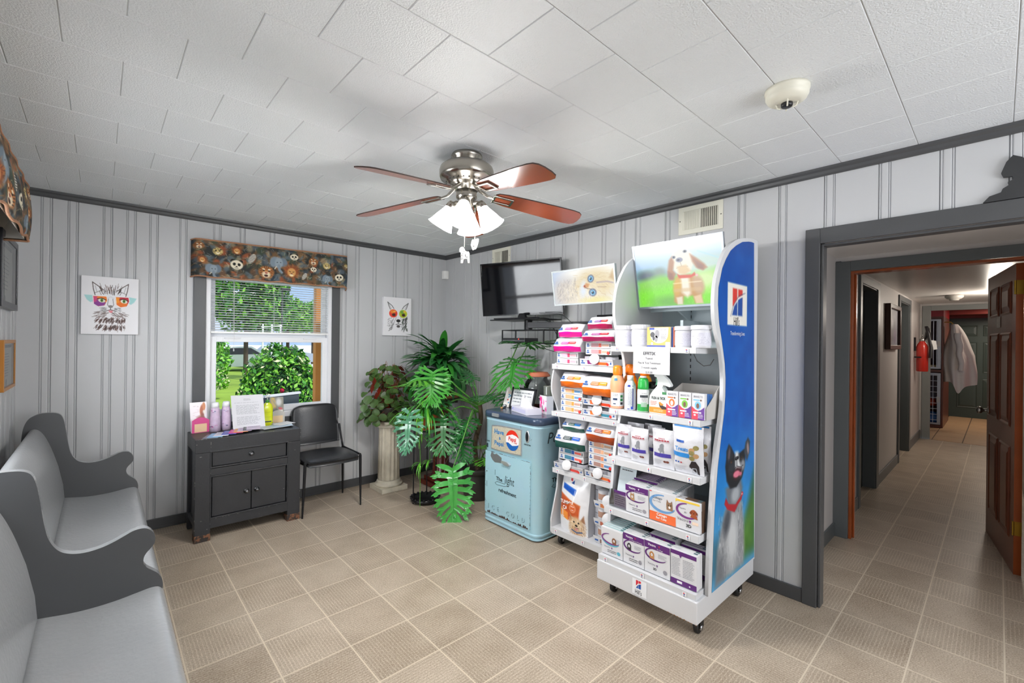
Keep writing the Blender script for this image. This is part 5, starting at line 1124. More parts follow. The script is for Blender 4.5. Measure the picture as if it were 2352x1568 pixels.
# shelf two: bottles, cans, spray
def bottle(name, label, loc, prof, cap, mats, cat='bottle', deco=None, sy=1.0, n=28):
    t = thing(name, label, cat, loc); x, y, z = loc
    q = MB(); q.lathe([(r, z+h) for r, h in prof], (x, y, 0), n, sy=1); q.build('bottle_body', mats[0], t)
    q = MB(); q.lathe([(r, z+h) for r, h in cap], (x, y, 0), n); q.build('cap', mats[1], t)
    if deco:
        q = MB()
        for a0, a1, z0, z1, m, dr in deco:
            r0 = np.interp(z0, [p[1] for p in prof], [p[0] for p in prof]); r1 = np.interp(z1, [p[1] for p in prof], [p[0] for p in prof]); k = max(1, int((a1-a0)/.15)); nz = 4; vs = []
            for j in range(nz+1):
                zz = z0+(z1-z0)*j/nz; rr_ = np.interp(zz, [p[1] for p in prof], [p[0] for p in prof])+.0006+dr
                for i in range(k+1): a = pi+.68+a0+(a1-a0)*i/k; vs.append((x+rr_*math.cos(a), y+rr_*math.sin(a), z+zz))
            q.add(vs, [(j*(k+1)+i, j*(k+1)+i+1, (j+1)*(k+1)+i+1, (j+1)*(k+1)+i) for j in range(nz) for i in range(k)], m, True)
        q.build('print', mats[2:], t)
    return t
Z2 = 1.069
org, orgb = C('#f08a22', .3), C('#f2a06a', .35)
def txt_rows(a0, a1, z0, n, dz, m, seed=1):
    r_ = random.Random(seed); out_ = []
    for k in range(n):
        a = a0
        while a < a1: L = r_.uniform(.08, .3); out_.append((a, min(a+L, a1), z0-k*dz, z0-k*dz+.0022, m, .0004)); a += L+.08
    return out_
pb = [(0, 0), (.036, 0), (.040, .006), (.040, .10), (.043, .125), (.042, .155), (.034, .185), (.022, .20), (0, .20)]
bottle('spray_bottle', 'peach and white spray bottle with orange cap at left end of second shelf', (-.665, -2.805, Z2), pb, [(0, .196), (.025, .196), (.028, .205), (.028, .238), (.022, .252), (0, .256)], [C('#f1ab80', .35), org, C('#e4e6e6', .4), C('#2a8a4a', .4), C('#22395c', .4), C('#3f86a8', .4), dark_t], deco=[(-1.2, 1.2, .004, .095, 0, 0), (.35, .75, .045, .060, 1, .0008), (.35, .75, .066, .081, 1, .0008), (.35, .75, .024, .039, 4, .0008), (-.75, -.1, .05, .062, 2, .0008), (-.7, -.3, .026, .032, 2, .0008), (-.6, -.1, .165, .180, 3, .0006)]+txt_rows(-.7, .0, .084, 2, .008, 4, 3))
bottle('spray_bottle', 'orange spray bottle standing behind the peach spray bottle', (-.575, -2.835, Z2), pb, [(0, .196), (.025, .196), (.03, .205), (.03, .240), (.022, .258), (0, .262)], [C('#f2a021', .35), C('#ee7d1c', .3), C('#f8e6c8', .4)], deco=[(-.5, .5, .14, .148, 0, 0)])
bottle('spray_bottle', 'second orange-capped spray bottle mostly hidden behind the price notice', (-.56, -2.925, Z2), pb, [(0, .196), (.025, .196), (.03, .205), (.03, .240), (.022, .258), (0, .262)], [C('#f2a021', .35), C('#ee7d1c', .3)])
wb = [(0, 0), (.030, 0), (.033, .004), (.033, .135), (.030, .15), (.020, .168), (.016, .172), (0, .172)]
bottle('shampoo_bottle', 'white bottle with blue stripe and small white cap on second shelf', (-.665, -2.893, Z2), wb, [(0, .168), (.018, .168), (.018, .200), (0, .200)], [C('#e3e7ee', .3), C('#eceef2', .3), C('#2a3f9e', .4), C('#3a55c0', .4), grey_t], deco=[(.28, .45, .02, .142, 0, 0), (-.6, -.1, .135, .147, 0, 0), (.0, .45, .006, .022, 1, 0), (-.6, -.2, .006, .010, 0, 0)]+txt_rows(-.5, .2, .12, 12, .008, 2, 5))
bottle('shampoo_bottle', 'white bottle with white cap half hidden behind the green-topped can', (-.595, -2.935, Z2), wb, [(0, .168), (.018, .168), (.018, .196), (0, .196)], [C('#dfe3ea', .3), C('#eceef2', .3), grey_t], deco=txt_rows(-.5, .5, .12, 10, .009, 0, 6))
bottle('small_bottle', 'small clear green-labelled bottle between the peach and white bottles', (-.625, -2.862, Z2), [(0, 0), (.016, 0), (.018, .004), (.018, .10), (.010, .12), (0, .12)], [(0, .118), (.009, .118), (.009, .135), (0, .136)], [C('#8fa89c', .3), C('#c8d2c8', .3), C('#3d7a62', .4)], deco=[(-.6, .6, .05, .09, 0, 0)])
bottle('aerosol_can', 'white and green aerosol can with bright green top on second shelf', (-.668, -2.980, Z2), [(0, 0), (.031, 0), (.033, .004), (.033, .118), (.030, .126), (.027, .13), (0, .13)], [(0, .126), (.029, .126), (.030, .14), (.029, .165), (.027, .18), (.022, .190), (0, .191)], [C('#e6e8e8', .3), C('#2fae4c', .28), C('#2fa04a', .3), C('#3d4247', .4), C('#a8c8b4', .4), dark_t], 'aerosol can', deco=[(-1.4, 1.4, .002, .045, 0, .0), (-.7, .7, .082, .096, 1, .0005), (-.5, .5, .030, .055, 2, .0008)]+txt_rows(-.4, .4, .105, 1, .008, 3, 4)+txt_rows(-.4, .4, .076, 3, .007, 3, 7))
bottle('aerosol_can', 'black-capped white canister standing behind green-topped can', (-.60, -3.000, Z2), [(0, 0), (.028, 0), (.030, .004), (.030, .13), (0, .13)], [(0, .128), (.030, .128), (.030, .15), (.026, .165), (0, .17)], [C('#dfe1e4', .3), C('#161618', .25), dark_t], 'aerosol can', deco=txt_rows(-.5, .5, .115, 2, .01, 0, 8))
# trigger spray
tsy, tsx = -3.078, -.650
t = thing('trigger_spray_bottle', 'white and orange flea and tick trigger spray on second shelf', 'spray bottle', (tsx, tsy, Z2)); q = MB()
pf = [(-.058, 0), (.058, 0), (.060, .01), (.060, .075), (.052, .10), (.030, .128), (.018, .145), (.014, .150), (-.014, .150), (-.018, .145), (-.040, .12), (-.056, .095), (-.060, .07), (-.060, .01)]
q.prism(pf, (tsx-.02, tsy, Z2), UF, VF, (.045, 0, 0)); b_ = q.build('bottle_body', C('#dde6e2', .3), t, bevel=.007, seg=3)
O = Vector((tsx-.0205, tsy, Z2)); q = MB(); q.poly([(-.058, .004), (.058, .004), (.058, .050), (.035, .036), (-.057, .034)], O, UF, VF, 0, .0004); q.text('FLEA & TICK', .020, O+VF*.085+UF*(-.003), UF, VF, 1, True, .001, .75); q.text('spray', .016, O+VF*.103+UF*(-.01), UF, VF, 4, False, .001) if False else None; q.rect(.020, .108, .046, .122, O, UF, VF, 2, .0008)
q.poly([(.0, .062), (.02, .048), (.045, .040), (.05, .028), (.02, .026), (.005, .040)], O, UF, VF, 3, .0008); q.poly([(.0, .062), (.008, .066), (.030, .052), (.012, .045)], O, UF, VF, 0, .0012); q.lines(-.05, -.01, .066, 3, .008, .003, O, UF, VF, 4, 3, .0008); q.lines(-.03, .03, .022, 2, .007, .003, O, UF, VF, 5, 4, .0008)
q.build('print', [C('#f08f27', .35), C('#1d1d1f', .4), C('#3c8a50', .4), C('#3a2a22', .4), C('#e0664a', .4), C('#f8d9a8', .4)], t)
q = MB(); q.prism([(-.016, .148), (.016, .148), (.020, .160), (.060, .150), (.066, .160), (.046, .192), (.018, .214), (-.022, .220), (-.034, .216), (-.034, .204), (-.018, .198), (-.014, .180)], (tsx-.012, tsy, Z2), UF, VF, (.026, 0, 0)); q.build('trigger_head', C('#eef2f0', .3), t, bevel=.003)
q = MB(); q.prism([(-.018, .198), (-.028, .19), (-.026, .17), (-.030, .158), (-.022, .156), (-.014, .175), (-.012, .195)], (tsx-.006, tsy, Z2), UF, VF, (.012, 0, 0)); q.build('trigger', C('#3fa070', .3), t, bevel=.002)

def brav(c1, c2, seed):
    def fn(q, O, U, V, w, h):
        q.poly([(0, 0), (w*.5, 0), (w*.5, h*.34), (w*.28, h*.38), (0, h*.50)], O, U, V, 0, .0004); q.poly([(w*.5, 0), (w, 0), (w, h*.50), (w*.72, h*.38), (w*.5, h*.34)], O, U, V, 1, .0004)
        q.text('BRAVECTO', h*.115, O+U*w*.5+V*h*.88, U, V, 3, False, .0008, .62); q.rect(w*.12, h*.73, w*.62, h*.775, O, U, V, 2, .0006); q.disc(w*.72, h*.75, w*.07, h*.035, O, U, V, 4, .0008)
        q.disc(w*.48, h*.55, w*.24, h*.15, O, U, V, 2, .0007); q.disc(w*.48, h*.53, w*.12, h*.10, O, U, V, 4 if seed != 1 else 5, .0010); q.lines(w*.12, w*.8, h*.30, 1, h*.05, h*.06, O, U, V, 5, seed, .0009); q.lines(w*.5, w*.9, h*.20, 3, h*.055, h*.02, O, U, V, 5, seed+4, .0009); q.disc(w*.25, h*.17, w*.09, h*.035, O, U, V, 5, .001)
    return fn
for i, (yy, c2, nm) in enumerate(((-3.172, '#f2752a', 'orange circle'), (-3.243, '#7ac43c', 'green circle'), (-3.313, '#7cc3ea', 'pale blue circle'))):
    carton('chew_box', 'small purple-based chew box with %s on its front' % nm, 'box', (-.70, yy, Z2+.002), .066, .132, .028, [C('#e0445a', .4), C('#6b3a96', .4), C(c2, .4), C('#6c6a7a', .4), C('#7a5a48', .4), C('#f4eef2', .4)], brav('', '', i+1))
for j in range(2):
    for i, yy in enumerate((-3.172, -3.243, -3.313)):
        carton('chew_box', 'white-topped chew box in %s row behind the %s chew box' % (('first', 'second')[j], ('orange circle', 'green circle', 'pale blue circle')[i]), 'box', (-.668+.032*j, yy, Z2+.002), .066, .126, .028, None, None, 'chew boxes behind the front three', body=card_w if i < 2 else C('#2a62a8', .4))
q = MB(); O = Vector((-.655, -3.3405, Z2))
tr_ = thing('display_carton', 'open white cardboard display tray at right end of second shelf', 'carton', (-.62, -3.342, Z2)); q.prism([(-.69, 0), (-.50, 0), (-.50, .165), (-.535, .165), (-.69, .06)], (0, -3.352, Z2), (1, 0, 0), VF, (0, .003, 0)); q.prism([(-.60, 0), (-.50, 0), (-.50, .165), (-.60, .13)], (0, -3.128, Z2), (1, 0, 0), VF, (0, .003, 0)); q.box((-.50, -3.352, Z2), (-.497, -3.125, Z2+.165)); q.build('tray_walls', C('#c9c5c0', .5), tr_)
# ---- shelf three: treat pouches
def pouch(name, label, loc, w, h, d, kind, seed, group=None, yaw=0):
    t = thing(name, label, 'treat pouch', (0, 0, 0), group); r_ = random.Random(seed); n, m = 12, 18
    def side(sg):
        def f_(u, v):
            y = w/2-u*w; z = v*h; pin = (1-v)**.0; th = d*.5*(math.sin(pi*min(1, max(0, u)))**.55)*(math.sin(pi*min(1, max(.02, (v*.94+.0))))**.6 if v < .80 else .55*(1-v)/.2*math.sin(pi*.75)**.6)
            wv = .0016*math.sin(seed+u*11+v*17); return (-sg*max(th, .0012)+wv*sg, y*(1-.03*math.sin(pi*v)), z)
        return f_
    q = MB()
    for sg in (1, -1):
        k0 = len(q.f); cushion(n, m, side(sg), q)
        if sg > 0: q.f[k0:] = [f[::-1] for f in q.f[k0:]]
    q.build('pouch_film', gloss_w, t)
    F = side(1)
    def on(mb, pts, mi, dz=.0010):
        vs = []
        for a, b in pts: p = F(a/w, b/h); vs.append((p[0]-dz-.0006, p[1], p[2]))
        mb.add(vs, [tuple(range(len(vs)))], mi)
    def band(mb, a0, b0, a1, b1, mi, dz=.001, n_=6):
        vs = []
        for i in range(n_+1):
            for bb_ in (b0, b1): p = F((a0+(a1-a0)*i/n_)/w, bb_/h); vs.append((p[0]-dz-.0008, p[1], p[2]))
        mb.add(vs, [(2*i, 2*i+2, 2*i+3, 2*i+1) for i in range(n_)], mi)
    q = MB()
    if kind == 'rc':
        band(q, w*.1, h*.30, w*.9, h*.40, 0); 
        for k in range(6): band(q, w*(.14+.12*k), h*.715, w*(.14+.12*k+.09), h*.745, 1, n_=1)
        p = F(.5, .73); q.text('ROYAL CANIN', h*.055, (p[0]-.003, p[1], p[2]), UF, VF, 1, False, .001, .8) if seed == 13 else None
        for k in range(3): band(q, w*.35, h*(.80-.018*k), w*.65, h*(.808-.018*k), 1, n_=2)
        band(q, w*.1, h*.69, w*.85, h*.697, 1)
        # animal line figure
        cx = w*.5; 
        for (a, b, ra, rb) in ((0, .55, .10, .09), (-.04, .49, .13, .05), (.05, .61, .07, .05), (-.06, .45, .03, .05), (.08, .45, .03, .05)):
            pp = [(cx+w*(a+ra*math.cos(i*pi/5)), h*(b+rb*math.sin(i*pi/5))) for i in range(10)]; on(q, pp, 2, .0012)
        for k in range(2): pp = [(w*(.62+.12*k)+w*.07*math.cos(i*pi/5), h*.19+h*.03*math.sin(i*pi/5)) for i in range(10)]; on(q, pp, 3, .0014)
        for k in range(4): band(q, w*(.10), h*(.10+.035*k), w*r_.uniform(.3, .5), h*(.108+.035*k), 2, n_=2)
        mats = [C('#4a3f9e', .35), C('#b02a3a', .4), C('#8b8d93', .5), C('#7a4438', .4)]
    else:
        band(q, 0, h*.36, w*.62, h*.45, 0); band(q, w*.06, h*.96, w*.94, h*.995, 0); band(q, w*.18, h*.66, w*.46, h*.71, 4); p = F(.38, .53); q.text('Treats', h*.115, (p[0]-.003, p[1], p[2]), UF, VF, 0, True, .001, .9)
        for k in range(5): on(q, [(w*(.74+.08*math.cos(k*2.1))+w*.085*math.cos(i*pi/5), h*(.58-.055*k)+h*.05*math.sin(i*pi/5)) for i in range(10)], 1 if k % 2 else 2, .0012+.0003*k)
        on(q, [(w*.58, h*.02), (w*.88, h*.02), (w*.88, h*.2), (w*.80, h*.30), (w*.68, h*.30), (w*.60, h*.2)], 3, .001); on(q, [(w*.66, h*.04), (w*.82, h*.04), (w*.80, h*.16), (w*.68, h*.16)], 5, .0016)
        for k in range(3): band(q, w*(.1+.10*k), h*.22, w*(.16+.10*k), h*.25, (4, 4, 6)[k], n_=1)
        for k in range(4): band(q, w*.08, h*(.06+.03*k), w*r_.uniform(.3, .5), h*(.066+.03*k), 7, n_=2)
        mats = [C('#2f86cf', .35), C('#b58d62', .5), C('#8d8450', .5), C('#2b2426', .4), C('#2d5bb0', .4), C('#b9bcc2', .5), C('#c8333f', .4), grey_t]
    q.build('print', mats, t)
    place(t, loc, yaw, ry=-.06); return t
Z3 = .787
pouch('treat_pouch', 'leftmost white treat pouch on the middle shelf, purple band and standing cat', (-.665, -2.862, Z3), .098, .195, .04, 'rc', 11)
pouch('treat_pouch', 'second white treat pouch on the middle shelf, purple band and puppy', (-.70, -2.985, Z3), .112, .195, .045, 'rc', 12)
pouch('treat_pouch', 'white treat pouch with purple band and sitting dog beside blue-banded pouch', (-.705, -3.132, Z3), .125, .21, .045, 'rc', 13)
pouch('treat_pouch', 'large white and blue treats pouch at right end of middle shelf', (-.70, -3.268, Z3), .165, .25, .07, 'hills', 14)
pouch('treat_pouch', 'large treats pouch standing directly behind the white and blue treats pouch', (-.615, -3.29, Z3), .12, .245, .06, 'hills', 15)
for i, (x, y) in enumerate(((-.60, -2.90), (-.62, -3.045), (-.56, -2.99))): pouch('treat_pouch', 'purple-banded pouch in the second row %s' % ('between the leftmost and second pouches', 'left of the large dog pouch, nearer', 'furthest back on the middle shelf')[i], (x, y, Z3), .108, .20, .04, 'rc', 21+i, 'second row of small treat pouches')
# ---- shelf four and five: thin medicine cartons in rows
def thin_front(kind):
    def fn(q, O, U, V, w, h):
        def swoosh(m, c1=.0009): q.disc(w*.46, h*.62, w*.44, h*.20, O, U, V, m, c1, 22, pi*.55, pi*1.85, .010)
        if kind in ('cat_purple', 'dog_purple', 'dog_purple2', 'dog_white'):
            band = kind != 'dog_white'
            if band: q.rect(0, h*.78, w, h, O, U, V, 0, .0004); q.text({'cat_purple': 'Vectra', 'dog_purple': 'Vectra', 'dog_purple2': 'Vectra'}[kind], h*.10, O+U*w*.30+V*h*.90, U, V, 5, True, .0008); q.poly([(w*.56, h*.94), (w*.62, h*.94), (w*.59, h*.87)], O, U, V, 5 if kind == 'cat_purple' else 4, .0008)
            q.text({'cat_purple': 'for Cats & Kittens', 'dog_purple': 'for Dogs and Puppies', 'dog_purple2': 'for Dogs', 'dog_white': ''}[kind], h*.055, O+U*w*.62+V*h*.82, U, V, 5, False, .0008) if band else None
            swoosh(0 if band else 6)
            if kind == 'dog_white': q.disc(w*.46, h*.60, w*.44, h*.24, O, U, V, 7, .0007, 22, pi*1.1, pi*1.85, .012)
            hd = {'cat_purple': 2, 'dog_purple': 3, 'dog_purple2': 8, 'dog_white': 9}[kind]; cx = w*(.30 if kind != 'dog_white' else .62); cy = h*.62
            q.disc(cx, cy, w*.085, h*.085, O, U, V, hd, .0012); e1 = .13 if kind == 'cat_purple' else -.09; e2 = .07; q.poly([(cx-w*.09, cy+h*.02), (cx-w*(.06 if e1 > 0 else .13), cy+h*e1), (cx-w*(.01 if e1 > 0 else .05), cy+h*e2)], O, U, V, hd, .0013); q.poly([(cx+w*.09, cy+h*.02), (cx+w*(.07 if e1 > 0 else .13), cy+h*e1), (cx+w*(.01 if e1 > 0 else .05), cy+h*e2)], O, U, V, hd, .0013)
            q.poly([(cx-w*.09, cy-h*.02), (cx+w*.08, cy-h*.02), (cx+w*.10, cy-h*.16), (cx-w*.08, cy-h*.14)], O, U, V, hd if kind != 'dog_purple' else 3, .0011); q.disc(cx, cy-h*.02, w*.04, h*.05, O, U, V, 5, .0014); q.disc(cx-w*.03, cy+h*.02, .0016, .0018, O, U, V, 1, .0016); q.disc(cx+w*.03, cy+h*.02, .0016, .0018, O, U, V, 1, .0016); q.disc(cx, cy-h*.025, .0022, .0016, O, U, V, 1, .0017)
            q.lines(w*.55, w*.9, h*.68, 4, h*.035, h*.010, O, U, V, 10, 4, .0008); q.text('Vectra', h*.10, O+U*w*.28+V*h*.30, U, V, 10, False, .0008); q.poly([(w*.47, h*.32), (w*.54, h*.32), (w*.505, h*.24)], O, U, V, 0, .0009)
            q.text('3D', h*.10, O+U*w*.42+V*h*.17, U, V, 1, True, .0008) if kind == 'dog_purple2' else q.lines(w*.3, w*.75, h*.20, 2, h*.06, h*.02, O, U, V, 1, 8, .0008)
            q.disc(w*.82, h*.18, w*.08, h*.07, O, U, V, 11 if kind != 'dog_white' else 7, .0009)
        elif kind == 'orange':
            q.disc(w*.5, h*.62, w*.50, h*.30, O, U, V, 7, .0008, 22, pi*.45, pi*1.9, .016); q.rect(0, 0, w, h*.30, O, U, V, 2, .0004); q.text('Catego', h*.12, O+U*w*.32+V*h*.78, U, V, 1, False, .0009); q.text('for Cats', h*.085, O+U*w*.30+V*h*.67, U, V, 10, False, .0009)
            q.text('Catego', h*.125, O+U*w*.48+V*h*.235, U, V, 5, True, .0009); q.text('for Cats', h*.11, O+U*w*.46+V*h*.12, U, V, 5, True, .0009)
            cx, cy = w*.78, h*.62; q.poly([(cx-w*.11, cy-h*.14), (cx-w*.12, cy+h*.04), (cx-w*.09, cy+h*.20), (cx-w*.03, cy+h*.11), (cx+w*.04, cy+h*.11), (cx+w*.09, cy+h*.18), (cx+w*.11, cy+h*.02), (cx+w*.12, cy-h*.15)], O, U, V, 3, .0012); q.disc(cx-w*.04, cy+h*.02, .003, .0035, O, U, V, 4, .0015); q.disc(cx+w*.05, cy+h*.02, .003, .0035, O, U, V, 4, .0015); q.disc(cx, cy-h*.05, w*.04, h*.04, O, U, V, 5, .0014)
            q.rect(.002, h*.95, w*.10, h*.98, O, U, V, 6, .0008)
        elif kind == 'red3d':
            q.poly([(0, h*.88), (w*.2, h), (0, h)], O, U, V, 0, .0004); q.rect(0, h*.93, w, h, O, U, V, 0, .0003); q.disc(w*.48, h*.66, w*.46, h*.26, O, U, V, 6, .0009, 22, pi*.5, pi*1.9, .013); q.text('Vectra', h*.085, O+U*w*.30+V*h*.72, U, V, 10, False, .0009); q.text('3D', h*.085, O+U*w*.42+V*h*.60, U, V, 10, False, .0009)
            cx, cy = w*.76, h*.66; q.disc(cx, cy, w*.12, h*.11, O, U, V, 2, .0012); q.poly([(cx-w*.10, cy+h*.08), (cx-w*.17, cy-h*.02), (cx-w*.12, cy-h*.08), (cx-w*.06, cy)], O, U, V, 3, .0013); q.poly([(cx+w*.08, cy+h*.08), (cx+w*.16, cy+h*.02), (cx+w*.15, cy-h*.06), (cx+w*.09, cy-h*.01)], O, U, V, 3, .0013); q.poly([(cx-w*.1, cy-h*.08), (cx+w*.12, cy-h*.08), (cx+w*.16, cy-h*.2), (cx-w*.14, cy-h*.16)], O, U, V, 2, .0011); q.disc(cx, cy-h*.02, .003, .0025, O, U, V, 1, .0016); q.disc(cx-w*.04, cy+h*.03, .0016, .002, O, U, V, 1, .0016); q.disc(cx+w*.04, cy+h*.03, .0016, .002, O, U, V, 1, .0016)
            q.text('Vectra', h*.15, O+U*w*.30+V*h*.34, U, V, 10, False, .0009); q.poly([(w*.55, h*.37), (w*.66, h*.37), (w*.605, h*.26)], O, U, V, 6, .001); q.text('3D', h*.15, O+U*w*.55+V*h*.17, U, V, 1, True, .0009); q.rect(w*.70, h*.26, w*.94, h*.36, O, U, V, 4, .0007)
        else:   # back of the box, text columns
            q.rect(0, h*.88, w, h, O, U, V, 0, .0004); q.rect(0, 0, w, h*.16, O, U, V, 0, .0004); q.poly([(w*.34, h*.88), (w*.44, h*.88), (w*.39, h*.80)], O, U, V, 0, .0006)
            q.lines(w*.04, w*.40, h*.78, 12, h*.045, h*.012, O, U, V, 10, 3, .0007); q.lines(w*.48, w*.93, h*.78, 12, h*.045, h*.012, O, U, V, 10, 5, .0007); q.rect(w*.25, h*.05, w*.45, h*.12, O, U, V, 5, .0007); q.disc(w*.74, h*.07, .004, .004, O, U, V, 5, .0007)
    return fn
PAL = {'cat_purple': ['#5d2573','#1d1d1f','#b58d62','#2a2a2e','#c22a4a','#f4f2f5','#7a3a86','#5fb0c4','#c48a52','#8a5a3c','#7f8088','#9a98a0'],
 'orange': ['#5d2573','#33475c','#f0703c','#96745a','#2d3a22','#f6f2ee','#d8433c','#6f9fd0','#c48a52','#8a5a3c','#8c8e96','#9a98a0'],
 'red3d': ['#f0cc4e','#1d1d1f','#a8552e','#7c3a20','#f2d9c4','#f4f2f5','#7c3a86','#5fb0c4','#c48a52','#8a5a3c','#77787e','#9a98a0']}
PAL['dog_purple'] = PAL['dog_purple2'] = PAL['back'] = PAL['cat_purple']; PAL['dog_white'] = PAL['cat_purple']; 
stackc = [C(x, .4) for x in ()]
ORD = ['first', 'second', 'third', 'fourth', 'fifth', 'sixth', 'seventh', 'eighth', 'ninth', 'tenth', 'eleventh', 'twelfth']
def med(kind, label, loc, w=.143, h=.158, d=.020, lean=0, group=None, front=True, body=None, top=None):
    cols = [C(x, .4) for x in PAL.get(kind, PAL['cat_purple'])]
    t = carton('medicine_carton', label, 'box', loc, w, h, d, cols, thin_front(kind) if front else None, group, ry=lean, body=body)
    return t
import functools
def row(first_kind, first_label, row_label, group, x, y, z, n, w, h, d=.0185, gap=.0015, lean=-.10, top_tint=None, body=None, dz=.0):
    med(first_kind, first_label, (x, y, z), w, h, d, lean)
    proto = None
    for i in range(1, n):
        lc = (x+(d+gap)*i, y+R.uniform(-.0015, .0015), z+dz*i)
        if proto is None:
            proto = thing('medicine_carton', row_label, 'box', (0, 0, 0), group); q = MB(); q.box((0, -w/2, 0), (d, w/2, h)); q.build('box', body or card_w, proto, bevel=.001)
            q = MB(); O = Vector((0, w/2, h+.0004)); q.rect(w*.03, .003, w*.30, d-.004, O, UF, Vector((1, 0, 0)), 0, .0002); q.rect(w*.80, .004, w*.95, d-.004, O, UF, Vector((1, 0, 0)), 1, .0002)
            if top_tint: q.rect(w*.0, 0.0005, w, d*.30, O, UF, Vector((1, 0, 0)), 2, .0001)
            q.add([(-.0003, w/2, h*.74), (-.0003, -w/2, h*.74), (-.0003, -w/2, h), (-.0003, w/2, h)], [(0,3,2,1)], 2 if top_tint else 0)
            q.build('top_print', [C('#c9ccd0', .5), C('#4a6a72', .5), C(top_tint or '#ffffff', .4)], proto); index_kids(proto); place(proto, lc, ry=lean, label='%s from the front: %s' % (ORD[i], row_label)); src_ = proto
        else: place(copy_tree(src_), lc, ry=lean, label='%s from the front: %s' % (ORD[i], row_label))
Z4, Z5 = .503, .238
row('cat_purple', 'purple-banded cat flea carton at left of the fourth shelf, frontmost', 'thin white carton in the row behind the purple-banded cat carton', 'cartons behind the purple cat carton', -.742, -2.995, Z4+.004, 4, .143, .155, dz=.003, lean=-.06)
row('cat_purple', 'purple carton leaning behind the white ones at left of fourth shelf', 'purple-topped carton in the back left row of the fourth shelf', 'purple cartons at the back of the fourth shelf', -.655, -3.00, Z4+.018, 6, .150, .160, top_tint='#6d2f80', dz=.002, lean=-.06)
row('orange', 'white and orange cat flea carton in the middle of the fourth shelf', 'thin white carton in the long row behind the orange-based cat carton', 'cartons behind the orange cat carton', -.742, -3.147, Z4+.004, 11, .150, .162, d=.0175, dz=.0015, lean=-.05)
row('red3d', 'white carton with red-brown dog and yellow top edge, right on fourth shelf', 'carton directly behind the red-brown dog carton', 'cartons behind the red-brown dog carton', -.742, -3.285, Z4+.004, 3, .128, .152, d=.02, body=C('#5b4638', .5), lean=-.04)
row('dog_white', 'white carton with brown and white puppy at left of the bottom shelf', 'thin teal-edged carton in the long row behind the puppy carton', 'cartons behind the brown and white puppy carton', -.785, -2.862, Z5+.002, 11, .143, .155, d=.0185, top_tint='#9fd2d4', dz=.002, lean=-.06)
row('dog_purple', 'purple-banded carton with black and white dog on the bottom shelf', 'thin white carton behind the black and white dog carton', 'cartons behind the black and white dog carton', -.785, -3.002, Z5+.002, 5, .130, .165, dz=.001, lean=-.03)
row('dog_purple2', 'purple-banded carton with golden dog in the middle of bottom shelf', 'thin white carton behind the golden dog carton', 'cartons behind the golden dog carton', -.785, -3.143, Z5+.002, 3, .145, .168, lean=-.03)
row('dog_purple', 'purple carton tilted in the second row behind the golden dog cartons', 'thin white carton in the second row behind the golden dog cartons', 'second row cartons on the bottom shelf', -.700, -3.13, Z5+.012, 7, .150, .165, d=.0175, lean=-.08)
row('back', 'carton turned to its text side at right end of bottom shelf', 'carton directly behind the turned carton on the bottom shelf', 'cartons behind the turned carton', -.785, -3.288, Z5+.002, 3, .135, .172, d=.02, lean=-.03)
row('back', 'purple-topped carton at the back right of bottom shelf', 'purple-topped carton in the back right stack of bottom shelf', 'cartons at the back right of the bottom shelf', -.66, -3.28, Z5+.01, 3, .13, .150, top_tint='#5d2573', lean=-.06)
tr_ = thing('display_carton', 'open white display tray with purple corners behind the bottom shelf cartons', 'carton', (-.6, -3.15, Z5)); 
for y in (-3.08, -3.235): q = MB(); q.prism([(-.68, 0), (-.44, 0), (-.44, .205), (-.50, .205), (-.66, .10)], (0, y, Z5), (1, 0, 0), VF, (0, .003, 0), 0); q.prism([(-.68, .0), (-.66, .10), (-.58, .15), (-.60, .0)], (0, y-.0008, Z5), (1, 0, 0), VF, (0, .0005, 0), 1); q.build('tray_wall', [card_w, C('#5d2573', .4)], tr_)
q = MB(); q.box((-.44, -3.34, Z5), (-.437, -2.96, Z5+.205)); q.build('tray_back', card_w, tr_)
# clear blister holder with leaflet
bl = thing('leaflet_holder', 'clear plastic holder with upright white leaflet at left of fourth shelf', 'leaflet holder', (-.72, -2.86, Z4))
q = MB(); q.prism([(0, 0), (.118, 0), (.118, .07), (0, .10)], (-.735, -2.805, Z4+.002), UF, VF, (.001, 0, 0)); q.prism([(0, 0), (.05, 0), (.03, .09), (0, .10)], (-.735, -2.805, Z4+.002), (1, 0, 0), VF, (0, .001, 0)); q.build('clear_pocket', glass_mat('clear_plastic', '#f2f4f6', film=.05), bl)
q = MB(); O = Vector((-.728, -2.832, Z4+.004)); q.rect(0, 0, .085, .095, O, UF, VF, 0, .0); q.rect(0, .075, .085, .095, O, UF, VF, 1, .0004); q.lines(.008, .078, .065, 5, .012, .004, O, UF, VF, 1, 3); q.build('purple_card', [C('#b7a2be', .5), C('#5d2573', .5)], bl)
lf = MB(); A = Vector((-.70, -2.825, Z4+.03)); D_ = Vector((.06, 0, .235)); lf.add([A, A+UF*.11, A+UF*.11+D_, A+D_, A+Vector((.001, 0, 0)), A+UF*.11+Vector((.001, 0, 0)), A+UF*.11+D_+Vector((.001, 0, 0)), A+D_+Vector((.001, 0, 0))], [(0,1,2,3), (4,7,6,5), (0,4,5,1), (1,5,6,2), (2,6,7,3), (3,7,4,0)], 0)
Nn = D_.normalized(); lf.lines(.015, .095, .20, 2, .016, .006, A, UF, Nn, 1, 6); lf.build('leaflet', [C('#cfdbe0', .5), dark_t], bl)

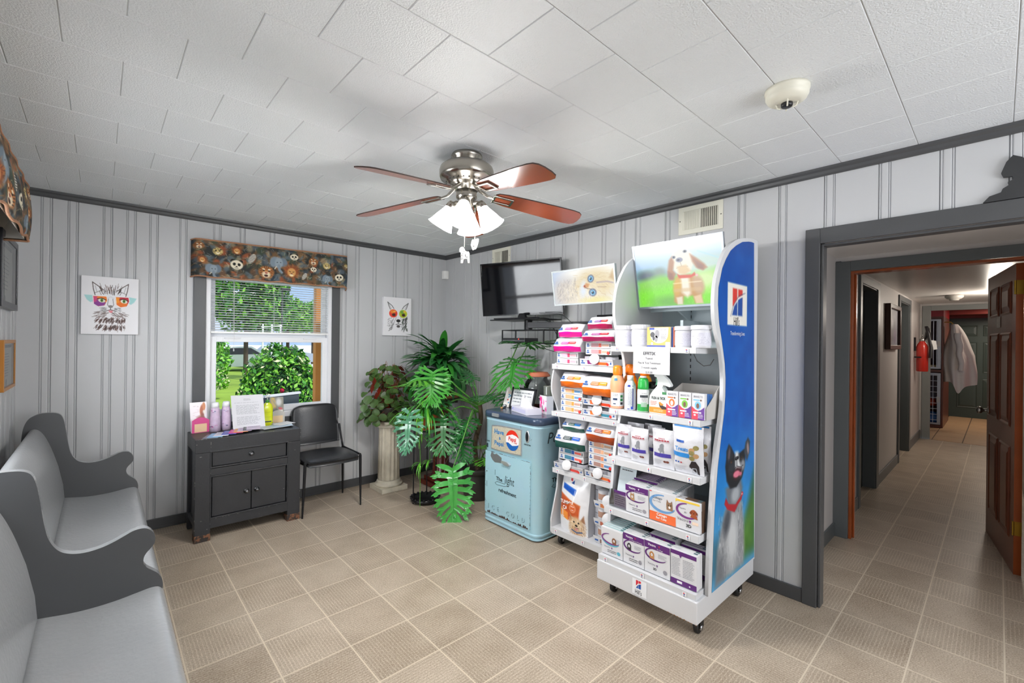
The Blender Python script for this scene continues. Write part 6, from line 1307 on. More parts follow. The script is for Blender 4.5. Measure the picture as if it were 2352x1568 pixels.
# ---------------------------------------------------------------- second rack goods
def food_bag(name, label, loc, w, h, d, base_c, lab_c, lab2_c, seed, yaw=0):
    t = thing(name, label, 'pet food bag', (0, 0, 0)); r_ = random.Random(seed); n = 10
    prof = [(0.012, 0), (-.012, .004), (-.022, h*.36), (-.026, h*.42), (.010, h*.80), (.022, h*.97), (.040, h), (d*.6, h*.97), (d, h*.80), (d, .02), (d*.9, 0)]
    vs = []; m = len(prof)
    for i in range(n+1):
        u = i/n; y = w/2-u*w; e = abs(2*u-1); k = 1-.16*e**6
        for j, (x, z) in enumerate(prof):
            wob = .003*math.sin(seed+9*u+j*1.7); vs.append((x*k+(.02 if e > .99 else 0)+wob*(.5 if j < 5 else 1), y, z*(1-.05*e**4)+wob*.6))
    fs, ms = [], []
    for i in range(n):
        for j in range(m): fs.append((i*m+j, (i+1)*m+j, (i+1)*m+(j+1) % m, i*m+(j+1) % m)); ms.append(1 if j in (1, 2) else 0)
    q = MB(); q.v = vs; q.f = [f for f in fs]; q.m = ms; q.s = [True]*len(fs); q.f.append(tuple(range(m))); q.f.append(tuple(reversed(range(n*m, n*m+m)))); q.m += [0, 0]; q.s += [False, False]
    q.build('bag_film', [gloss_w, mat('bag_gloss_'+base_c.strip('#'), base_c, .2, var=.12, vscale=20, bump=.3, bscale=30)], t)
    A_ = Vector((-.0275, w/2, h*.44)); V_ = Vector((.036, 0, h*.38)); hh = V_.length; V_.normalize(); q = MB(); k = hh
    q.disc(w*.17, k*.62, w*.045, k*.14, A_, UF, V_, 0, .002); q.rect(w*.10, k*.24, w*.26, k*.42, A_, UF, V_, 0, .002); q.rect(w*.36, k*.28, w*.62, k*.72, A_, UF, V_, 1, .002); q.rect(w*.62, k*.34, w*.86, k*.76, A_, UF, V_, 2, .0022); q.lines(w*.38, w*.60, k*.62, 2, k*.18, k*.06, A_, UF, V_, 3, seed, .0026); q.lines(w*.65, w*.84, k*.64, 1, k*.18, k*.06, A_, UF, V_, 3, seed+1, .0028); q.rect(w*.335, k*.28, w*.345, k*.6, A_, UF, V_, 4, .002)
    q.build('label_print', [blue_lab, C(lab_c, .4), C(lab2_c, .4), C('#f4e9ec', .4), dark_t], t)
    place(t, loc, yaw); return t
def can_case(name, label, loc, w, c1, c2, c3, n=2, h=.052, dot=True, cat='pet food case'):
    """shrink-wrapped flat carton of stacked small trays"""
    t = thing(name, label, cat, (0, 0, 0)); H1 = .041
    for k in range(n):
        z = k*(H1+.002); q = MB(); q.box((0, -w/2, z), (.20, w/2, z+H1)); b_ = q.build('carton_layer', card_w, t, bevel=.0015)
        q = MB(); O = Vector((-.0004, w/2, z)); a = H1
        q.disc(w*.09, a*.64, w*.03, a*.16, O, UF, VF, 0, .0004); q.rect(w*.04, a*.24, w*.15, a*.44, O, UF, VF, 0, .0004); q.rect(w*.22, a*.18, w*.50, a*.84, O, UF, VF, 1, .0004); q.rect(w*.51, a*.18, w*.62, a*.80, O, UF, VF, 2, .0005); q.rect(w*.64, a*.30, w*.90, a*.66, O, UF, VF, 3, .0005); q.rect(w*.93, a*.2, w*.96, a*.7, O, UF, VF, 5, .0005)
        if dot and k == 0: q.disc(w*.88, a*.30, .011, .011, O, UF, VF, 4, .0009)
        q.build('print', [blue_lab, C(c1, .4), C(c2, .4), C(c3, .4), C('#e23a30', .4), dark_t], b_)
    place(t, loc); return t
def can_tray(name, label, loc, w, c1, c2, c3, yaw=0, lids=1, nc=3, side=None):
    t = thing(name, label, 'pet food tray', (0, 0, 0)); d = .21; hf = .045
    q = MB(); q.hexa([(0, -w/2, 0), (.004, -w/2+.002, 0), (.004, w/2-.002, 0), (0, w/2, 0), (-.010, -w/2, hf), (-.006, -w/2+.002, hf), (-.006, w/2-.002, hf), (-.010, w/2, hf)]); 
    for s_ in (-1, 1): q.prism([(0, 0), (d, 0), (d, hf), (.10, hf), (.06, hf*1.0), (-.010, hf)], (0, s_*w/2-(.002 if s_ > 0 else 0), 0), (1, 0, 0), VF, (0, .002, 0), 0)
    q.box((0, -w/2, 0), (d, w/2, .002)); q.build('tray', card_w, t)
    q = MB(); O = Vector((-.0006, w/2, 0)); V_ = Vector((-.010, 0, hf)).normalized(); a = hf
    q.disc(w*.09, a*.66, w*.028, a*.15, O, UF, V_, 0, .0006); q.rect(w*.04, a*.26, w*.16, a*.46, O, UF, V_, 0, .0006); q.rect(w*.24, a*.22, w*.46, a*.82, O, UF, V_, 1, .0006); q.rect(w*.46, a*.18, w*.56, a*.74, O, UF, V_, 2, .0007); q.rect(w*.57, a*.16, w*.84, a*.58, O, UF, V_, 3, .0007); q.disc(w*.84, a*.30, .010, .010, O, UF, V_, 4, .001); q.poly([(w*.90, a*.3), (w*.96, a*.3), (w*.95, a*.7)], O, UF, V_, 0, .0008)
    q.build('print', [blue_lab, C(c1, .4), C(c2, .4), C(c3, .4), C('#e23a30', .4)], t)
    r_ = (w-.012)/nc/2; steel = mat('can_white_label', '#d9d9de', .35, var=.08, vscale=30)
    for k in range(nc):
        y = -w/2+.006+r_*(2*k+1); q = MB(); q.lathe([(0, .003), (r_*.95, .003), (r_, .006), (r_, .058), (r_*.96, .062), (r_*.90, .060), (0, .060)], (.012+r_, y, 0), 24); q.build('can', steel, t)
    for k in range(lids):
        Mx = (Vector((-1, -.25+.02*k, .28))).to_track_quat('Z', 'Y').to_matrix().to_4x4(); q = MB(); q.lathe([(0, 0), (.034, 0), (.036, .002), (.036, .007), (.033, .009), (0, .0085)], (-.012+.010*k, w*.02-.012*k, .044), 28, M=Mx); q.build('plastic_lid', C('#e0e0e3', .35), t)
    fm = MB(); fm.add([(-.014, w/2, .03), (-.014, -w/2, .03), (.01, -w/2, .066), (.01, w/2, .066), (d, -w/2, .066), (d, w/2, .066)], [(0,1,2,3), (3,2,4,5)], 0); fm.build('shrink_film', glass_mat('shrink_film', '#f4f4f6', film=.05, rough=.12), t)
    place(t, loc, yaw); return t
A_ = 1.303
can_case('pet_food_case', 'pink-labelled boxed case under the bright pink bags on the food rack', (-.505, -2.275, A_), .194, '#f0b7cf', '#e0446a', '#e6a9b4', 2, dot=False)
food_bag('pet_food_bag', 'lower bright pink bag in the left stack on top of the food rack', (-.525, -2.282, A_+.086), .25, .100, .22, '#f0189a', '#e8359a', '#ee4f50', 3)
food_bag('pet_food_bag', 'topmost bright pink bag in the left stack on the food rack', (-.505, -2.295, A_+.187), .215, .100, .2, '#f0189a', '#e8359a', '#ee4f50', 5)
can_tray('pet_food_tray', 'tray of cans with magenta and orange label under right stack on top', (-.51, -2.532, A_), .27, '#8e2a72', '#c02a4a', '#ee6a28')
can_case('pet_food_case', 'dusty pink boxed case below the two magenta bags', (-.49, -2.532, A_+.074), .21, '#c79aa0', '#e06a5c', '#dcb09a', 2)
food_bag('pet_food_bag', 'lower magenta bag in the right stack on top of the food rack', (-.53, -2.552, A_+.160), .262, .080, .2, '#b0155c', '#a22a86', '#c02a36', 7)
food_bag('pet_food_bag', 'topmost magenta bag in the right stack below the kitten screen', (-.51, -2.552, A_+.241), .198, .088, .2, '#a8154e', '#7a3a96', '#d8382e', 9)
B0 = .965
can_case('pet_food_case', 'lower boxed case with peach labels on the second food shelf left', (-.505, -2.317, B0), .195, '#f3b58e', '#efa04a', '#caa08e', 2)
can_case('pet_food_case', 'upper boxed case with blue stripe under the left orange bag', (-.505, -2.317, B0+.088), .195, '#f3b58e', '#f2b45a', '#6a9ac8', 2)
food_bag('pet_food_bag', 'left orange bag on the second shelf of the food rack', (-.525, -2.338, B0+.176), .22, .108, .22, '#f0741c', '#f07a24', '#f4a02c', 11)
can_tray('pet_food_tray', 'lower tray of cans with orange and teal label on second food shelf', (-.505, -2.556, B0), .27, '#f07a28', '#f3a23a', '#3a8aa0')
can_tray('pet_food_tray', 'upper tray of cans with orange label beneath the right orange bag', (-.505, -2.552, B0+.070), .262, '#f0733a', '#f8a020', '#e84a28')
food_bag('pet_food_bag', 'right orange bag on the second shelf of the food rack', (-.53, -2.550, B0+.140), .245, .130, .22, '#f0741c', '#f07a24', '#f4a02c', 13)
C0 = .555
can_tray('pet_food_tray', 'white tray of cans with a large lid at left of third food shelf', (-.525, -2.315, C0), .265, '#c8cdd6', '#e9d9dc', '#e24a46')
can_case('pet_food_case', 'boxed case with teal and red labels below the green bags', (-.505, -2.322, C0+.070), .215, '#4a86a0', '#2f5fae', '#ee6a5e', 2)
food_bag('pet_food_bag', 'lower dark green bag on the third shelf of the food rack', (-.53, -2.322, C0+.156), .262, .125, .22, '#1c5a50', '#2f4a4a', '#2f66c8', 15, yaw=.06)
food_bag('pet_food_bag', 'topmost small green bag on the third shelf of the food rack', (-.50, -2.330, C0+.275), .19, .085, .2, '#1f5c50', '#2f6a58', '#2a86d8', 17, yaw=.05)
can_tray('pet_food_tray', 'tray of cans with brown and orange label right of the big-lid tray', (-.52, -2.575, C0), .235, '#8a5a4c', '#f0a04a', '#f07a3a')
can_case('pet_food_case', 'lower boxed case with brown labels at right of third food shelf', (-.495, -2.565, C0+.070), .20, '#b08a80', '#e8946a', '#5c86b4', 2)
can_case('pet_food_case', 'upper boxed case with salmon labels under the rust orange bag', (-.495, -2.565, C0+.157), .20, '#d8a48c', '#eab48e', '#c8a488', 2)
food_bag('pet_food_bag', 'rust orange bag at the right of the third food shelf', (-.525, -2.580, C0+.244), .24, .125, .22, '#b84a1c', '#a4482a', '#f0812c', 19)
# big dog food bag
bgd = thing('dog_food_bag', 'large white and rust dog food bag with terrier picture on the lowest shelf', 'pet food bag', (-.48, -2.345, .131))
def bag_art():
    W, Hh = 60, 105; c = Cv(100, 170, W, Hh, '#e9e9ec')
    c.poly([(0, 42), (46, 52), (44, 88), (0, 76)], '#c4521f', 1, 1.5); c.poly([(0, 42), (46, 52), (46, 56), (0, 46)], '#d4672c', .6, 2); c.poly([(6, 24), (36, 29), (35, 39), (6, 33)], '#1f55b4', 1, 1); c.poly([(6, 27), (10, 24), (36, 28), (36, 31)], '#2a66c8', .8, 1)
    c.poly([(20, 10), (32, 11), (31, 23), (19, 21)], '#f2f2f4'); c.poly([(22, 12), (26, 12), (26, 17), (22, 16)], '#d83a4a'); c.poly([(24, 20), (30, 14), (30, 21)], '#1f4f9e')
    c.poly([(2, 66), (22, 70), (22, 84), (2, 80)], '#f09030'); c.line([(9, 70), (9, 79)], 1.6, '#f8f4f0'); c.line([(6, 70), (9, 70)], 1.2, '#f8f4f0'); c.line([(7, 80), (12, 80)], 1.2, '#f8f4f0')
    c.line([(40, 24), (30, 56)], 1.8, '#fbfbfd', .9, 1); c.line([(34, 30), (32, 56)], 1, '#fff', .8, 1); c.ell(32, 60, 6, 7, '#f2c4a4', 0, .2); c.ell(32, 60, 5, 6, '#d8622c', 0, .2); c.line([(29, 57), (35, 57)], .8, '#fff'); c.line([(30, 63), (34, 63)], .8, '#fff')
    c.ell(40, 92, 14, 16, '#caa27a', 0, .3); c.tufts(260, (26, 74, 56, 104), 5, .9, ['#e6cda8', '#b58a5e', '#f4e6cc', '#8f6a48'], lambda x, y: 270+(x-40)*2, 30, 5, .5); c.poly([(28, 80), (26, 68), (34, 76)], '#b08058', 1, 1); c.poly([(48, 76), (54, 66), (56, 80)], '#a07050', 1, 1); c.ell(40, 82, 11, 10, '#dfc29a', 0, .3, .8); c.tufts(120, (30, 74, 52, 92), 3.5, .7, ['#f4e6cc', '#c8a478', '#fff6e6'], lambda x, y: 250+(x-40)*5, 30, 6, .5)
    c.ell(36, 81, 1.6, 1.6, '#1a1210'); c.ell(45, 81, 1.6, 1.6, '#1a1210'); c.ell(40.5, 86.5, 2.6, 2.0, '#15100e'); c.line([(37, 90), (40.5, 91), (44, 90)], 1, '#3a1a16'); c.poly([(38, 91), (43, 91), (42, 95), (39, 95)], '#d88a90'); c.line([(31, 96), (40, 99), (50, 96)], 2.2, '#3a5a8a')
    c.noise(.015, 20, 2); return c
bW, bH = .245, .425
def bagf(u, v):
    y = -2.345+bW/2-u*bW; z = .131+(1-v)*bH; t_ = 1-v
    th = .055*math.sin(pi*min(1, max(0, u*.9+.05)))**.5*(math.sin(pi*min(1, t_*.72+.18))**.7)
    return (-.478-th+.035*t_*t_+.002*math.sin(u*9+v*14), y*(1)+.010*math.sin(pi*t_)*(u-.5)*0, z-.016*u)
bag_art().build('printed_front', bagf, attr_mat('glossy_bag_print', .22, coat=.3), bgd)
q = MB(); O = Vector(bagf(.30, .51))+Vector((-.004, 0, 0)); q.text('TUMMY', .034, O, UF, VF-Vector((0, .12, 0))*0, 0, True, .001, .85); q.text('CARE', .036, O+VF*(-.040)+UF*.006, UF, VF, 0, True, .001, .8); q.build('bag_lettering', C('#f6f0ea', .4), bgd)
q = MB(); 
def bagb(u, v): p = bagf(u, v); return (2*(-.44)-p[0]+.05 - .05*(1-v), p[1], p[2])
cushion(12, 16, bagb, q); 
for uu in (0, 1):
    vs = []
    for j in range(16): vs += [bagf(uu, j/15), bagb(uu, j/15)]
    q.add(vs, [(2*j, 2*j+2, 2*j+3, 2*j+1) for j in range(15)], 0, True)
q.build('bag_back', gloss_w, bgd)
# can stacks beside the bag
lcan = mat('can_grey_label', '#b9bac2', .3, metal=.2, var=.12, vscale=25)
for k in range(5):
    t = thing('food_can', 'grey-labelled can, %s from the bottom in column behind large dog food bag' % ORD[k], 'can', (-.33, -2.435, .131+k*.080), 'cans stacked behind the large bag'); q = MB(); z = .131+k*.080
    q.lathe([(0, z), (.040, z), (.0425, z+.003), (.0415, z+.008), (.0415, z+.070), (.0425, z+.075), (.040, z+.078), (.037, z+.074), (0, z+.074)], (-.39, -2.495, 0), 28); q.build('can_body', lcan, t)
for k, (lb, cc) in enumerate((('bottom tray of white cans right of the large dog food bag', '#8a6a5c'), ('middle tray of white cans right of the large dog food bag', '#b0624c'), ('top tray of white cans right of the large dog food bag', '#c8784a'))):
    z = .131+k*.117; t = thing('pet_food_tray', lb, 'pet food tray', (-.45, -2.60, z)); q = MB(); wv = .17
    q.hexa([(-.505, -2.68, z), (-.50, -2.68, z), (-.50, -2.53, z), (-.505, -2.53, z), (-.515, -2.685, z+.045), (-.511, -2.685, z+.045), (-.511, -2.525, z+.045), (-.515, -2.525, z+.045)]); q.box((-.50, -2.68, z), (-.34, -2.53, z+.003)); q.build('tray', card_w, t)
    q = MB(); O = Vector((-.509, -2.53, z+.004)); q.rect(.008, .012, .035, .022, O, UF, VF, 0, .004); q.rect(.05, .006, .085, .030, O, UF, VF, 1, .005); q.rect(.085, .004, .14, .024, O, UF, VF, 2, .005); q.build('print', [blue_lab, C(cc, .4), C('#e8a05c', .4)], t)
    for j in range(2):
        q = MB(); q.lathe([(0, z+.004), (.036, z+.004), (.038, z+.008), (.038, z+.108), (.036, z+.112), (0, z+.111)], (-.458, -2.568-.078*j, 0), 28); c_ = q.build('can', mat('can_white_label', '#d9d9de', .35), t)
        q = MB(); vs = []
        for i in range(9): a = pi+.9-1.5*i/8; vs += [(-.458+.0386*math.cos(a), -2.568-.078*j+.0386*math.sin(a), z+.052), (-.458+.0386*math.cos(a), -2.568-.078*j+.0386*math.sin(a), z+.090)]
        q.add(vs, [(2*i, 2*i+2, 2*i+3, 2*i+1) for i in range(8)], 0, True); q.build('wrap_picture', C('#b08a78', .4), c_)
    Mx = (Vector((-1, -.35, .22))).to_track_quat('Z', 'Y').to_matrix().to_4x4(); q = MB(); q.lathe([(0, 0), (.040, 0), (.042, .002), (.042, .008), (.039, .010), (0, .009)], (-.512, -2.645, z+.062), 30, M=Mx); q.build('plastic_lid', C('#e0e0e3', .35), t)
# ================================================================ VINTAGE COOLER
cool_m = bpy.data.materials.new('chipped_light_blue_enamel'); cool_m.use_nodes = True
def cooler_nodes(m, base, chip_scale=14, thr=.70):
    nt = m.node_tree; n = nt.nodes; L = nt.links; b = n['Principled BSDF']; tc = n.new('ShaderNodeTexCoord')
    a = n.new('ShaderNodeTexNoise'); a.inputs['Scale'].default_value = chip_scale; a.inputs['Detail'].default_value = 7; a.inputs['Roughness'].default_value = .72; L.new(tc.outputs['Object'], a.inputs['Vector'])
    c = n.new('ShaderNodeValToRGB'); c.color_ramp.interpolation = 'CONSTANT'; c.color_ramp.elements[0].color = (*hexlin(base), 1); c.color_ramp.elements[1].position = thr; c.color_ramp.elements[1].color = (.035, .022, .018, 1)
    L.new(a.outputs['Fac'], c.inputs[0])
    v = n.new('ShaderNodeTexNoise'); v.inputs['Scale'].default_value = 4; L.new(tc.outputs['Object'], v.inputs['Vector'])
    mx = n.new('ShaderNodeMix'); mx.data_type = 'RGBA'; mx.blend_type = 'MULTIPLY'; mx.inputs[0].default_value = .12; L.new(c.outputs[0], mx.inputs[6]); L.new(v.outputs['Color'], mx.inputs[7]); L.new(mx.outputs[2], b.inputs['Base Color'])
    b.inputs['Roughness'].default_value = .3; b.inputs['Coat Weight'].default_value = .25
cooler_nodes(cool_m, '#a8cfdd', thr=.675)
lid_m = mat('dark_blue_lid_enamel', '#34445c', .25, var=.15, vscale=6, coat=.3)
rust = mat('rusty_edge', '#3e2620', .7, var=.4, vscale=40, bump=.3)
CX0, CX1, CY0, CY1 = -.620, -.08, -2.108, -1.486
ck = thing('soda_cooler', 'vintage pale blue chipped soda cooler with dark blue lid beside racks', 'cooler', ((CX0+CX1)/2, (CY0+CY1)/2, 0))
def rr(x0, y0, x1, y1, r, n=7):
    pts = []
    for cx, cy, a0 in ((x1-r, y1-r, 0), (x0+r, y1-r, 90), (x0+r, y0+r, 180), (x1-r, y0+r, 270)):
        for i in range(n): a = math.radians(a0+90*i/(n-1)); pts.append((cx+r*math.cos(a), cy+r*math.sin(a)))
    return pts
def ring(mb, layers, m=0, cap=True):
    """layers: list of (outline pts, z)"""
    k = len(layers[0][0]); vs = [(x, y, z) for pts, z in layers for x, y in pts]
    mb.add(vs, [(i*k+j, i*k+(j+1) % k, (i+1)*k+(j+1) % k, (i+1)*k+j) for i in range(len(layers)-1) for j in range(k)], m, True)
    if cap: mb.add(vs[:k], [tuple(range(k))[::-1]], m); mb.add(vs[-k:], [tuple(range(k))], m)
q = MB(); R0 = .065
ring(q, [(rr(CX0, CY0, CX1, CY1, R0), .055), (rr(CX0, CY0, CX1, CY1, R0), .822), (rr(CX0-.003, CY0-.003, CX1+.003, CY1+.003, R0), .825), (rr(CX0-.003, CY0-.003, CX1+.003, CY1+.003, R0), .833), (rr(CX0, CY0, CX1, CY1, R0), .836), (rr(CX0, CY0, CX1, CY1, R0), .846)]); q.build('body', cool_m, ck)
q = MB(); ring(q, [(rr(CX0-.004, CY0-.004, CX1+.004, CY1+.004, R0), .012), (rr(CX0-.006, CY0-.006, CX1+.006, CY1+.006, R0), .022), (rr(CX0+.002, CY0+.002, CX1, CY1, R0), .030), (rr(CX0-.005, CY0-.005, CX1+.005, CY1+.005, R0), .038), (rr(CX0-.005, CY0-.005, CX1+.005, CY1+.005, R0), .050), (rr(CX0, CY0, CX1, CY1, R0), .056)]); 
q2 = mat('base_band_chipped', '#8fb8c6', .4)
q.build('base_band', cool_m, ck); q = MB(); ring(q, [(rr(CX0+.01, CY0+.01, CX1-.01, CY1-.01, R0), 0), (rr(CX0+.01, CY0+.01, CX1-.01, CY1-.01, R0), .014)]); q.build('rusty_foot', rust, ck)
q = MB(); ring(q, [(rr(CX0-.004, CY0-.004, CX1+.004, CY1+.004, R0), .846), (rr(CX0-.010, CY0-.010, CX1+.010, CY1+.010, R0), .850), (rr(CX0-.010, CY0-.010, CX1+.010, CY1+.010, R0), .888), (rr(CX0-.006, CY0-.006, CX1+.006, CY1+.006, R0), .896), (rr(CX0+.01, CY0+.01, CX1-.01, CY1-.01, R0*.9), .900)]); q.build('lid', lid_m, ck)
OF = Vector((CX0, 0, 0)); UY = UF
def F(y): return -y   # front face coordinate a = -y
q = MB(); fx = CX0-.004
for a, b in (((-1.520, .080), (-2.040, .576)),):
    q.prism(rr(-a[0], a[1], -b[0], b[1], .008, 3), (CX0-.0005, 0, 0), UF, VF, (-.006, 0, 0))
dr = q.build('door', cool_m, ck, bevel=.0015)
def dense(mb, y0, z0, n, th, rnd, m=0, dy=-.018, zj=.004):   # ragged chips along an edge
    for i in range(n):
        y = y0+dy*i; h = rnd.uniform(.2, 1)*th; mb.poly([(-y, z0), (-y+abs(dy)*1.05, z0+rnd.uniform(-zj, zj)*.3), (-y+abs(dy)*1.1, z0+h*rnd.uniform(.5, 1)), (-y+abs(dy)*.4, z0+h)], (CX0-.0069, 0, 0), UF, VF, m, 0)
rn = random.Random(5); q = MB(); dense(q, -1.55, .081, 26, .022, rn); dense(q, -1.53, .574, 10, .004, rn, dy=-.05)
for _ in range(60): y, z = rn.choice([(-1.523+rn.uniform(-.004, .004), rn.uniform(.1, .56)), (-2.038+rn.uniform(-.003, .003), rn.uniform(.1, .56))]); s_ = rn.uniform(.001, .004); q.rect(-y, z, -y+s_, z+s_*rn.uniform(1, 4), (CX0-.0067, 0, 0), UF, VF, 0, .0001)
q.build('chipped_edge', rust, dr)
q = MB(); O = Vector((CX0-.0068, 0, 0))
q.poly([(1.585, .54), (1.60, .575), (1.635, .560), (1.66, .570), (1.722, .548), (1.715, .505), (1.64, .497), (1.61, .512)], O, UF, VF, 0, .0003); q.build('worn_patch', mat('bare_metal_patch', '#9a9aa0', .35, metal=.6), dr)
q = MB()
q.text('The', .040, O+UF*1.695+VF*.375, UF, VF, 0, True, .0006, 1.15); q.text('refreshment', .040, O+UF*1.79+VF*.292, UF, VF, 0, True, .0006, 1.02)
q.text('light', .088, O+UF*1.815+VF*.385, UF, VF, 0, False, .0006, .72, .12)
for pts in ([(1.765, .352), (1.67, .352), (1.645, .338), (1.665, .326), (1.75, .332), (1.80, .345)], [(1.645, .44), (1.645, .40)], [(1.545, .33), (1.545, .285)]):
    q.tube([(CX0-.0074, -a, b) for a, b in pts], .0014, 4)
q.build('door_lettering', C('#1d2a2e', .5), dr)
q = MB()
for i, s_ in enumerate('ICE COLD'):
    if s_ == ' ': continue
    a = 1.565+.0575*i + (0 if i < 4 else .0); q.text(s_, .052, O+UF*a+VF*(.135), UF, VF, 0, True, .0018, .9)
q.build('embossed_lettering', cool_m, dr)
q = MB()
for i, s_ in enumerate('ICE COLD'):
    if s_ == ' ': continue
    a = 1.565+.0575*i; q.text(s_, .052, O+UF*(a+.0022)+VF*(.1328), UF, VF, 0, True, .0008, .9)
q.build('embossed_letter_shadow', C('#42545c', .6), dr)  # darker offset copy of the raised letters paints the shadow beside them
q = MB(); Mx = Matrix.Rotation(-pi/2, 4, 'Y')
q.prism([(1.735, .513), (1.80, .508), (1.828, .510), (1.83, .518), (1.80, .532), (1.745, .535), (1.733, .525)], (CX0-.007, 0, 0), UF, VF, (-.018, 0, 0)); q.prism([(1.75, .50), (1.81, .498), (1.80, .512), (1.76, .514)], (CX0-.007, 0, 0), UF, VF, (-.010, 0, 0)); q.build('door_handle', mat('chrome', '#d9dce0', .32, metal=.75), dr, bevel=.004)
# badge panel
q = MB(); q.prism([(1.592, .60), (1.60, .788), (1.68, .798), (1.78, .802), (1.87, .803), (1.944, .802), (1.945, .607), (1.87, .600), (1.77, .597), (1.68, .596)], (CX0-.0005, 0, 0), UF, VF, (-.008, 0, 0)); badge = q.build('badge_panel', mat('chrome', '#d9dce0', .32, metal=.75), ck, bevel=.002)
q = MB(); spk = mat('speckled_beige_badge', '#b9b3a0', .5, var=.45, vscale=110); q.poly([(1.600, .607), (1.608, .780), (1.68, .789), (1.78, .793), (1.87, .794), (1.937, .793), (1.938, .614), (1.87, .608), (1.77, .605), (1.68, .604)], (CX0-.009, 0, 0), UF, VF, 0, .0002)
O2_ = Vector((CX0-.009, 0, 0)); q.text('Have', .050, O2_+UF*1.690+VF*.745, UF, VF, 1, True, .0010, 1.1); q.text('a', .040, O2_+UF*1.700+VF*.70, UF, VF, 1, True, .0010, 1.1); q.text('Pepsi', .046, O2_+UF*1.690+VF*.655, UF, VF, 1, True, .0010, 1.15)
ca, cbz, ra, rb = 1.845, .705, .074, .078
q.disc(ca, cbz, ra, rb, O2_, UF, VF, 2, .0012, 36)
q.poly([(ca+ra*math.cos(a), cbz+rb*math.sin(a)) for a in [math.radians(18+ (162-18)*i/14) for i in range(15)]]+[(ca-ra*.6, cbz+rb*.42), (ca, cbz+rb*.60), (ca+ra*.6, cbz+rb*.50)], O2_, UF, VF, 3, .0018)
q.poly([(ca+ra*math.cos(a), cbz+rb*math.sin(a)) for a in [math.radians(198+(342-198)*i/14) for i in range(15)]]+[(ca+ra*.6, cbz-rb*.42), (ca, cbz-rb*.52), (ca-ra*.6, cbz-rb*.28)], O2_, UF, VF, 4, .0018)
q.text('Pepsi', .044, O2_+UF*(ca)+VF*(cbz+.008), UF, VF, 3, True, .0022, .95, .1); q.text('Cola', .018, O2_+UF*(ca+.035)+VF*(cbz-.014), UF, VF, 3, True, .0022)
q.build('badge_print', [spk, C('#1f78b8', .35), C('#e9e7ea', .3), C('#d8301f', .3), C('#1f5fae', .3)], badge)
q = MB(); q.lathe([(0, 0), (.021, 0), (.022, .003), (.018, .005), (0, .005)], (0, 0, 0), 28, M=Mx, sy=1); q.v = [(x+CX0-.0005, y*1.0-2.0, z*2.15+.758) for x, y, z in q.v]; sl = q.build('coin_slot_bezel', mat('chrome', '#d9dce0', .32, metal=.75), ck)
q = MB(); q.disc(2.0, .758, .014, .036, (CX0-.0058, 0, 0), UF, VF, 0, .0003, 24); q.build('coin_slot', C('#14161a', .3), sl)
q = MB(); O3 = Vector((CX0-.0012, 0, 0)); q.text('CUP DROPS', .016, O3+UF*1.538+VF*.652, UF, VF, 0, True, .0006, .7); q.text('COIN RETURN', .015, O3+UF*2.0+VF*.697, UF, VF, 0, True, .0006, .7); q.build('small_lettering', C('#22343c', .5), ck)
q = MB(); q.box((CX0-.003, -1.548, .600), (CX0, -1.528, .632)); q.build('slot_plate', C('#24343c', .4), ck, bevel=.002)
q = MB(); q.prism(rr(1.610, .862, 1.690, .888, .006, 4), (CX0-.0105, 0, 0), UF, VF, (-.008, 0, 0)); q.build('lid_latch', mat('chrome', '#d9dce0', .32, metal=.75), ck, bevel=.002)
# side lettering (plane y = CY0)
US = Vector((1, 0, 0)); OS = Vector((0, CY0-.0008, 0)); q = MB()
q.text('Pepsi', .115, OS+US*(-.40)+VF*.745, US, VF, 0, False, .0006, 1.0, .25); q.text('The', .046, OS+US*(-.425)+VF*.43, US, VF, 0, True, .0006, 1.2); q.text('refreshment', .044, OS+US*(-.305)+VF*.35, US, VF, 0, True, .0006, 1.0)
for pts in ([(-.45, .40), (-.47, .385), (-.44, .372), (-.36, .39), (-.36, .46)],): q.tube([(a, CY0-.001, b) for a, b in pts], .0016, 4)
q.build('side_lettering', C('#1d2a2e', .5), ck)
# ---- on the cooler
ZC = .9005
t = thing('information_card', 'white standing information card with orange heading on the cooler', 'card', (-.37, -1.53, ZC)); A = Vector((-.41, -1.475, ZC)); D_ = Vector((.07, 0, .185)); Nn = D_.normalized(); q = MB(); Uc = Vector((.25, -1, 0)).normalized()
th = Vector((.003, 0, 0)); q.hexa([A, A+Uc*.115, A+Uc*.115+th, A+th, A+D_, A+Uc*.115+D_, A+Uc*.115+D_+th, A+D_+th]); q.hexa([A+D_-th, A+D_+Uc*.115-th, A+D_+Uc*.115, A+D_, A+Vector((.13, 0, 0)), A+Vector((.13, 0, 0))+Uc*.115, A+Vector((.133, 0, 0))+Uc*.115, A+Vector((.133, 0, 0))]) if False else None
q.text('101', .036, A+Uc*.060+Nn*.165, Uc, Nn, 1, True, .0012, 1.1); q.lines(.02, .1, .135, 2, .009, .003, A, Uc, Nn, 1, 2, .001)
for i, (a, b, m_) in enumerate(((.03, .105, 2), (.035, .085, 2), (.045, .095, 2), (.03, .060, 3), (.075, .10, 4), (.078, .062, 4), (.045, .035, 2), (.08, .03, 4))): q.rect(a, b, a+.014, b+.012, A, Uc, Nn, m_, .001)
q.build('card', [C('#ebe7e2', .5), C('#e08a5a', .5), C('#3f8cb0', .5), C('#d2443a', .5), C('#9aa0a4', .5)], t)
q = MB(); q.prism([(0, 0), (.075, .18), (.14, 0)], A+Vector((.004, -.02, 0)), (1, 0, 0), VF, (0, -.003, 0)) if False else q.box((A.x, A.y-.11, ZC), (A.x+.05, A.y, ZC+.002)); q.build('acrylic_base', glass_mat('clear_plastic', '#f2f4f6', film=.05), t)
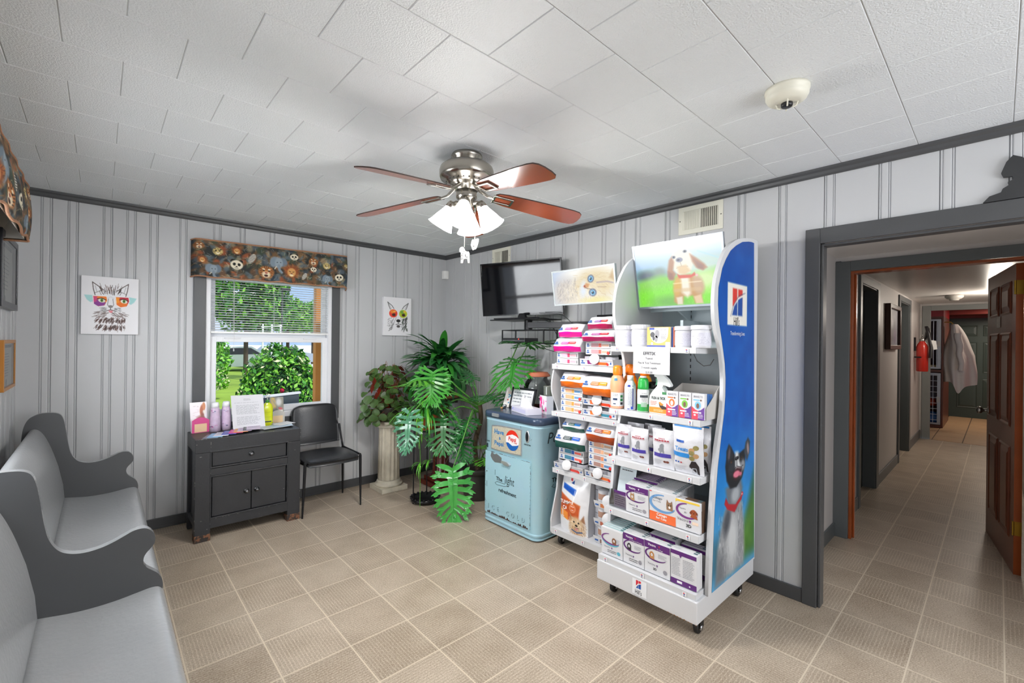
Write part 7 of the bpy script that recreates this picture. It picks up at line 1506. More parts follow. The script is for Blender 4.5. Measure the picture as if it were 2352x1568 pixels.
t = thing('picture_frame', 'black desk frame with printed notice behind the tissue box', 'picture frame', (-.27, -1.67, ZC)); A = Vector((-.395, -1.54, ZC)); D_ = Vector((.045, 0, .175)); Nn = D_.normalized(); Uc = Vector((.02, -1, 0)).normalized(); N3 = Uc.cross(Nn); W_ = .275; hh = .18; q = MB()
for a0, b0, a1, b1 in ((0, 0, W_, .018), (0, hh-.018, W_, hh), (0, 0, .018, hh), (W_-.018, 0, W_, hh)): P = [A+Uc*a+Nn*b for a, b in ((a0, b0), (a1, b0), (a1, b1), (a0, b1))]; q.hexa([P[0], P[1], P[1]-N3*.014, P[0]-N3*.014, P[3], P[2], P[2]-N3*.014, P[3]-N3*.014])
q.build('frame', mat('black_frame', '#232327', .3), t, bevel=.002)
q = MB(); A2 = A-N3*.004; q.rect(.016, .016, W_-.016, hh-.016, A2, Uc, Nn, 0, 0); q.lines(.03, W_-.03, hh-.04, 4, .026, .008, A2, Uc, Nn, 1, 3, .0006); q.build('notice', [C('#e9eaec', .6), C('#7f858c', .5)], t)
q = MB(); q.prism([(0, 0), (.055, 0), (.03, .10)], A+Vector((.02, -.12, 0)), (1, 0, 0), VF, (0, -.03, 0)); q.build('easel_back', C('#1c1c1f', .5), t)
t = thing('tissue_box', 'white tissue box with tissue pulled up on the cooler', 'tissue box', (-.46, -1.83, ZC)); q = MB(); Ub = Vector((-.285, -1, 0)).normalized(); Vb = Vector((1, -.285, 0)).normalized()*1; A = Vector((-.500, -1.690, ZC))
Vb = Vector((.88, -.38, 0)).normalized(); wv, dv_ = .255, .125; P = [A, A+Ub*wv, A+Ub*wv+Vb*dv_, A+Vb*dv_]; q.hexa(P+[p+Vector((0, 0, .047)) for p in P]); bx_ = q.build('box', C('#e2e0ee', .4), t, bevel=.0015)
q = MB(); q.rect(.01, .010, .235, .036, A, Ub, VF, 0, .0006); q.poly([(.016, .022), (.026, .034), (.034, .030), (.024, .018)], A, Ub, VF, 1, .001); q.build('side_print', [C('#d4d2ee', .4), C('#5a78d8', .4)], t)
q = MB(); cc = A+Ub*wv*.5+Vb*dv_*.5+Vector((0, 0, .045)); rn = random.Random(2); prof_n = 26; vs = []; lev = 7
for j in range(lev):
    for i in range(prof_n):
        a = 2*pi*i/prof_n; f_ = j/(lev-1); r_ = (1-f_)**.7*(.060+.012*math.sin(3*a+1)+.010*math.sin(7*a))+.004; p = cc+Ub*(math.cos(a)*r_*1.15+f_*-.03*math.sin(a*2)-.02*f_)+Vb*(math.sin(a)*r_*.5)+Vector((0, 0, f_*.078+.014*f_*math.sin(5*a))); vs.append(p)
q.add(vs, [(j*prof_n+i, j*prof_n+(i+1) % prof_n, (j+1)*prof_n+(i+1) % prof_n, (j+1)*prof_n+i) for j in range(lev-1) for i in range(prof_n)], 0, True); q.build('tissue', mat('tissue_paper', '#ececf2', .8), t)
t = thing('greeting_card', 'pink and white splashed card standing in front right on cooler', 'card', (-.40, -1.95, ZC)); c = Cv(60, 80, 50, 68, '#f4eef6'); rn = random.Random(4)
for _ in range(26): c.ell(rn.uniform(2, 48), rn.uniform(2, 60), rn.uniform(2, 9), rn.uniform(2, 8), rn.choice(['#f24aa0', '#ee2f8c', '#f7a8d0', '#ffffff', '#f48ac0']), rn.uniform(0, 90), .3, .8)
c.ell(24, 44, 6, 12, '#eceaf0', 0, .3); c.ell(20, 46, 2, 8, '#55555c', 0, .4); c.ell(30, 56, 5, 3, '#7a4a48', 0, .4); c.ell(10, 58, 4, 4, '#e8379a', 0, .2)
A = Vector((-.385, -1.895, ZC)); Uc = Vector((-.30, -1, 0)).normalized(); c.build('picture', planar(A+VF*.140-Vector((.001, 0, 0)), A+Uc*.108+VF*.140-Vector((.001, 0, 0)), A-Vector((.001, 0, 0))), attr_mat('card_print', .4), t)
q = MB(); P = [A, A+Uc*.108, A+Uc*.108+Vector((.002, 0, 0)), A+Vector((.002, 0, 0))]; q.hexa(P+[p+VF*.14 for p in P]); B2 = A+Uc*.108; U3 = Vector((.9, -.45, 0)).normalized(); P = [B2, B2+U3*.055, B2+U3*.055+Vector((0, .002, 0)), B2+Vector((0, .002, 0))]; q.hexa(P+[p+VF*.14 for p in P]); q.build('card', C('#d7dbe6', .5), t)
t = thing('candle_jar', 'narrow grey glass jar with orange base behind the pink card', 'jar', (-.30, -1.895, ZC)); q = MB(); q.lathe([(0, ZC), (.036, ZC), (.037, ZC+.06), (0, ZC+.06)], (-.30, -1.905, 0), 24); q.build('orange_base', C('#e8502c', .4), t); q = MB(); q.lathe([(.037, ZC+.06), (.038, ZC+.20), (.036, ZC+.208), (0, ZC+.208)], (-.30, -1.905, 0), 24); q.build('jar_body', mat('smoky_glass', '#6b7068', .15, var=.2, coat=.5), t)
t = thing('glass_fishbowl', 'round clear glass bowl with terracotta saucer on top at back of cooler', 'glass bowl', (-.205, -1.695, ZC)); q = MB(); bp = [(.0, 0.003), (.05, .003), (.085, .03), (.112, .08), (.121, .13), (.118, .18), (.100, .225), (.083, .245), (.082, .262), (.086, .266)]
q.lathe([(r, ZC+z) for r, z in bp], (-.205, -1.695, 0), 40); q.build('bowl', glass_mat('bowl_glass', '#f3f6f6', film=.03), t); q = MB(); q.lathe([(0, ZC+.267), (.105, ZC+.267), (.108, ZC+.272), (.088, ZC+.298), (.086, ZC+.302), (0, ZC+.302)], (-.205, -1.695, 0), 40); q.build('terracotta_saucer', mat('terracotta', '#b9694a', .6, var=.12), t)
for i, (x, y, r_, h) in enumerate(((-.45, -1.545, .022, .03), (-.40, -1.50, .016, .024), (-.49, -1.56, .012, .016))):
    t = thing('trinket', ['small clear glass trinket dish by the lid latch on cooler', 'small silver trinket beside the information card', 'tiny amber trinket at the front left of cooler lid'][i], 'trinket', (x, y, ZC)); q = MB(); q.lathe([(0, ZC), (r_*.6, ZC), (r_, ZC+h*.6), (r_*.85, ZC+h), (0, ZC+h*.9)], (x, y, 0), 14); q.build('dish', [glass_mat('clear_plastic'), mat('chrome', '#d9dce0', .32, metal=.75), mat('amber', '#b98a5a', .3)][i], t)

# ================================================================ ON THE CABINET
ZB = .7355
def leaflet_stand(label, A, U, W_, hh, art, mp, pocket, cardc):
    A = Vector(A); U = Vector(U).normalized(); Bk = Vector((-U.y, U.x, 0)); t = thing('brochure_holder', label, 'brochure holder', tuple(A)); D_ = (Bk*.05+Vector((0, 0, hh))); 
    art.build('brochure', planar(A+D_+Bk*.02, A+U*W_+D_+Bk*.02, A+Bk*.02), mp, t)
    q = MB(); P = [A+Bk*.022, A+U*W_+Bk*.022, A+U*W_+Bk*.026, A+Bk*.026]; q.hexa(P+[p+D_ for p in P]); q.hexa([A, A+U*W_, A+U*W_+Bk*.02, A+Bk*.02, A+VF*.003, A+U*W_+VF*.003, A+U*W_+Bk*.02+VF*.003, A+Bk*.02+VF*.003]); q.build('backing', C('#e6e2ea', .4), t)
    q = MB(); n_ = 8; top = [(W_*i/n_, hh*(.40+.12*math.sin(pi*i/n_*.9+.2))) for i in range(n_+1)]; q.poly([(0, 0), (W_, 0)]+top[::-1], A-Bk*.002, U, VF, 0, .0002); q.rect(W_*.14, hh*.02, W_*.86, hh*.30, A-Bk*.002, U, VF, 1, .0012); q.build('pocket', [C(pocket, .35), C(cardc, .5)], t)
    return t
pm2 = attr_mat('brochure_print', .35)
c = Cv(60, 70, 56, 70, '#f0e9ee'); c.ell(34, 52, 18, 20, '#8a3a2a', 0, .2); c.ell(40, 20, 8, 14, '#a8522e', 10, .2); c.ell(46, 10, 5, 9, '#c77a4a', 0, .2); c.ell(46, 24, 5, 5, '#efe6dc', 0, .3); c.ell(40, 40, 6, 16, '#6b2a20', 0, .3, .7); c.tufts(20, (8, 8, 26, 36), 8, .8, ['#c9a8b8', '#a89098'], 0, 4, 3, .6)
leaflet_stand('pink-pocket leaflet holder with dog picture at left end of cabinet', (-2.432, -.225, ZB), (1, .12, 0), .112, .225, c, pm2, '#cf4a88', '#e2c09a')
c = Cv(50, 80, 50, 80, '#6e6a5c'); c.ell(14, 20, 8, 30, '#b89a3a', -12, .3); c.ell(32, 16, 10, 12, '#d8d8d8', 0, .4); c.ell(22, 48, 18, 14, '#2d2a28', 0, .3); c.ell(38, 44, 9, 8, '#e9e4dc', 0, .2); c.ell(38, 36, 8, 4, '#b3282e', 10, .2); c.ell(44, 48, 3, 3, '#1a1a1a'); c.line([(12, 10), (34, 44)], 4, '#8f8570', .8, 3)
leaflet_stand('leaflet holder with black and white dog picture right of yellow bottle', (-1.872, -.150, ZB), (1, -.1, 0), .108, .215, c, pm2, '#b9b5ae', '#e6c79c')
cupm = mat('lilac_print_cup', '#cbb6cf', .3, var=.3, vscale=30)
for i, (x, y) in enumerate(((-2.283, -.215), (-2.205, -.19))):
    t = thing('cup_stack', ['left stack of lilac patterned cups with white top on cabinet', 'right stack of lilac patterned cups beside the standing letter'][i], 'cups', (x, y, ZB)); q = MB(); q.lathe([(0, ZB), (.038, ZB), (.036, ZB+.06), (.033, ZB+.12), (.029, ZB+.175), (.026, ZB+.185), (0, ZB+.185)], (x, y, 0), 28); q.build('cups', cupm, t)
    q = MB(); q.lathe([(0, ZB+.183), (.027, ZB+.183), (.026, ZB+.205), (.022, ZB+.222), (0, ZB+.224)], (x, y, 0), 28); q.build('white_cap', C('#efeff2', .3), t)
    q = MB(); rn = random.Random(i+3)
    for _ in range(16):
        a = pi+rn.uniform(.2, 1.6); z = rn.uniform(.03, .16); r_ = .0385-.055*z+.0004; q.add([(x+r_*math.cos(a+k)*1.0, y+r_*math.sin(a+k), ZB+z+dz_) for k, dz_ in ((0, 0), (.35, 0), (.35, .010), (0, .010))], [(0,1,2,3)], rn.randrange(3))
    q.build('printed_pattern', [C('#b8488a', .4), C('#2f3f6e', .4), C('#8fb0c8', .4)], t)
t = thing('pump_bottle', 'yellow-green hand soap pump bottle on the cabinet', 'pump bottle', (-1.915, -.215, ZB)); x, y = -1.915, -.215; q = MB(); ring(q, [([(x+a*.98, y+b*.98) for a, b in rr(-.040, -.022, .040, .022, .020, 6)], ZB), ([(x+a, y+b) for a, b in rr(-.041, -.023, .041, .023, .020, 6)], ZB+.006), ([(x+a, y+b) for a, b in rr(-.041, -.023, .041, .023, .020, 6)], ZB+.150), ([(x+a, y+b) for a, b in rr(-.034, -.020, .034, .020, .018, 6)], ZB+.175), ([(x+a, y+b) for a, b in rr(-.016, -.014, .016, .014, .013, 6)], ZB+.192)]); q.build('bottle_body', mat('yellow_green_soap', '#d6e01c', .12, coat=.5, emit=.0), t)
q = MB(); q.lathe([(0, ZB+.19), (.015, ZB+.19), (.014, ZB+.212), (0, ZB+.212)], (x, y, 0), 20); q.build('green_collar', C('#3f8a3a', .35), t); q = MB(); q.lathe([(0, ZB+.212), (.005, ZB+.212), (.005, ZB+.235), (.014, ZB+.238), (.012, ZB+.250), (0, ZB+.252)], (x, y, 0), 16); q.tube([(x, y, ZB+.243), (x-.02, y-.03, ZB+.240)], .005, 8); q.build('pump_head', C('#f2f2f2', .3), t)
q = MB(); O = Vector((x-.032, y-.0236, ZB)); q.rect(.006, .030, .058, .040, O, (1,0,0), VF, 0, .0004); q.lines(.008, .056, .115, 2, .04, .002, O, (1,0,0), VF, 1, 3); q.build('label_print', [C('#2a3a22', .4), C('#8a9a2a', .4)], t)
t = thing('standing_letter', 'white printed letter propped upright and folded forward on cabinet', 'paper', (-2.06, -.25, ZB)); q = MB()
A = Vector((-2.170, -.262, ZB+.006)); Uc = Vector((.228, -.03, 0)).normalized(); W_ = .225; D_ = Vector((-.012, .035, .262)); Nn = D_.normalized(); q.add([A, A+Uc*W_, A+Uc*W_+D_, A+D_], [(0,1,2,3)], 0); Fd = Vector((.05, -.115, -.001)); q.add([A+Fd, A+Uc*W_+Fd, A+Uc*W_, A], [(0,1,2,3)], 0); e = Vector((0, 0, -.0012)); q.add([A+Fd+e, A+Uc*W_+Fd+e, A+Uc*W_+e, A+e, A+Uc*W_+D_+Vector((0, .001, 0)), A+D_+Vector((0, .001, 0))], [(3,2,1,0), (5,4,2,3)], 0)
q.lines(.03, .20, .185, 9, .0085, .0022, A, Uc, Nn, 1, 3, .0008); q.lines(.03, .20, .092, 8, .0085, .0022, A, Uc, Nn, 1, 5, .0008); q.lines(.085, .14, .235, 2, .009, .003, A, Uc, Nn, 1, 6, .0008); q.lines(.02, .2, .205, 1, .01, .002, A, Uc, Nn, 1, 7, .0008)
q.build('sheet', [mat('paper_white', '#d6d6da', .7), C('#8a8c92', .6)], t)
cards = [(-2.395, -.452, '#7a8a9a'), (-2.365, -.440, '#8cc4ea'), (-2.325, -.43, '#eceaf2'), (-2.272, -.415, '#4a5ab8'), (-2.225, -.405, '#e84a9a'), (-2.190, -.40, '#f0a03a'), (-2.165, -.395, '#d8c0dc'), (-2.125, -.385, '#3a3a40'), (-2.10, -.38, '#e9d8ec')]
nmc = ['grey', 'pale blue', 'white', 'deep blue', 'hot pink', 'orange-edged', 'lilac', 'dark', 'pale pink']
for i, (x, y, cc) in enumerate(cards):
    q = MB(); W_, D2 = .095, .15; a = -.38+.02*i; Ux, Uy_ = Vector((math.cos(a), math.sin(a), 0)), Vector((-math.sin(a), math.cos(a), 0)); A = Vector((x-.01, y-.035, ZB+.0004+.0022*i)); P = [A, A+Ux*W_, A+Ux*W_+Uy_*D2, A+Uy_*D2]; q.hexa(P+[p+VF*.0016 for p in P]); q.lines(.01, .085, .13, 5, .02, .004, A+VF*.0018, Ux, Uy_, 1, i+2, .0003)
    tag(q.build('brochure', [C(cc, .35), C('#f4f2f4', .4) if i in (1, 3, 4, 7) else C('#8a93a8', .4)]), '%s brochure in the fan spread along the front of the cabinet' % nmc[i], 'brochure', 'brochures fanned on the cabinet')
pap = [(-1.99, -.43, .20, .14, .1, '#d8d9de', 'grey-white'), (-1.93, -.40, .16, .11, -.15, '#c9dbe8', 'pale blue'), (-1.86, -.37, .14, .12, .3, '#f1eff0', 'bright white')]
for i, (x, y, W_, D2, a, cc, nm) in enumerate(pap):
    q = MB(); Ux, Uy_ = Vector((math.cos(a), math.sin(a), 0)), Vector((-math.sin(a), math.cos(a), 0)); A = Vector((x, y, ZB+.006+.004*i)); P = [A, A+Ux*W_, A+Ux*W_+Uy_*D2, A+Uy_*D2]; q.hexa([p+VF*(.003 if k in (1, 2) else 0) for k, p in enumerate(P)]+[p+VF*(.0045 if k in (1, 2) else .0012) for k, p in enumerate(P)]); q.lines(.015, W_*.8, D2*.8, 5, D2*.13, .003, A+VF*.005, Ux, Uy_, 1, i+20, .0006)
    tag(q.build('loose_leaflet', [C(cc, .4), C('#9aa8b4', .5)]), '%s leaflet lying at right end of cabinet top' % nm, 'leaflet')

# ================================================================ CORRIDOR THINGS
t = thing('framed_picture', 'wood framed picture on the corridor wall before the extinguisher', 'picture frame', (3.9, -3.50, 1.42)); q = MB(); x0, x1, z0, z1 = 3.42, 4.22, 1.42, 1.93
for a, b in (((x0, z0), (x1, z0+.05)), ((x0, z1-.05), (x1, z1)), ((x0, z0), (x0+.05, z1)), ((x1-.05, z0), (x1, z1))): q.box((a[0], -3.545, a[1]), (b[0], -3.496, b[1]))
q.build('frame', mat('dark_wood_frame', '#4a2c20', .35, var=.3), t, bevel=.006)
c = Cv(40, 26, 80, 50, '#8a8a98'); c.ell(40, 30, 24, 14, '#5e5a68', 0, .5); c.ell(30, 18, 14, 8, '#b0aebc', 0, .5); c.ell(56, 36, 10, 10, '#6a5a78', 0, .4); c.build('print', planar((x0+.05, -3.515, z1-.05), (x1-.05, -3.515, z1-.05), (x0+.05, -3.515, z0+.05)), attr_mat('faded_print', .5), t)
t = thing('fire_extinguisher', 'red fire extinguisher with black hose on the corridor wall', 'fire extinguisher', (5.95, -3.585, 1.1)); ex, ey, ez = 5.95, -3.585, 1.09; q = MB(); q.lathe([(0, ez), (.062, ez), (.067, ez+.012), (.067, ez+.36), (.056, ez+.40), (.035, ez+.43), (.03, ez+.45), (0, ez+.45)], (ex, ey, 0), 28); q.build('cylinder', mat('extinguisher_red', '#b8281c', .25, coat=.3), t)
q = MB(); q.lathe([(0, ez+.44), (.032, ez+.44), (.030, ez+.48), (0, ez+.49)], (ex, ey, 0), 16); q.box((ex-.1, ey-.012, ez+.49), (ex+.03, ey+.012, ez+.505)); q.box((ex-.09, ey-.010, ez+.52), (ex+.03, ey+.010, ez+.535)); q.build('valve', mat('brushed_nickel', '#b6b3ae', .28, metal=1), t, bevel=.003)
q = MB(); q.tube([(ex, ey-.03, ez+.47), (ex-.02, ey-.06, ez+.62), (ex-.02, ey-.045, ez+.66), (ex-.03, ey-.07, ez+.55), (ex-.05, ey-.10, ez+.35), (ex-.06, ey-.095, ez+.2)], [.014, .022, .024, .024, .022, .026], 10); q.build('hose', C('#1c1c20', .4), t)
q = MB(); q.prism([(0, 0), (.05, -.01), (.065, -.13), (.02, -.14)], (ex-.06, ey-.10, ez+.46), (.25, -1, 0), VF, (.001, 0, 0)); q.build('tag', C('#dcdcdc', .5), t); q = MB(); q.box((ex-.085, ey+.08, ez+.2), (ex-.10, ey+.0, ez+.22)); q.box((ex-.03, ey+.07, ez+.3), (ex+.03, ey+.09, ez+.5)); q.build('bracket', met, t)
t = thing('smoke_detector', 'small smoke detector on the corridor ceiling', 'smoke detector', (5.2, -3.95, 2.13)); q = MB(); q.lathe([(0, 2.13), (.09, 2.13), (.09, 2.10), (.07, 2.08), (.05, 2.075), (.045, 2.06), (0, 2.06)], (5.2, -3.95, 0), 28); q.build('housing', C('#8f8c88', .5), t)
t = thing('ceiling_fixture', 'small bare corridor ceiling light hidden behind the open brown door', 'ceiling light', (5.0, -4.36, 2.13)); q = MB(); q.lathe([(0, 2.129), (.07, 2.129), (.07, 2.115), (.03, 2.10), (.03, 2.06), (0, 2.06)], (5.0, -4.36, 0), 24); q.build('lamp_holder', C('#e0ded8', .4), t)
# kennel bank
kb = thing('kennel_cabinet', 'wooden bank of wire-fronted kennels at the end of the corridor', 'kennel', (8.5, -3.3, 0)); kw = mat('kennel_wood_brown', '#5a2a1c', .4, var=.25, vscale=5, coat=.2); q = MB(); q.box((8.15, -3.675, 0), (9.5, -3.65, 2.0)); q.box((8.15, -3.65, 0), (9.5, -2.9, .05)); q.box((8.15, -3.65, 1.0), (9.5, -2.9, 1.04)); q.box((8.15, -3.65, 1.96), (9.5, -2.9, 2.0)); q.box((9.4, -3.65, 0), (9.5, -2.9, 2.0)); q.build('carcass', kw, kb)
q = MB(); q.box((8.15, -3.675, 2.0), (9.5, -2.9, 2.35)); q.build('red_top_box', mat('red_cabinet', '#8c1f22', .35), kb)
for z0, z1 in ((.06, .98), (1.06, 1.95)):
    q = MB(); y0, y1 = -3.645, -2.95
    for a, b in (((y0, z0), (y1, z0+.03)), ((y0, z1-.03), (y1, z1)), ((y0, z0), (y0+.045, z1)), ((y1-.03, z0), (y1, z1))): q.box((8.125, a[0], a[1]), (8.145, b[0], b[1]))
    dr_ = q.build('kennel_door', mat('galvanised_frame', '#a9adb2', .35, metal=.7), kb)
    q = MB()
    if z0 > 1:
        for i in range(10): y = y0+.055+.045*i; q.tube([(8.135, y, z0), (8.135, y, z1)], .006, 6)
    else:
        for i in range(9): z = z0+.08+.10*i; q.tube([(8.135, y0, z), (8.135, y1, z)], .005, 6)
        for i in range(5): y = y0+.10+.12*i; q.tube([(8.135, y, z0), (8.135, y, z1)], .004, 6)
    q.build('bars', mat('chrome', '#d9dce0', .32, metal=.75), dr_)
    q = MB(); q.box((8.11, y0+.01, z0+.4), (8.126, y0+.05, z0+.5)); q.build('latch', mat('brushed_nickel', '#b6b3ae', .28, metal=1), dr_)
for i, (x, y, z, r_, cc, lb) in enumerate(((8.35, -3.52, .06, .16, '#2f5f9a', 'blue bowl inside the lower kennel'), (8.30, -3.35, .06, .10, '#d0c8b8', 'cream tub inside the lower kennel'), (8.32, -3.50, .38, .10, '#a8402a', 'rust coloured bundle inside the lower kennel'))):
    t = thing('kennel_item', lb, 'pet item', (x, y, z)); q = MB(); q.lathe([(0, z), (r_*.8, z), (r_, z+r_*.6), (r_*.7, z+r_*1.2), (0, z+r_*1.3)], (x, y, 0), 16); q.build('body', C(cc, .5), t)
t = thing('towel_stack', 'cream towel bundle on the upper kennel floor', 'towels', (8.32, -3.45, 1.04)); q = MB(); q.box((8.2, -3.63, 1.045), (8.5, -3.2, 1.12)); q.build('towels', mat('cream_towel', '#d8cfa8', .9), t, bevel=.03, seg=4)
# white coat
t = thing('white_coat', 'white lab coat hanging on a hook beside kennels in the back room', 'coat', (8.35, -3.75, 1.75)); q = MB(); n, m = 26, 22
def coat(u, v):
    z = 1.86-v*1.06; wdt = .045+.17*min(1, v*1.9)**.8+.03*v; a = (u-.5)*2; yc = -3.80-.045*min(1, v*2); fold = .022*math.sin(a*11+v*3)*(.3+v); return (8.30+.10*(1-abs(a))*-1+fold+.10*a*a, yc+a*wdt*(1 if a < 0 else .9)+.012*math.sin(9*v+3*a), z+.03*math.sin(a*3)*v-(.16*max(0, v-.85)/.15*math.exp(-((a+.1)/.25)**2)))
cushion(n, m, coat, q); q.f = [f[::-1] for f in q.f]; q.build('coat_body', mat('coat_white', '#cfc9c2', .8, var=.04), t)
q = MB()
def slv(u, v): a = 2*pi*u; z = 1.70-v*.66; return (8.17-.02*v+.045*math.cos(a)*(1-.2*v), -3.86-.05*v+.05*math.sin(a)*(1-.25*v)+.01*math.sin(v*14), z)
cushion(14, 14, slv, q); q.build('sleeve', mat('coat_white', '#cfc9c2', .8, var=.04), t)
q = MB(); q.tube([(8.3, -3.675, 1.90), (8.3, -3.76, 1.90), (8.3, -3.79, 1.86)], .008, 8); q.build('hook', mat('brass', '#b59238', .3, metal=.9), t)
# wooden ornament on the door casing
q = MB(); q.prism([(-.0, 0), (.18, 0), (.18, .02), (.155, .035), (.16, .05), (.15, .062), (.165, .085), (.17, .11), (.15, .125), (.14, .15), (.115, .175), (.09, .19), (.07, .165), (.055, .12), (.062, .10), (.088, .098), (.092, .085), (.075, .075), (.078, .062), (.06, .05), (.055, .035), (.02, .025)], (-.022, -4.295, 2.107), (0, -1, 0), VF, (.016, 0, 0))
tag(q.build('door_ornament', mat('ornament_black', '#2e2f31', .5), bevel=.002), 'dark carved ornament silhouette standing on the doorway casing', 'ornament')
# ================================================================ PLANTS
leafg = mat('leaf_green_glossy', '#37872f', .28, var=.35, vscale=9, spec=.6, coat=.15); leafd = mat('leaf_dark_green', '#286a30', .3, var=.35, vscale=8, spec=.55); leafl = mat('leaf_light_green', '#58a22e', .3, var=.3, vscale=8)
stemg = mat('stem_green', '#4f8a34', .45, var=.2, vscale=20); soil = mat('potting_soil', '#2c2018', .95, var=.3, vscale=60, bump=.5)
def strap(mb, base, az, L, W_, up_, droop, m=0, n=7, rnd=None, twist=0):
    base = Vector(base); d = Vector((math.cos(az), math.sin(az), 0)); s_ = Vector((-d.y, d.x, 0)); vs = []
    for i in range(n+1):
        t = i/n; r_ = L*t; ang = up_-droop*t; 
        if i == 0: p = base.copy()
        else: p = p+(d*math.cos(ang)+Vector((0, 0, math.sin(ang))))*(L/n)
        w_ = W_*(math.sin(pi*min(1, .14+t*.86))**.65)*(1 if t < .98 else .2); nn = Vector((0, 0, 1))*math.cos(ang)-d*math.sin(ang); sd = s_*math.cos(twist*t)+nn*math.sin(twist*t)
        vs += [p-sd*w_/2, p-nn*w_*.10, p+sd*w_/2]
    mb.add(vs, [f for i in range(n) for f in ((3*i, 3*i+1, 3*i+4, 3*i+3), (3*i+1, 3*i+2, 3*i+5, 3*i+4))], m, True)
def lobed(mb, base, az, L, pitch=-.5, roll_=0, nl=8, m=0, bend=.9, wid=.62, rnd=None, gap=.0):
    """deeply cut philodendron leaf starting at base, growing along az"""
    rnd = rnd or R; base = Vector(base)
    M = Matrix.Rotation(az, 4, 'Z') @ Matrix.Rotation(-pitch, 4, 'Y') @ Matrix.Rotation(roll_, 4, 'X')
    def P(x, y, z=0):
        r_ = math.hypot(x, y)/L; zz = z - bend*L*.28*r_*r_ + .04*L*math.sin(7*r_+y*9); return base + (M @ Vector((x, y, zz)))
    # central blade
    n = 10; vs = []
    for i in range(n+1):
        t = i/n; w_ = L*.085*(1-t)**.7*(1 if t > .02 else .6)+.003
        vs += [P(L*t, -w_), P(L*t, 0, -.006*L), P(L*t, w_)]
    mb.add(vs, [f for i in range(n) for f in ((3*i, 3*i+1, 3*i+4, 3*i+3), (3*i+1, 3*i+2, 3*i+5, 3*i+4))], m, True)
    def strip(x0, y0, ang, ll, w0, seg, sd, curl, base_w=.8, ph=0):
        vs = []; cx, cy = x0, y0
        for i in range(seg+1):
            t = i/seg; a = ang-curl*t
            if i: cx += math.cos(a)*ll/seg; cy += math.sin(a)*ll/seg
            w_ = w0*(base_w+(1.05-base_w)*math.sin(pi*min(1, t*1.1)))*(1-t**5)+.001; px_, py_ = -math.sin(a), math.cos(a); rip = .010*L*math.sin(t*8+ph)
            vs += [P(cx+px_*w_/2, sd*(cy+py_*w_/2), rip), P(cx, sd*cy, -.006*L), P(cx-px_*w_/2, sd*(cy-py_*w_/2), rip)]
        fs = [g for i in range(seg) for g in ((3*i, 3*i+1, 3*i+4, 3*i+3), (3*i+1, 3*i+2, 3*i+5, 3*i+4))]
        mb.add(vs, [tuple(reversed(g)) for g in fs] if sd < 0 else fs, m, True)
    nl += 1
    for sd in (-1, 1):
        for k in range(nl):
            f = k/(nl-1); x0 = L*(.01+.84*f); ang = math.radians(132-106*f**.85)+rnd.uniform(-.07, .07); ll = L*wid*(math.sin(pi*(.30+.60*f))**.8)*rnd.uniform(.9, 1.05)*(.85 if k == 0 else 1); w0 = L*.082*(1-.35*f); cu = .5*(1 if f < .8 else .3)
            strip(x0, 0, ang, ll, w0, 7, sd, cu, .85, k)
            if ll > L*.30:
                for (tt, da, fl) in ((.50, .62, .34), (.66, -.62, .26)):
                    a2 = ang-cu*tt*.6; strip(x0+math.cos(a2)*ll*tt, math.sin(a2)*ll*tt, ang-cu*tt+da, ll*fl, w0*.72, 4, sd, .2*(1 if da > 0 else -1), .9, k+tt)
    # veins
    mb.tube([P(L*t/8, 0, .001) for t in range(9)], [.0028*(1-t/9)+.0008 for t in range(9)], 5, m+1 if False else m)
def curve_pts(pts, n=8):
    P_ = [Vector(p) for p in pts]; o_ = []
    for i in range(len(P_)-1):
        p0, p1, p2, p3 = P_[max(i-1, 0)], P_[i], P_[i+1], P_[min(i+2, len(P_)-1)]
        for k in range(n):
            s_ = k/n; o_.append(.5*((2*p1)+(p2-p0)*s_+(2*p0-5*p1+4*p2-p3)*s_*s_+(3*p1-p0-3*p2+p3)*s_**3))
    return o_+[P_[-1]]

# ---- fluted column with begonia
col_m = mat('aged_white_plaster', '#cfc7b4', .7, var=.25, vscale=14, bump=.25, bscale=60)
px_, py_ = -.842, -.285
t = thing('plant_column', 'weathered white fluted column pedestal standing by the back wall', 'pedestal', (px_, py_, 0)); q = MB(); q.box((px_-.135, py_-.135, 0), (px_+.135, py_+.135, .045)); q.build('plinth', col_m, t, bevel=.004)
q = MB(); q.lathe([(0, .045), (.128, .045), (.134, .055), (.128, .068), (.112, .074), (.116, .084), (.110, .096), (.10, .10)], (px_, py_, 0), 40); q.build('base_moulding', col_m, t)
q = MB(); n = 16; vs = []; zs = [.098, .105, .60, .61]; seg = 96
for z, rr_ in zip(zs, (.098, .105, .098, .10)):
    for j in range(seg): a = 2*pi*j/seg; ph = (j % 6)/6; fl = .010*math.sin(pi*ph) if z in (.105, .60) else .004*math.sin(pi*ph); vs.append((px_+(rr_-fl)*math.cos(a), py_+(rr_-fl)*math.sin(a), z))
q.add(vs, [(i*seg+j, i*seg+(j+1) % seg, (i+1)*seg+(j+1) % seg, (i+1)*seg+j) for i in range(3) for j in range(seg)], 0, True); q.build('fluted_shaft', col_m, t)
q = MB(); q.lathe([(.10, .608), (.112, .612), (.115, .625), (.105, .632), (.128, .655), (.13, .668), (0, .668)], (px_, py_, 0), 40); q.build('capital', col_m, t)
bg_ = thing('potted_begonia', 'begonia with round leaves and red undersides on the white column', 'plant', (px_, py_, .668)); q = MB(); q.lathe([(0, .669), (.07, .669), (.095, .79), (.10, .80), (.095, .805), (.085, .79), (0, .785)], (px_, py_, 0), 28); q.build('pot', mat('dark_plastic_pot', '#3a3632', .5), bg_)
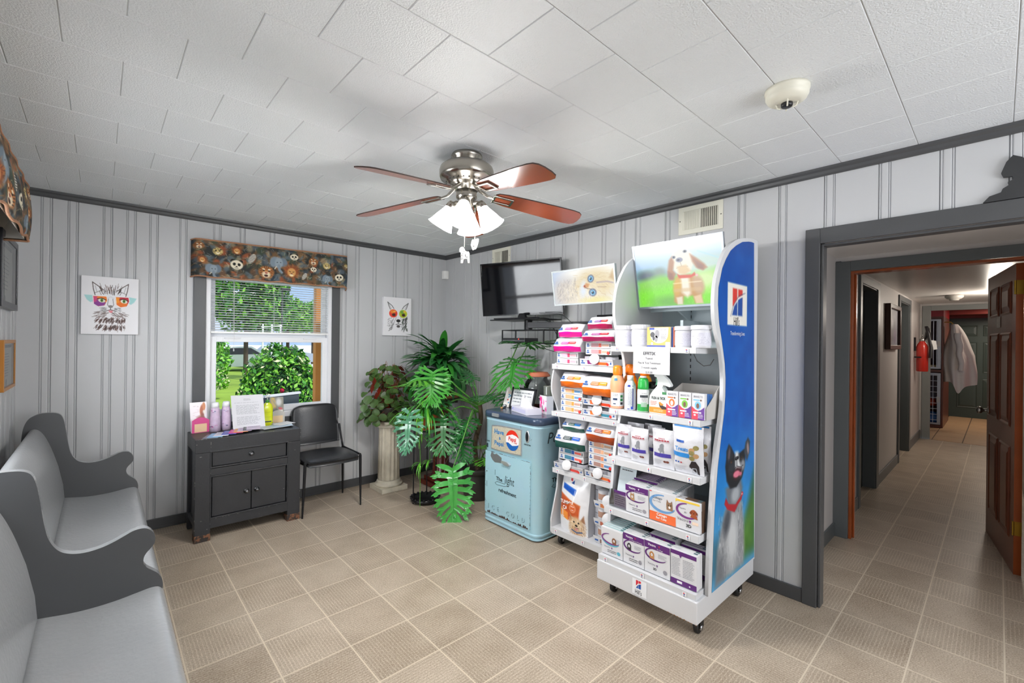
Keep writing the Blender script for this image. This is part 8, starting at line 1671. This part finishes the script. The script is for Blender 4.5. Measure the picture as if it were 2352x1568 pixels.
rn = random.Random(11); bl = MB(); st_ = MB(); leaf_top = mat('begonia_leaf_olive', '#43602c', .42, var=.6, vscale=14); leaf_red = mat('begonia_underside_red', '#b23a22', .4, var=.3, vscale=10)
for i in range(190):
    a = rn.uniform(0, 2*pi); h = rn.random(); r_ = rn.uniform(.06, .30)*(1-.35*h); cx, cy, cz = px_+r_*math.cos(a)*1.1, min(-.05, py_+r_*math.sin(a)*.8), .70+.52*h-.5*r_*rn.random(); 
    if cz < .66: cz = .66+rn.uniform(0, .05)
    rad = rn.uniform(.026, .046); nrm = Vector((math.cos(a)*rn.uniform(.2, 1), math.sin(a)*rn.uniform(.2, 1)-.35, rn.uniform(.3, 1.1))).normalized(); u_ = nrm.orthogonal().normalized(); v_ = nrm.cross(u_); c0 = Vector((cx, cy, cz)); k = 11
    ringp = [c0+(u_*math.cos(2*pi*j/k)+v_*math.sin(2*pi*j/k))*rad*(1 if j else .72)+nrm*(.008*math.sin(4*pi*j/k)) for j in range(k)]
    mid = c0-nrm*.008; bl.add([mid]+ringp, [(0, 1+j, 1+(j+1) % k) for j in range(k)], 0, True)
    bl.add([mid-nrm*.0012]+[p-nrm*.0012 for p in ringp], [(0, 1+(j+1) % k, 1+j) for j in range(k)], 1 if rn.random() < .6 else 0, True)
    if i % 2 == 0: st_.tube(curve_pts([(px_+.02*math.cos(a), py_+.02*math.sin(a), .79), ((px_+cx)/2, (py_+cy)/2, cz+.03), tuple(mid)], 3), .0022, 5)
for (dx, dz_) in ((-.19, .36), (-.21, .30), (-.14, .27), (-.05, .10), (-.17, .22)):
    c0 = Vector((px_+dx, py_-.06, .70+dz_)); bl.add([c0+Vector((0, 0, .05)), c0+Vector((.018, -.01, .01)), c0+Vector((-.008, 0, -.05)), c0+Vector((-.018, .01, .0))], [(0,1,2,3), (3,2,1,0)], 1, True)
bl.build('foliage', [leaf_top, leaf_red], bg_); st_.build('stems', mat('red_stem', '#8a4a32', .5), bg_)

# ---- wire stand with terracotta pot and spider plant
sx_, sy_ = -.765, -.835
t = thing('wire_plant_stand', 'tall black metal plant stand with scalloped tray near the column', 'plant stand', (sx_, sy_, 0)); q = MB(); q.lathe([(0, .012), (.118, .012), (.128, .016), (.130, .045), (.124, .045), (.120, .022), (0, .020)], (sx_, sy_, 0), 40)
for i in range(20): a = 2*pi*i/20; q.lathe([(0, .038), (.012, .044), (.010, .054), (0, .056)], (sx_+.127*math.cos(a), sy_+.127*math.sin(a), 0), 6)
q.build('scalloped_tray', met, t)
for i in range(3): a = 2*pi*i/3+.9; q = MB(); q.tube([(sx_+.115*math.cos(a), sy_+.115*math.sin(a), 0), (sx_+.112*math.cos(a), sy_+.112*math.sin(a), .655)], .0055, 8); q.build('leg', met, t)
q = MB(); q.tube([(sx_+.113*math.cos(2*pi*i/36), sy_+.113*math.sin(2*pi*i/36), .655) for i in range(37)], .007, 8); q.box((sx_-.11, sy_-.004, .648), (sx_+.11, sy_+.004, .656)); q.box((sx_-.004, sy_-.11, .648), (sx_+.004, sy_+.11, .656)); q.build('pot_ring', met, t)
sp_ = thing('potted_spider_plant', 'spider plant with long grassy leaves in a terracotta pot', 'plant', (sx_, sy_, .657)); q = MB(); tcm = mat('terracotta', '#b9694a', .6, var=.12); q.lathe([(0, .658), (.072, .658), (.076, .66), (.094, .755), (.094, .76), (.108, .76), (.112, .81), (.104, .812), (.098, .80), (0, .79)], (sx_, sy_, 0), 36); q.build('pot', mat('terracotta_orange', '#cf6a34', .55, var=.12), sp_)
rn = random.Random(6); q = MB()
for i in range(110): a = rn.uniform(0, 2*pi); strap(q, (sx_+.03*math.cos(a), sy_+.03*math.sin(a), .80), a, rn.uniform(.26, .46), rn.uniform(.010, .018), rn.uniform(.6, 1.35), rn.uniform(1.8, 2.9), i % 2, 9)
q.build('foliage', [leafl, leafg], sp_)
q = MB(); q.tube(curve_pts([(sx_-.06, sy_-.06, .80), (sx_-.15, sy_-.14, .72), (sx_-.17, sy_-.19, .45), (sx_-.175, sy_-.20, .2), (sx_-.18, sy_-.21, .05)], 8), .0022, 5); q.tube(curve_pts([(sx_-.02, sy_-.08, .80), (sx_-.06, sy_-.16, .70), (sx_-.07, sy_-.18, .42)], 8), .002, 5)
for a0, z0 in (((sx_-.17, sy_-.19), .42), ((sx_-.07, sy_-.18), .42), ((sx_-.14, sy_-.13), .62)):
    for i in range(9): a = rn.uniform(0, 2*pi); strap(q, (a0[0], a0[1], z0), a, rn.uniform(.08, .18), .008, rn.uniform(-.2, .8), 1.8, 0, 6)
q.build('trailing_runners', leafl, sp_)

# ---- mahogany pedestal with big strap-leaved plant
mx_, my_ = -.375, -.50
mah = mat('mahogany_polished', '#5e2416', .25, var=.35, vscale=6, coat=.35)
t = thing('wooden_pedestal', 'dark red wooden fluted pedestal behind the wire plant stand', 'pedestal', (mx_, my_, 0)); q = MB(); q.box((mx_-.15, my_-.15, 0), (mx_+.15, my_+.15, .05)); q.box((mx_-.125, my_-.125, .05), (mx_+.125, my_+.125, .09)); q.build('plinth', mah, t, bevel=.006)
q = MB(); vs = []; seg = 72
for z, rr_ in ((.09, .10), (.12, .085), (.80, .075), (.83, .09)):
    for j in range(seg): a = 2*pi*j/seg; fl = .008*math.sin(pi*(j % 6)/6) if .1 < z < .82 else 0; vs.append((mx_+(rr_-fl)*math.cos(a), my_+(rr_-fl)*math.sin(a), z))
q.add(vs, [(i*seg+j, i*seg+(j+1) % seg, (i+1)*seg+(j+1) % seg, (i+1)*seg+j) for i in range(3) for j in range(seg)], 0, True); q.build('fluted_shaft', mah, t)
q = MB(); q.box((mx_-.12, my_-.12, .83), (mx_+.12, my_+.12, .86)); q.box((mx_-.15, my_-.15, .86), (mx_+.15, my_+.15, .885)); q.build('capital', mat('dark_capital', '#2e1d1a', .3), t, bevel=.006)
bp2 = thing('potted_strap_leaf_plant', 'large strap-leaved houseplant on the tall wooden pedestal in the corner', 'plant', (mx_, my_, .885)); q = MB(); q.lathe([(0, .886), (.17, .886), (.185, .915), (.180, .918), (.165, .90), (0, .898)], (mx_, my_, 0), 36); q.build('saucer', mat('terracotta', '#b9694a', .6, var=.12), bp2); q = MB(); q.lathe([(0, .90), (.11, .90), (.15, 1.12), (.155, 1.13), (.145, 1.13), (.135, 1.10), (0, 1.09)], (mx_, my_, 0), 32); q.build('pot', mat('brown_pot', '#4a2e20', .45), bp2)
rn = random.Random(21); q = MB()
for i in range(190):
    a = rn.uniform(0, 2*pi); f = rn.random(); up_ = .15+1.25*f; L = rn.uniform(.34, .50); bx_, by_ = mx_+.06*math.cos(a)*(1-f), my_+.06*math.sin(a)*(1-f)
    if math.sin(a) > .3: L *= .8
    if math.cos(a) > .2: L *= .74
    strap(q, (bx_, by_, 1.12+.14*f), a, L, rn.uniform(.058, .088), up_, rn.uniform(.8, 2.1)+(.3 if f < .4 else 0), (0 if rn.random() < .72 else 1), 8, twist=rn.uniform(-.4, .4))
q.build('foliage', [leafd, leafg], bp2)
q = MB()
for (a, dz_) in ((4.2, 0), (5.6, .1), (5.9, .02)): strap(q, (mx_+.1*math.cos(a), my_+.1*math.sin(a), 1.06+dz_), a, .24, .045, .0, 2.1, 0, 7)
q.build('yellowed_leaves', mat('yellow_leaf', '#d6b22a', .4, var=.3), bp2)

# ---- philodendron in black pot
gx_, gy_ = -.335, -1.055
ph = thing('potted_philodendron', 'sprawling split-leaf philodendron in a dark pot left of the cooler', 'plant', (gx_, gy_, 0)); q = MB(); q.lathe([(0, 0), (.118, 0), (.128, .01), (.152, .235), (.150, .24), (.170, .245), (.175, .29), (.168, .295), (.158, .285), (.150, .26), (0, .25)], (gx_, gy_, 0), 44); q.build('pot', mat('black_plastic_pot', '#34302c', .45, var=.12), ph)
q = MB(); q.lathe([(0, .262), (.150, .255)], (gx_, gy_, 0), 24); q.build('soil', soil, ph)
q = MB(); q.tube(curve_pts([(gx_, gy_, .25), (gx_-.02, gy_+.02, .5), (gx_+.02, gy_-.01, .72), (gx_+.01, gy_+.0, .88)], 6), [.022]*18+[.018], 8); q.build('trunk', mat('philodendron_trunk', '#5a4a38', .8, var=.3, vscale=40, bump=.5), ph)
rn = random.Random(8)
def pleaf(base, az, L, pitch, stem_from, mids=(), m=0, bend=.9, nl=8, wid=.6, roll_=0, mt=None):
    q = MB(); lobed(q, base, az, L, pitch, roll_, nl, 0, bend, wid, rn); lf_ = q.build('leaf', mt or leafg, ph)
    q = MB(); pts = curve_pts([stem_from]+list(mids)+[base], 7); q.tube(pts, [.009-.005*i/(len(pts)-1) for i in range(len(pts))], 7); q.build('leaf_stalk', stemg, lf_)
TR = (gx_, gy_, .84)
az = math.radians
# large leaf hanging to the floor in front
pleaf((-.82, -1.33, .40), az(250), .50, -1.32, (gx_-.02, gy_, .72), [(-.50, -1.18, .84), (-.68, -1.27, .60)], bend=.2, nl=9, wid=.40, roll_=.15, mt=mat('leaf_fresh_green', '#3f9a3e', .25, var=.3, vscale=9, coat=.25))
# bright leaf facing the room in front of the terracotta pot
pleaf((-.79, -.98, 1.17), az(228), .29, -1.02, (gx_, gy_, .86), [(-.52, -1.0, 1.02), (-.70, -.97, 1.18)], bend=.3, nl=9, wid=.72, mt=mat('leaf_bright_green', '#3f8f32', .3, var=.3, vscale=9))
pleaf((-.86, -.98, 1.10), az(160), .30, .1, (gx_, gy_, .86), [(-.6, -1.02, 1.0)], bend=.9, nl=8, wid=.6, mt=leafl)
pleaf((-.70, -1.02, .78), az(235), .34, -.95, (gx_, gy_, .80), [(-.52, -1.02, .86)], bend=.5, nl=8, wid=.6, mt=leafd)
pleaf((-1.03, -1.02, .84), az(215), .34, -1.15, (gx_, gy_, .82), [(-.6, -1.06, .98), (-.85, -1.03, .97)], bend=.4, nl=8, wid=.42, mt=mat('leaf_shiny_grey_green', '#4f8a68', .22, var=.25, vscale=8, coat=.4))
pleaf((-.58, -1.10, .62), az(260), .26, -1.0, (gx_, gy_, .70), [(-.45, -1.08, .75)], bend=.4, mt=leafd)
# big bright leaves right, over the cooler
pleaf((-.24, -1.46, 1.29), az(212), .33, -.5, (gx_, gy_, .86), [(-.30, -1.32, 1.0)], bend=.7, nl=8, wid=.80, mt=leafg, roll_=.2)
pleaf((-.24, -1.60, 1.42), az(262), .34, .35, (gx_, gy_, .86), [(-.22, -1.35, 1.15)], bend=.8, nl=8, wid=.62, mt=leafg)
pleaf((-.24, -1.50, 1.46), az(205), .28, .15, (gx_, gy_, .86), [(-.22, -1.3, 1.2)], bend=.8, nl=7, wid=.6, mt=leafd)
pleaf((-.30, -1.16, .95), az(215), .27, .2, (gx_, gy_, .86), [(-.32, -1.1, .92)], bend=.9, mt=leafd, wid=.7)
pleaf((-.26, -1.30, .98), az(250), .24, -.1, (gx_, gy_, .86), [(-.28, -1.2, .95)], bend=.9, mt=leafd, wid=.75)
pleaf((-.40, -1.02, 1.06), az(150), .22, .5, (gx_, gy_, .86), [(-.38, -1.03, .98)], bend=.7, mt=leafg)
pleaf((-.34, -.98, 1.10), az(95), .20, .7, (gx_, gy_, .86), [(-.32, -1.0, .99)], bend=.7, mt=leafd)
pleaf((-.48, -1.12, .74), az(190), .24, -.4, (gx_, gy_, .80), [(-.42, -1.09, .80)], bend=.9, mt=leafd)
pleaf((-.38, -1.20, .40), az(235), .20, .15, (gx_, gy_, .28), [(-.36, -1.13, .36)], bend=.8, mt=leafl, wid=.7, nl=6)
pleaf((-.32, -1.20, .50), az(200), .19, .3, (gx_, gy_, .28), [(-.33, -1.12, .40)], bend=.8, mt=leafl, wid=.7, nl=6)
pleaf((-.62, -.98, .90), az(170), .30, -.2, (gx_, gy_, .84), [(-.5, -1.0, .92)], bend=.9, mt=leafd, wid=.4)
q = MB()
for pts in ([(gx_-.02, gy_, .70), (-.5, -1.02, .62), (-.62, -1.0, .42), (-.72, -1.02, .30)], [(gx_, gy_, .66), (-.48, -1.10, .58), (-.60, -1.12, .40)], [(gx_+.02, gy_-.02, .55), (-.40, -1.16, .4), (-.42, -1.13, .27)], [(gx_-.01, gy_, .60), (-.36, -1.14, .45), (-.30, -1.14, .27)], [(gx_-.02, gy_, .5), (-.42, -1.05, .42), (-.44, -1.06, .27)]): q.tube(curve_pts(pts, 7), .0035, 5)
q.build('aerial_roots', mat('root_brown', '#5a4632', .8), ph)
# dark wooden box at the wall behind the pot
q = MB(); q.box((-.16, -.92, 0), (-.02, -.66, .22)); tag(q.build('wooden_crate', mat('dark_crate', '#33211b', .5), bevel=.006), 'low dark wooden box at the wall behind the philodendron pot', 'box')

# ================================================================ OUTSIDE
gr = MB(); gr.add([(-60, .17, -.35), (60, .17, -.35), (60, 140, -.35), (-60, 140, -.35)], [(0,1,2,3)]); struct(gr.build('ground_outside', mat('pale_paving', '#e4e7ee', .8, var=.05, vscale=.5)))
gr = MB(); gr.add([(-8, 3, -.33), (.6, 3, -.33), (2.4, 13, -.33), (4.2, 24, -.33), (6, 40, -.33), (-30, 40, -.33), (-30, 3, -.33)], [(0,1,2,3,4,5,6)]); o_ = tag(gr.build('lawn', mat('lawn_green', '#8fae3c', .9, var=.4, vscale=1.5)), 'yellow-green lawn seen through the lower window pane', 'lawn'); o_['kind'] = 'stuff'
def leaf_cloud(mb, c, rad, n, size, mats_n, seed, shell=.55, flat=1.0, ycut=None):
    rg = np.random.RandomState(seed); d = rg.normal(size=(n, 3)); d /= np.linalg.norm(d, axis=1)[:, None]; r_ = (shell+(1-shell)*rg.rand(n)**.5); bump_ = 1+.12*np.sin(d[:, 0]*7+seed)*np.cos(d[:, 2]*6+d[:, 1]*5)
    P_ = d*(r_*bump_)[:, None]*np.array(rad)+np.array(c); nn = d*.7+rg.normal(size=(n, 3))*.6; nn /= np.linalg.norm(nn, axis=1)[:, None]; u_ = np.cross(nn, rg.normal(size=(n, 3))); u_ /= np.linalg.norm(u_, axis=1)[:, None]+1e-9; v_ = np.cross(nn, u_); s_ = size*(.6+.8*rg.rand(n))[:, None]
    A_, B__, C__, D__ = P_-u_*s_, P_+v_*s_*.5, P_+u_*s_, P_-v_*s_*.5; V4 = np.stack([A_, B__, C__, D__], 1).reshape(-1, 3); b0 = len(mb.v); mb.v += [tuple(v) for v in V4.tolist()]; mb.f += [(b0+4*i, b0+4*i+1, b0+4*i+2, b0+4*i+3) for i in range(n)]; mb.m += list(rg.choice(len(mats_n), n, p=mats_n)); mb.s += [False]*n
ol1, ol2, ol3, ol4 = mat('bush_leaf_bright', '#7fc23a', .5, var=.3, vscale=3), mat('bush_leaf_mid', '#4a9430', .5, var=.3, vscale=3), mat('bush_leaf_dark', '#1f5524', .6, var=.3, vscale=3), mat('bush_flower_cream', '#e6e8b8', .6)
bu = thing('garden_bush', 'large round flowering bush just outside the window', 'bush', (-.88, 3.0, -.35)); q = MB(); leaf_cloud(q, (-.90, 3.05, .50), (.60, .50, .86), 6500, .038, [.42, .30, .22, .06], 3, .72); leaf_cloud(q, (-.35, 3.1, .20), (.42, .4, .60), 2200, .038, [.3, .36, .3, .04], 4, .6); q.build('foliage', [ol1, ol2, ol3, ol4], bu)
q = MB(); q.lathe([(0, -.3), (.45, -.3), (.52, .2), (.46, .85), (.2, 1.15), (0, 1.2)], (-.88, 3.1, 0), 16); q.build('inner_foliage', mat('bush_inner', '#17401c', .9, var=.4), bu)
q = MB(); rn = random.Random(3)
for dx, dz_ in ((-.30, .45), (-.14, .52), (-.12, .42), (-.22, .40), (.42, .62), (-.36, .30)): q.lathe([(0, -.02), (.035, 0), (0, .025)], (-.88+dx, 2.62, .50+dz_-.3), 7, M=Matrix.Rotation(1.2, 4, 'X'))
q.build('red_flowers', mat('red_flower', '#d02a50', .5), bu)
def tree(label, x, y, z0, rad, n, size, pr, seed, h):
    t = thing('tree', label, 'tree', (x, y, -.35)); q = MB(); leaf_cloud(q, (x, y, z0), rad, n, size, pr, seed, .45); leaf_cloud(q, (x+rad[0]*.4, y-.5, z0-rad[2]*.35), tuple(a*.6 for a in rad), n//3, size, pr, seed+50, .4); q.build('foliage', [ol1, ol2, ol3, ol4], t); q = MB(); q.tube([(x, y, -.35), (x, y, z0)], [.10, .07], 8); q.build('trunk', mat('bark', '#4a3c30', .9), t)
tree('big dark leafy tree at left beyond the blind', 1.75, 18, 3.9, (1.65, 1.5, 2.3), 5200, .12, [.22, .36, .41, .01], 5, 4)
tree('leafy tree in the middle beyond the lamp post', 4.6, 22, 2.75, (1.5, 1.3, .95), 2600, .12, [.45, .33, .21, .01], 6, 3)
tree('light green tree at right beyond the lamp post', 8.6, 30, 3.1, (2.1, 1.6, 1.15), 3600, .13, [.6, .27, .12, .01], 7, 3)
tree('low green tree at far right of the view outside', 14.5, 36, 2.9, (2.2, 1.6, 1.05), 2400, .15, [.45, .33, .21, .01], 8, 3)
tree('low bright shrub tree at the far left of the lawn', -.35, 15, .9, (.95, .8, .95), 2600, .08, [.55, .30, .13, .02], 9, 2)
tree('small yellow-flecked shrub on the lawn below the left tree', -.55, 11.5, .35, (.42, .4, .42), 1100, .055, [.5, .2, .1, .2], 10, 1)
t = thing('lamp_post', 'dark parking lot lamp post seen through the blind', 'lamp post', (2.37, 15, -.35)); q = MB(); q.tube([(2.37, 15, -.35), (2.37, 15, 3.45)], .035, 8); q.build('pole', C('#3a3d40', .6), t); q = MB(); q.box((2.33, 14.9, 3.40), (2.66, 15.1, 3.50)); q.build('lamp_head', C('#2f3236', .6), t, bevel=.02)
t = thing('porch_post', 'orange stained wooden porch post outside the window', 'post', (-1.03, 1.2, -.35)); q = MB(); q.box((-1.062, 1.15, -.35), (-.985, 1.24, 2.6)); q.build('post', mat('cedar_post', '#c98238', .6, var=.25, vscale=3), t, bevel=.004)
t = thing('garden_bench', 'slate grey board with white top rail below the bush', 'bench', (-1.2, 2.0, 0)); q = MB(); q.hexa([(-1.50, 2.0, .45), (-.98, 2.0, .50), (-.98, 2.04, .50), (-1.50, 2.04, .45), (-1.50, 2.0, .70), (-.98, 2.0, .73), (-.98, 2.04, .73), (-1.50, 2.04, .70)]); q.build('board', C('#465058', .6), t); q = MB(); q.hexa([(-1.52, 1.99, .70), (-.96, 1.99, .73), (-.96, 2.06, .73), (-1.52, 2.06, .70), (-1.52, 1.99, .725), (-.96, 1.99, .755), (-.96, 2.06, .755), (-1.52, 2.06, .725)]); q.build('top_rail', C('#dfe2e8', .6), t)
for x in (-1.48, -1.0): q = MB(); q.box((x-.02, 2.0, -.35), (x+.02, 2.04, .5)); q.build('leg', C('#465058', .6), t)
for i, (x, y, cc, lb) in enumerate(((2.5, 24, '#eceef2', 'white car parked beyond the left tree'), (5.6, 27, '#9aa4b0', 'grey car parked beyond the lamp post'))):
    t = thing('parked_car', lb, 'car', (x, y, -.35)); q = MB(); q.prism([(-2.1, .25), (-2.0, .75), (-1.2, .9), (-.7, 1.35), (.8, 1.38), (1.5, .95), (2.1, .85), (2.2, .3)], (x, y, -.35), (1, 0, 0), VF, (0, 1.7, 0)); q.build('body', C(cc, .3), t, bevel=.05)
    q = MB(); q.prism([(-1.1, .92), (-.65, 1.28), (.75, 1.30), (1.3, .95)], (x, y-.01, -.35), (1, 0, 0), VF, (0, .01, 0)); q.build('side_windows', C('#2a3038', .2), t)
    for dx in (-1.3, 1.35): q = MB(); q.lathe([(0, -.1), (.32, -.1), (.34, 0), (.32, .1), (0, .1)], (x+dx, y, -.02), 20, M=Matrix.Rotation(pi/2, 4, 'X')); q.build('wheel', C('#1a1a1c', .6), t)
t = thing('handrail', 'white handrail posts seen through the blind', 'handrail', (2.0, 16, -.35))
for x in (1.45, 1.75, 2.05): q = MB(); q.tube([(x, 14, -.35), (x, 14, 2.0)], .03, 6); q.build('post', C('#f0f2f4', .5), t)
q = MB(); q.tube([(1.4, 14, 1.9), (2.1, 14, 1.95)], .03, 6); q.build('rail', C('#f0f2f4', .5), t)
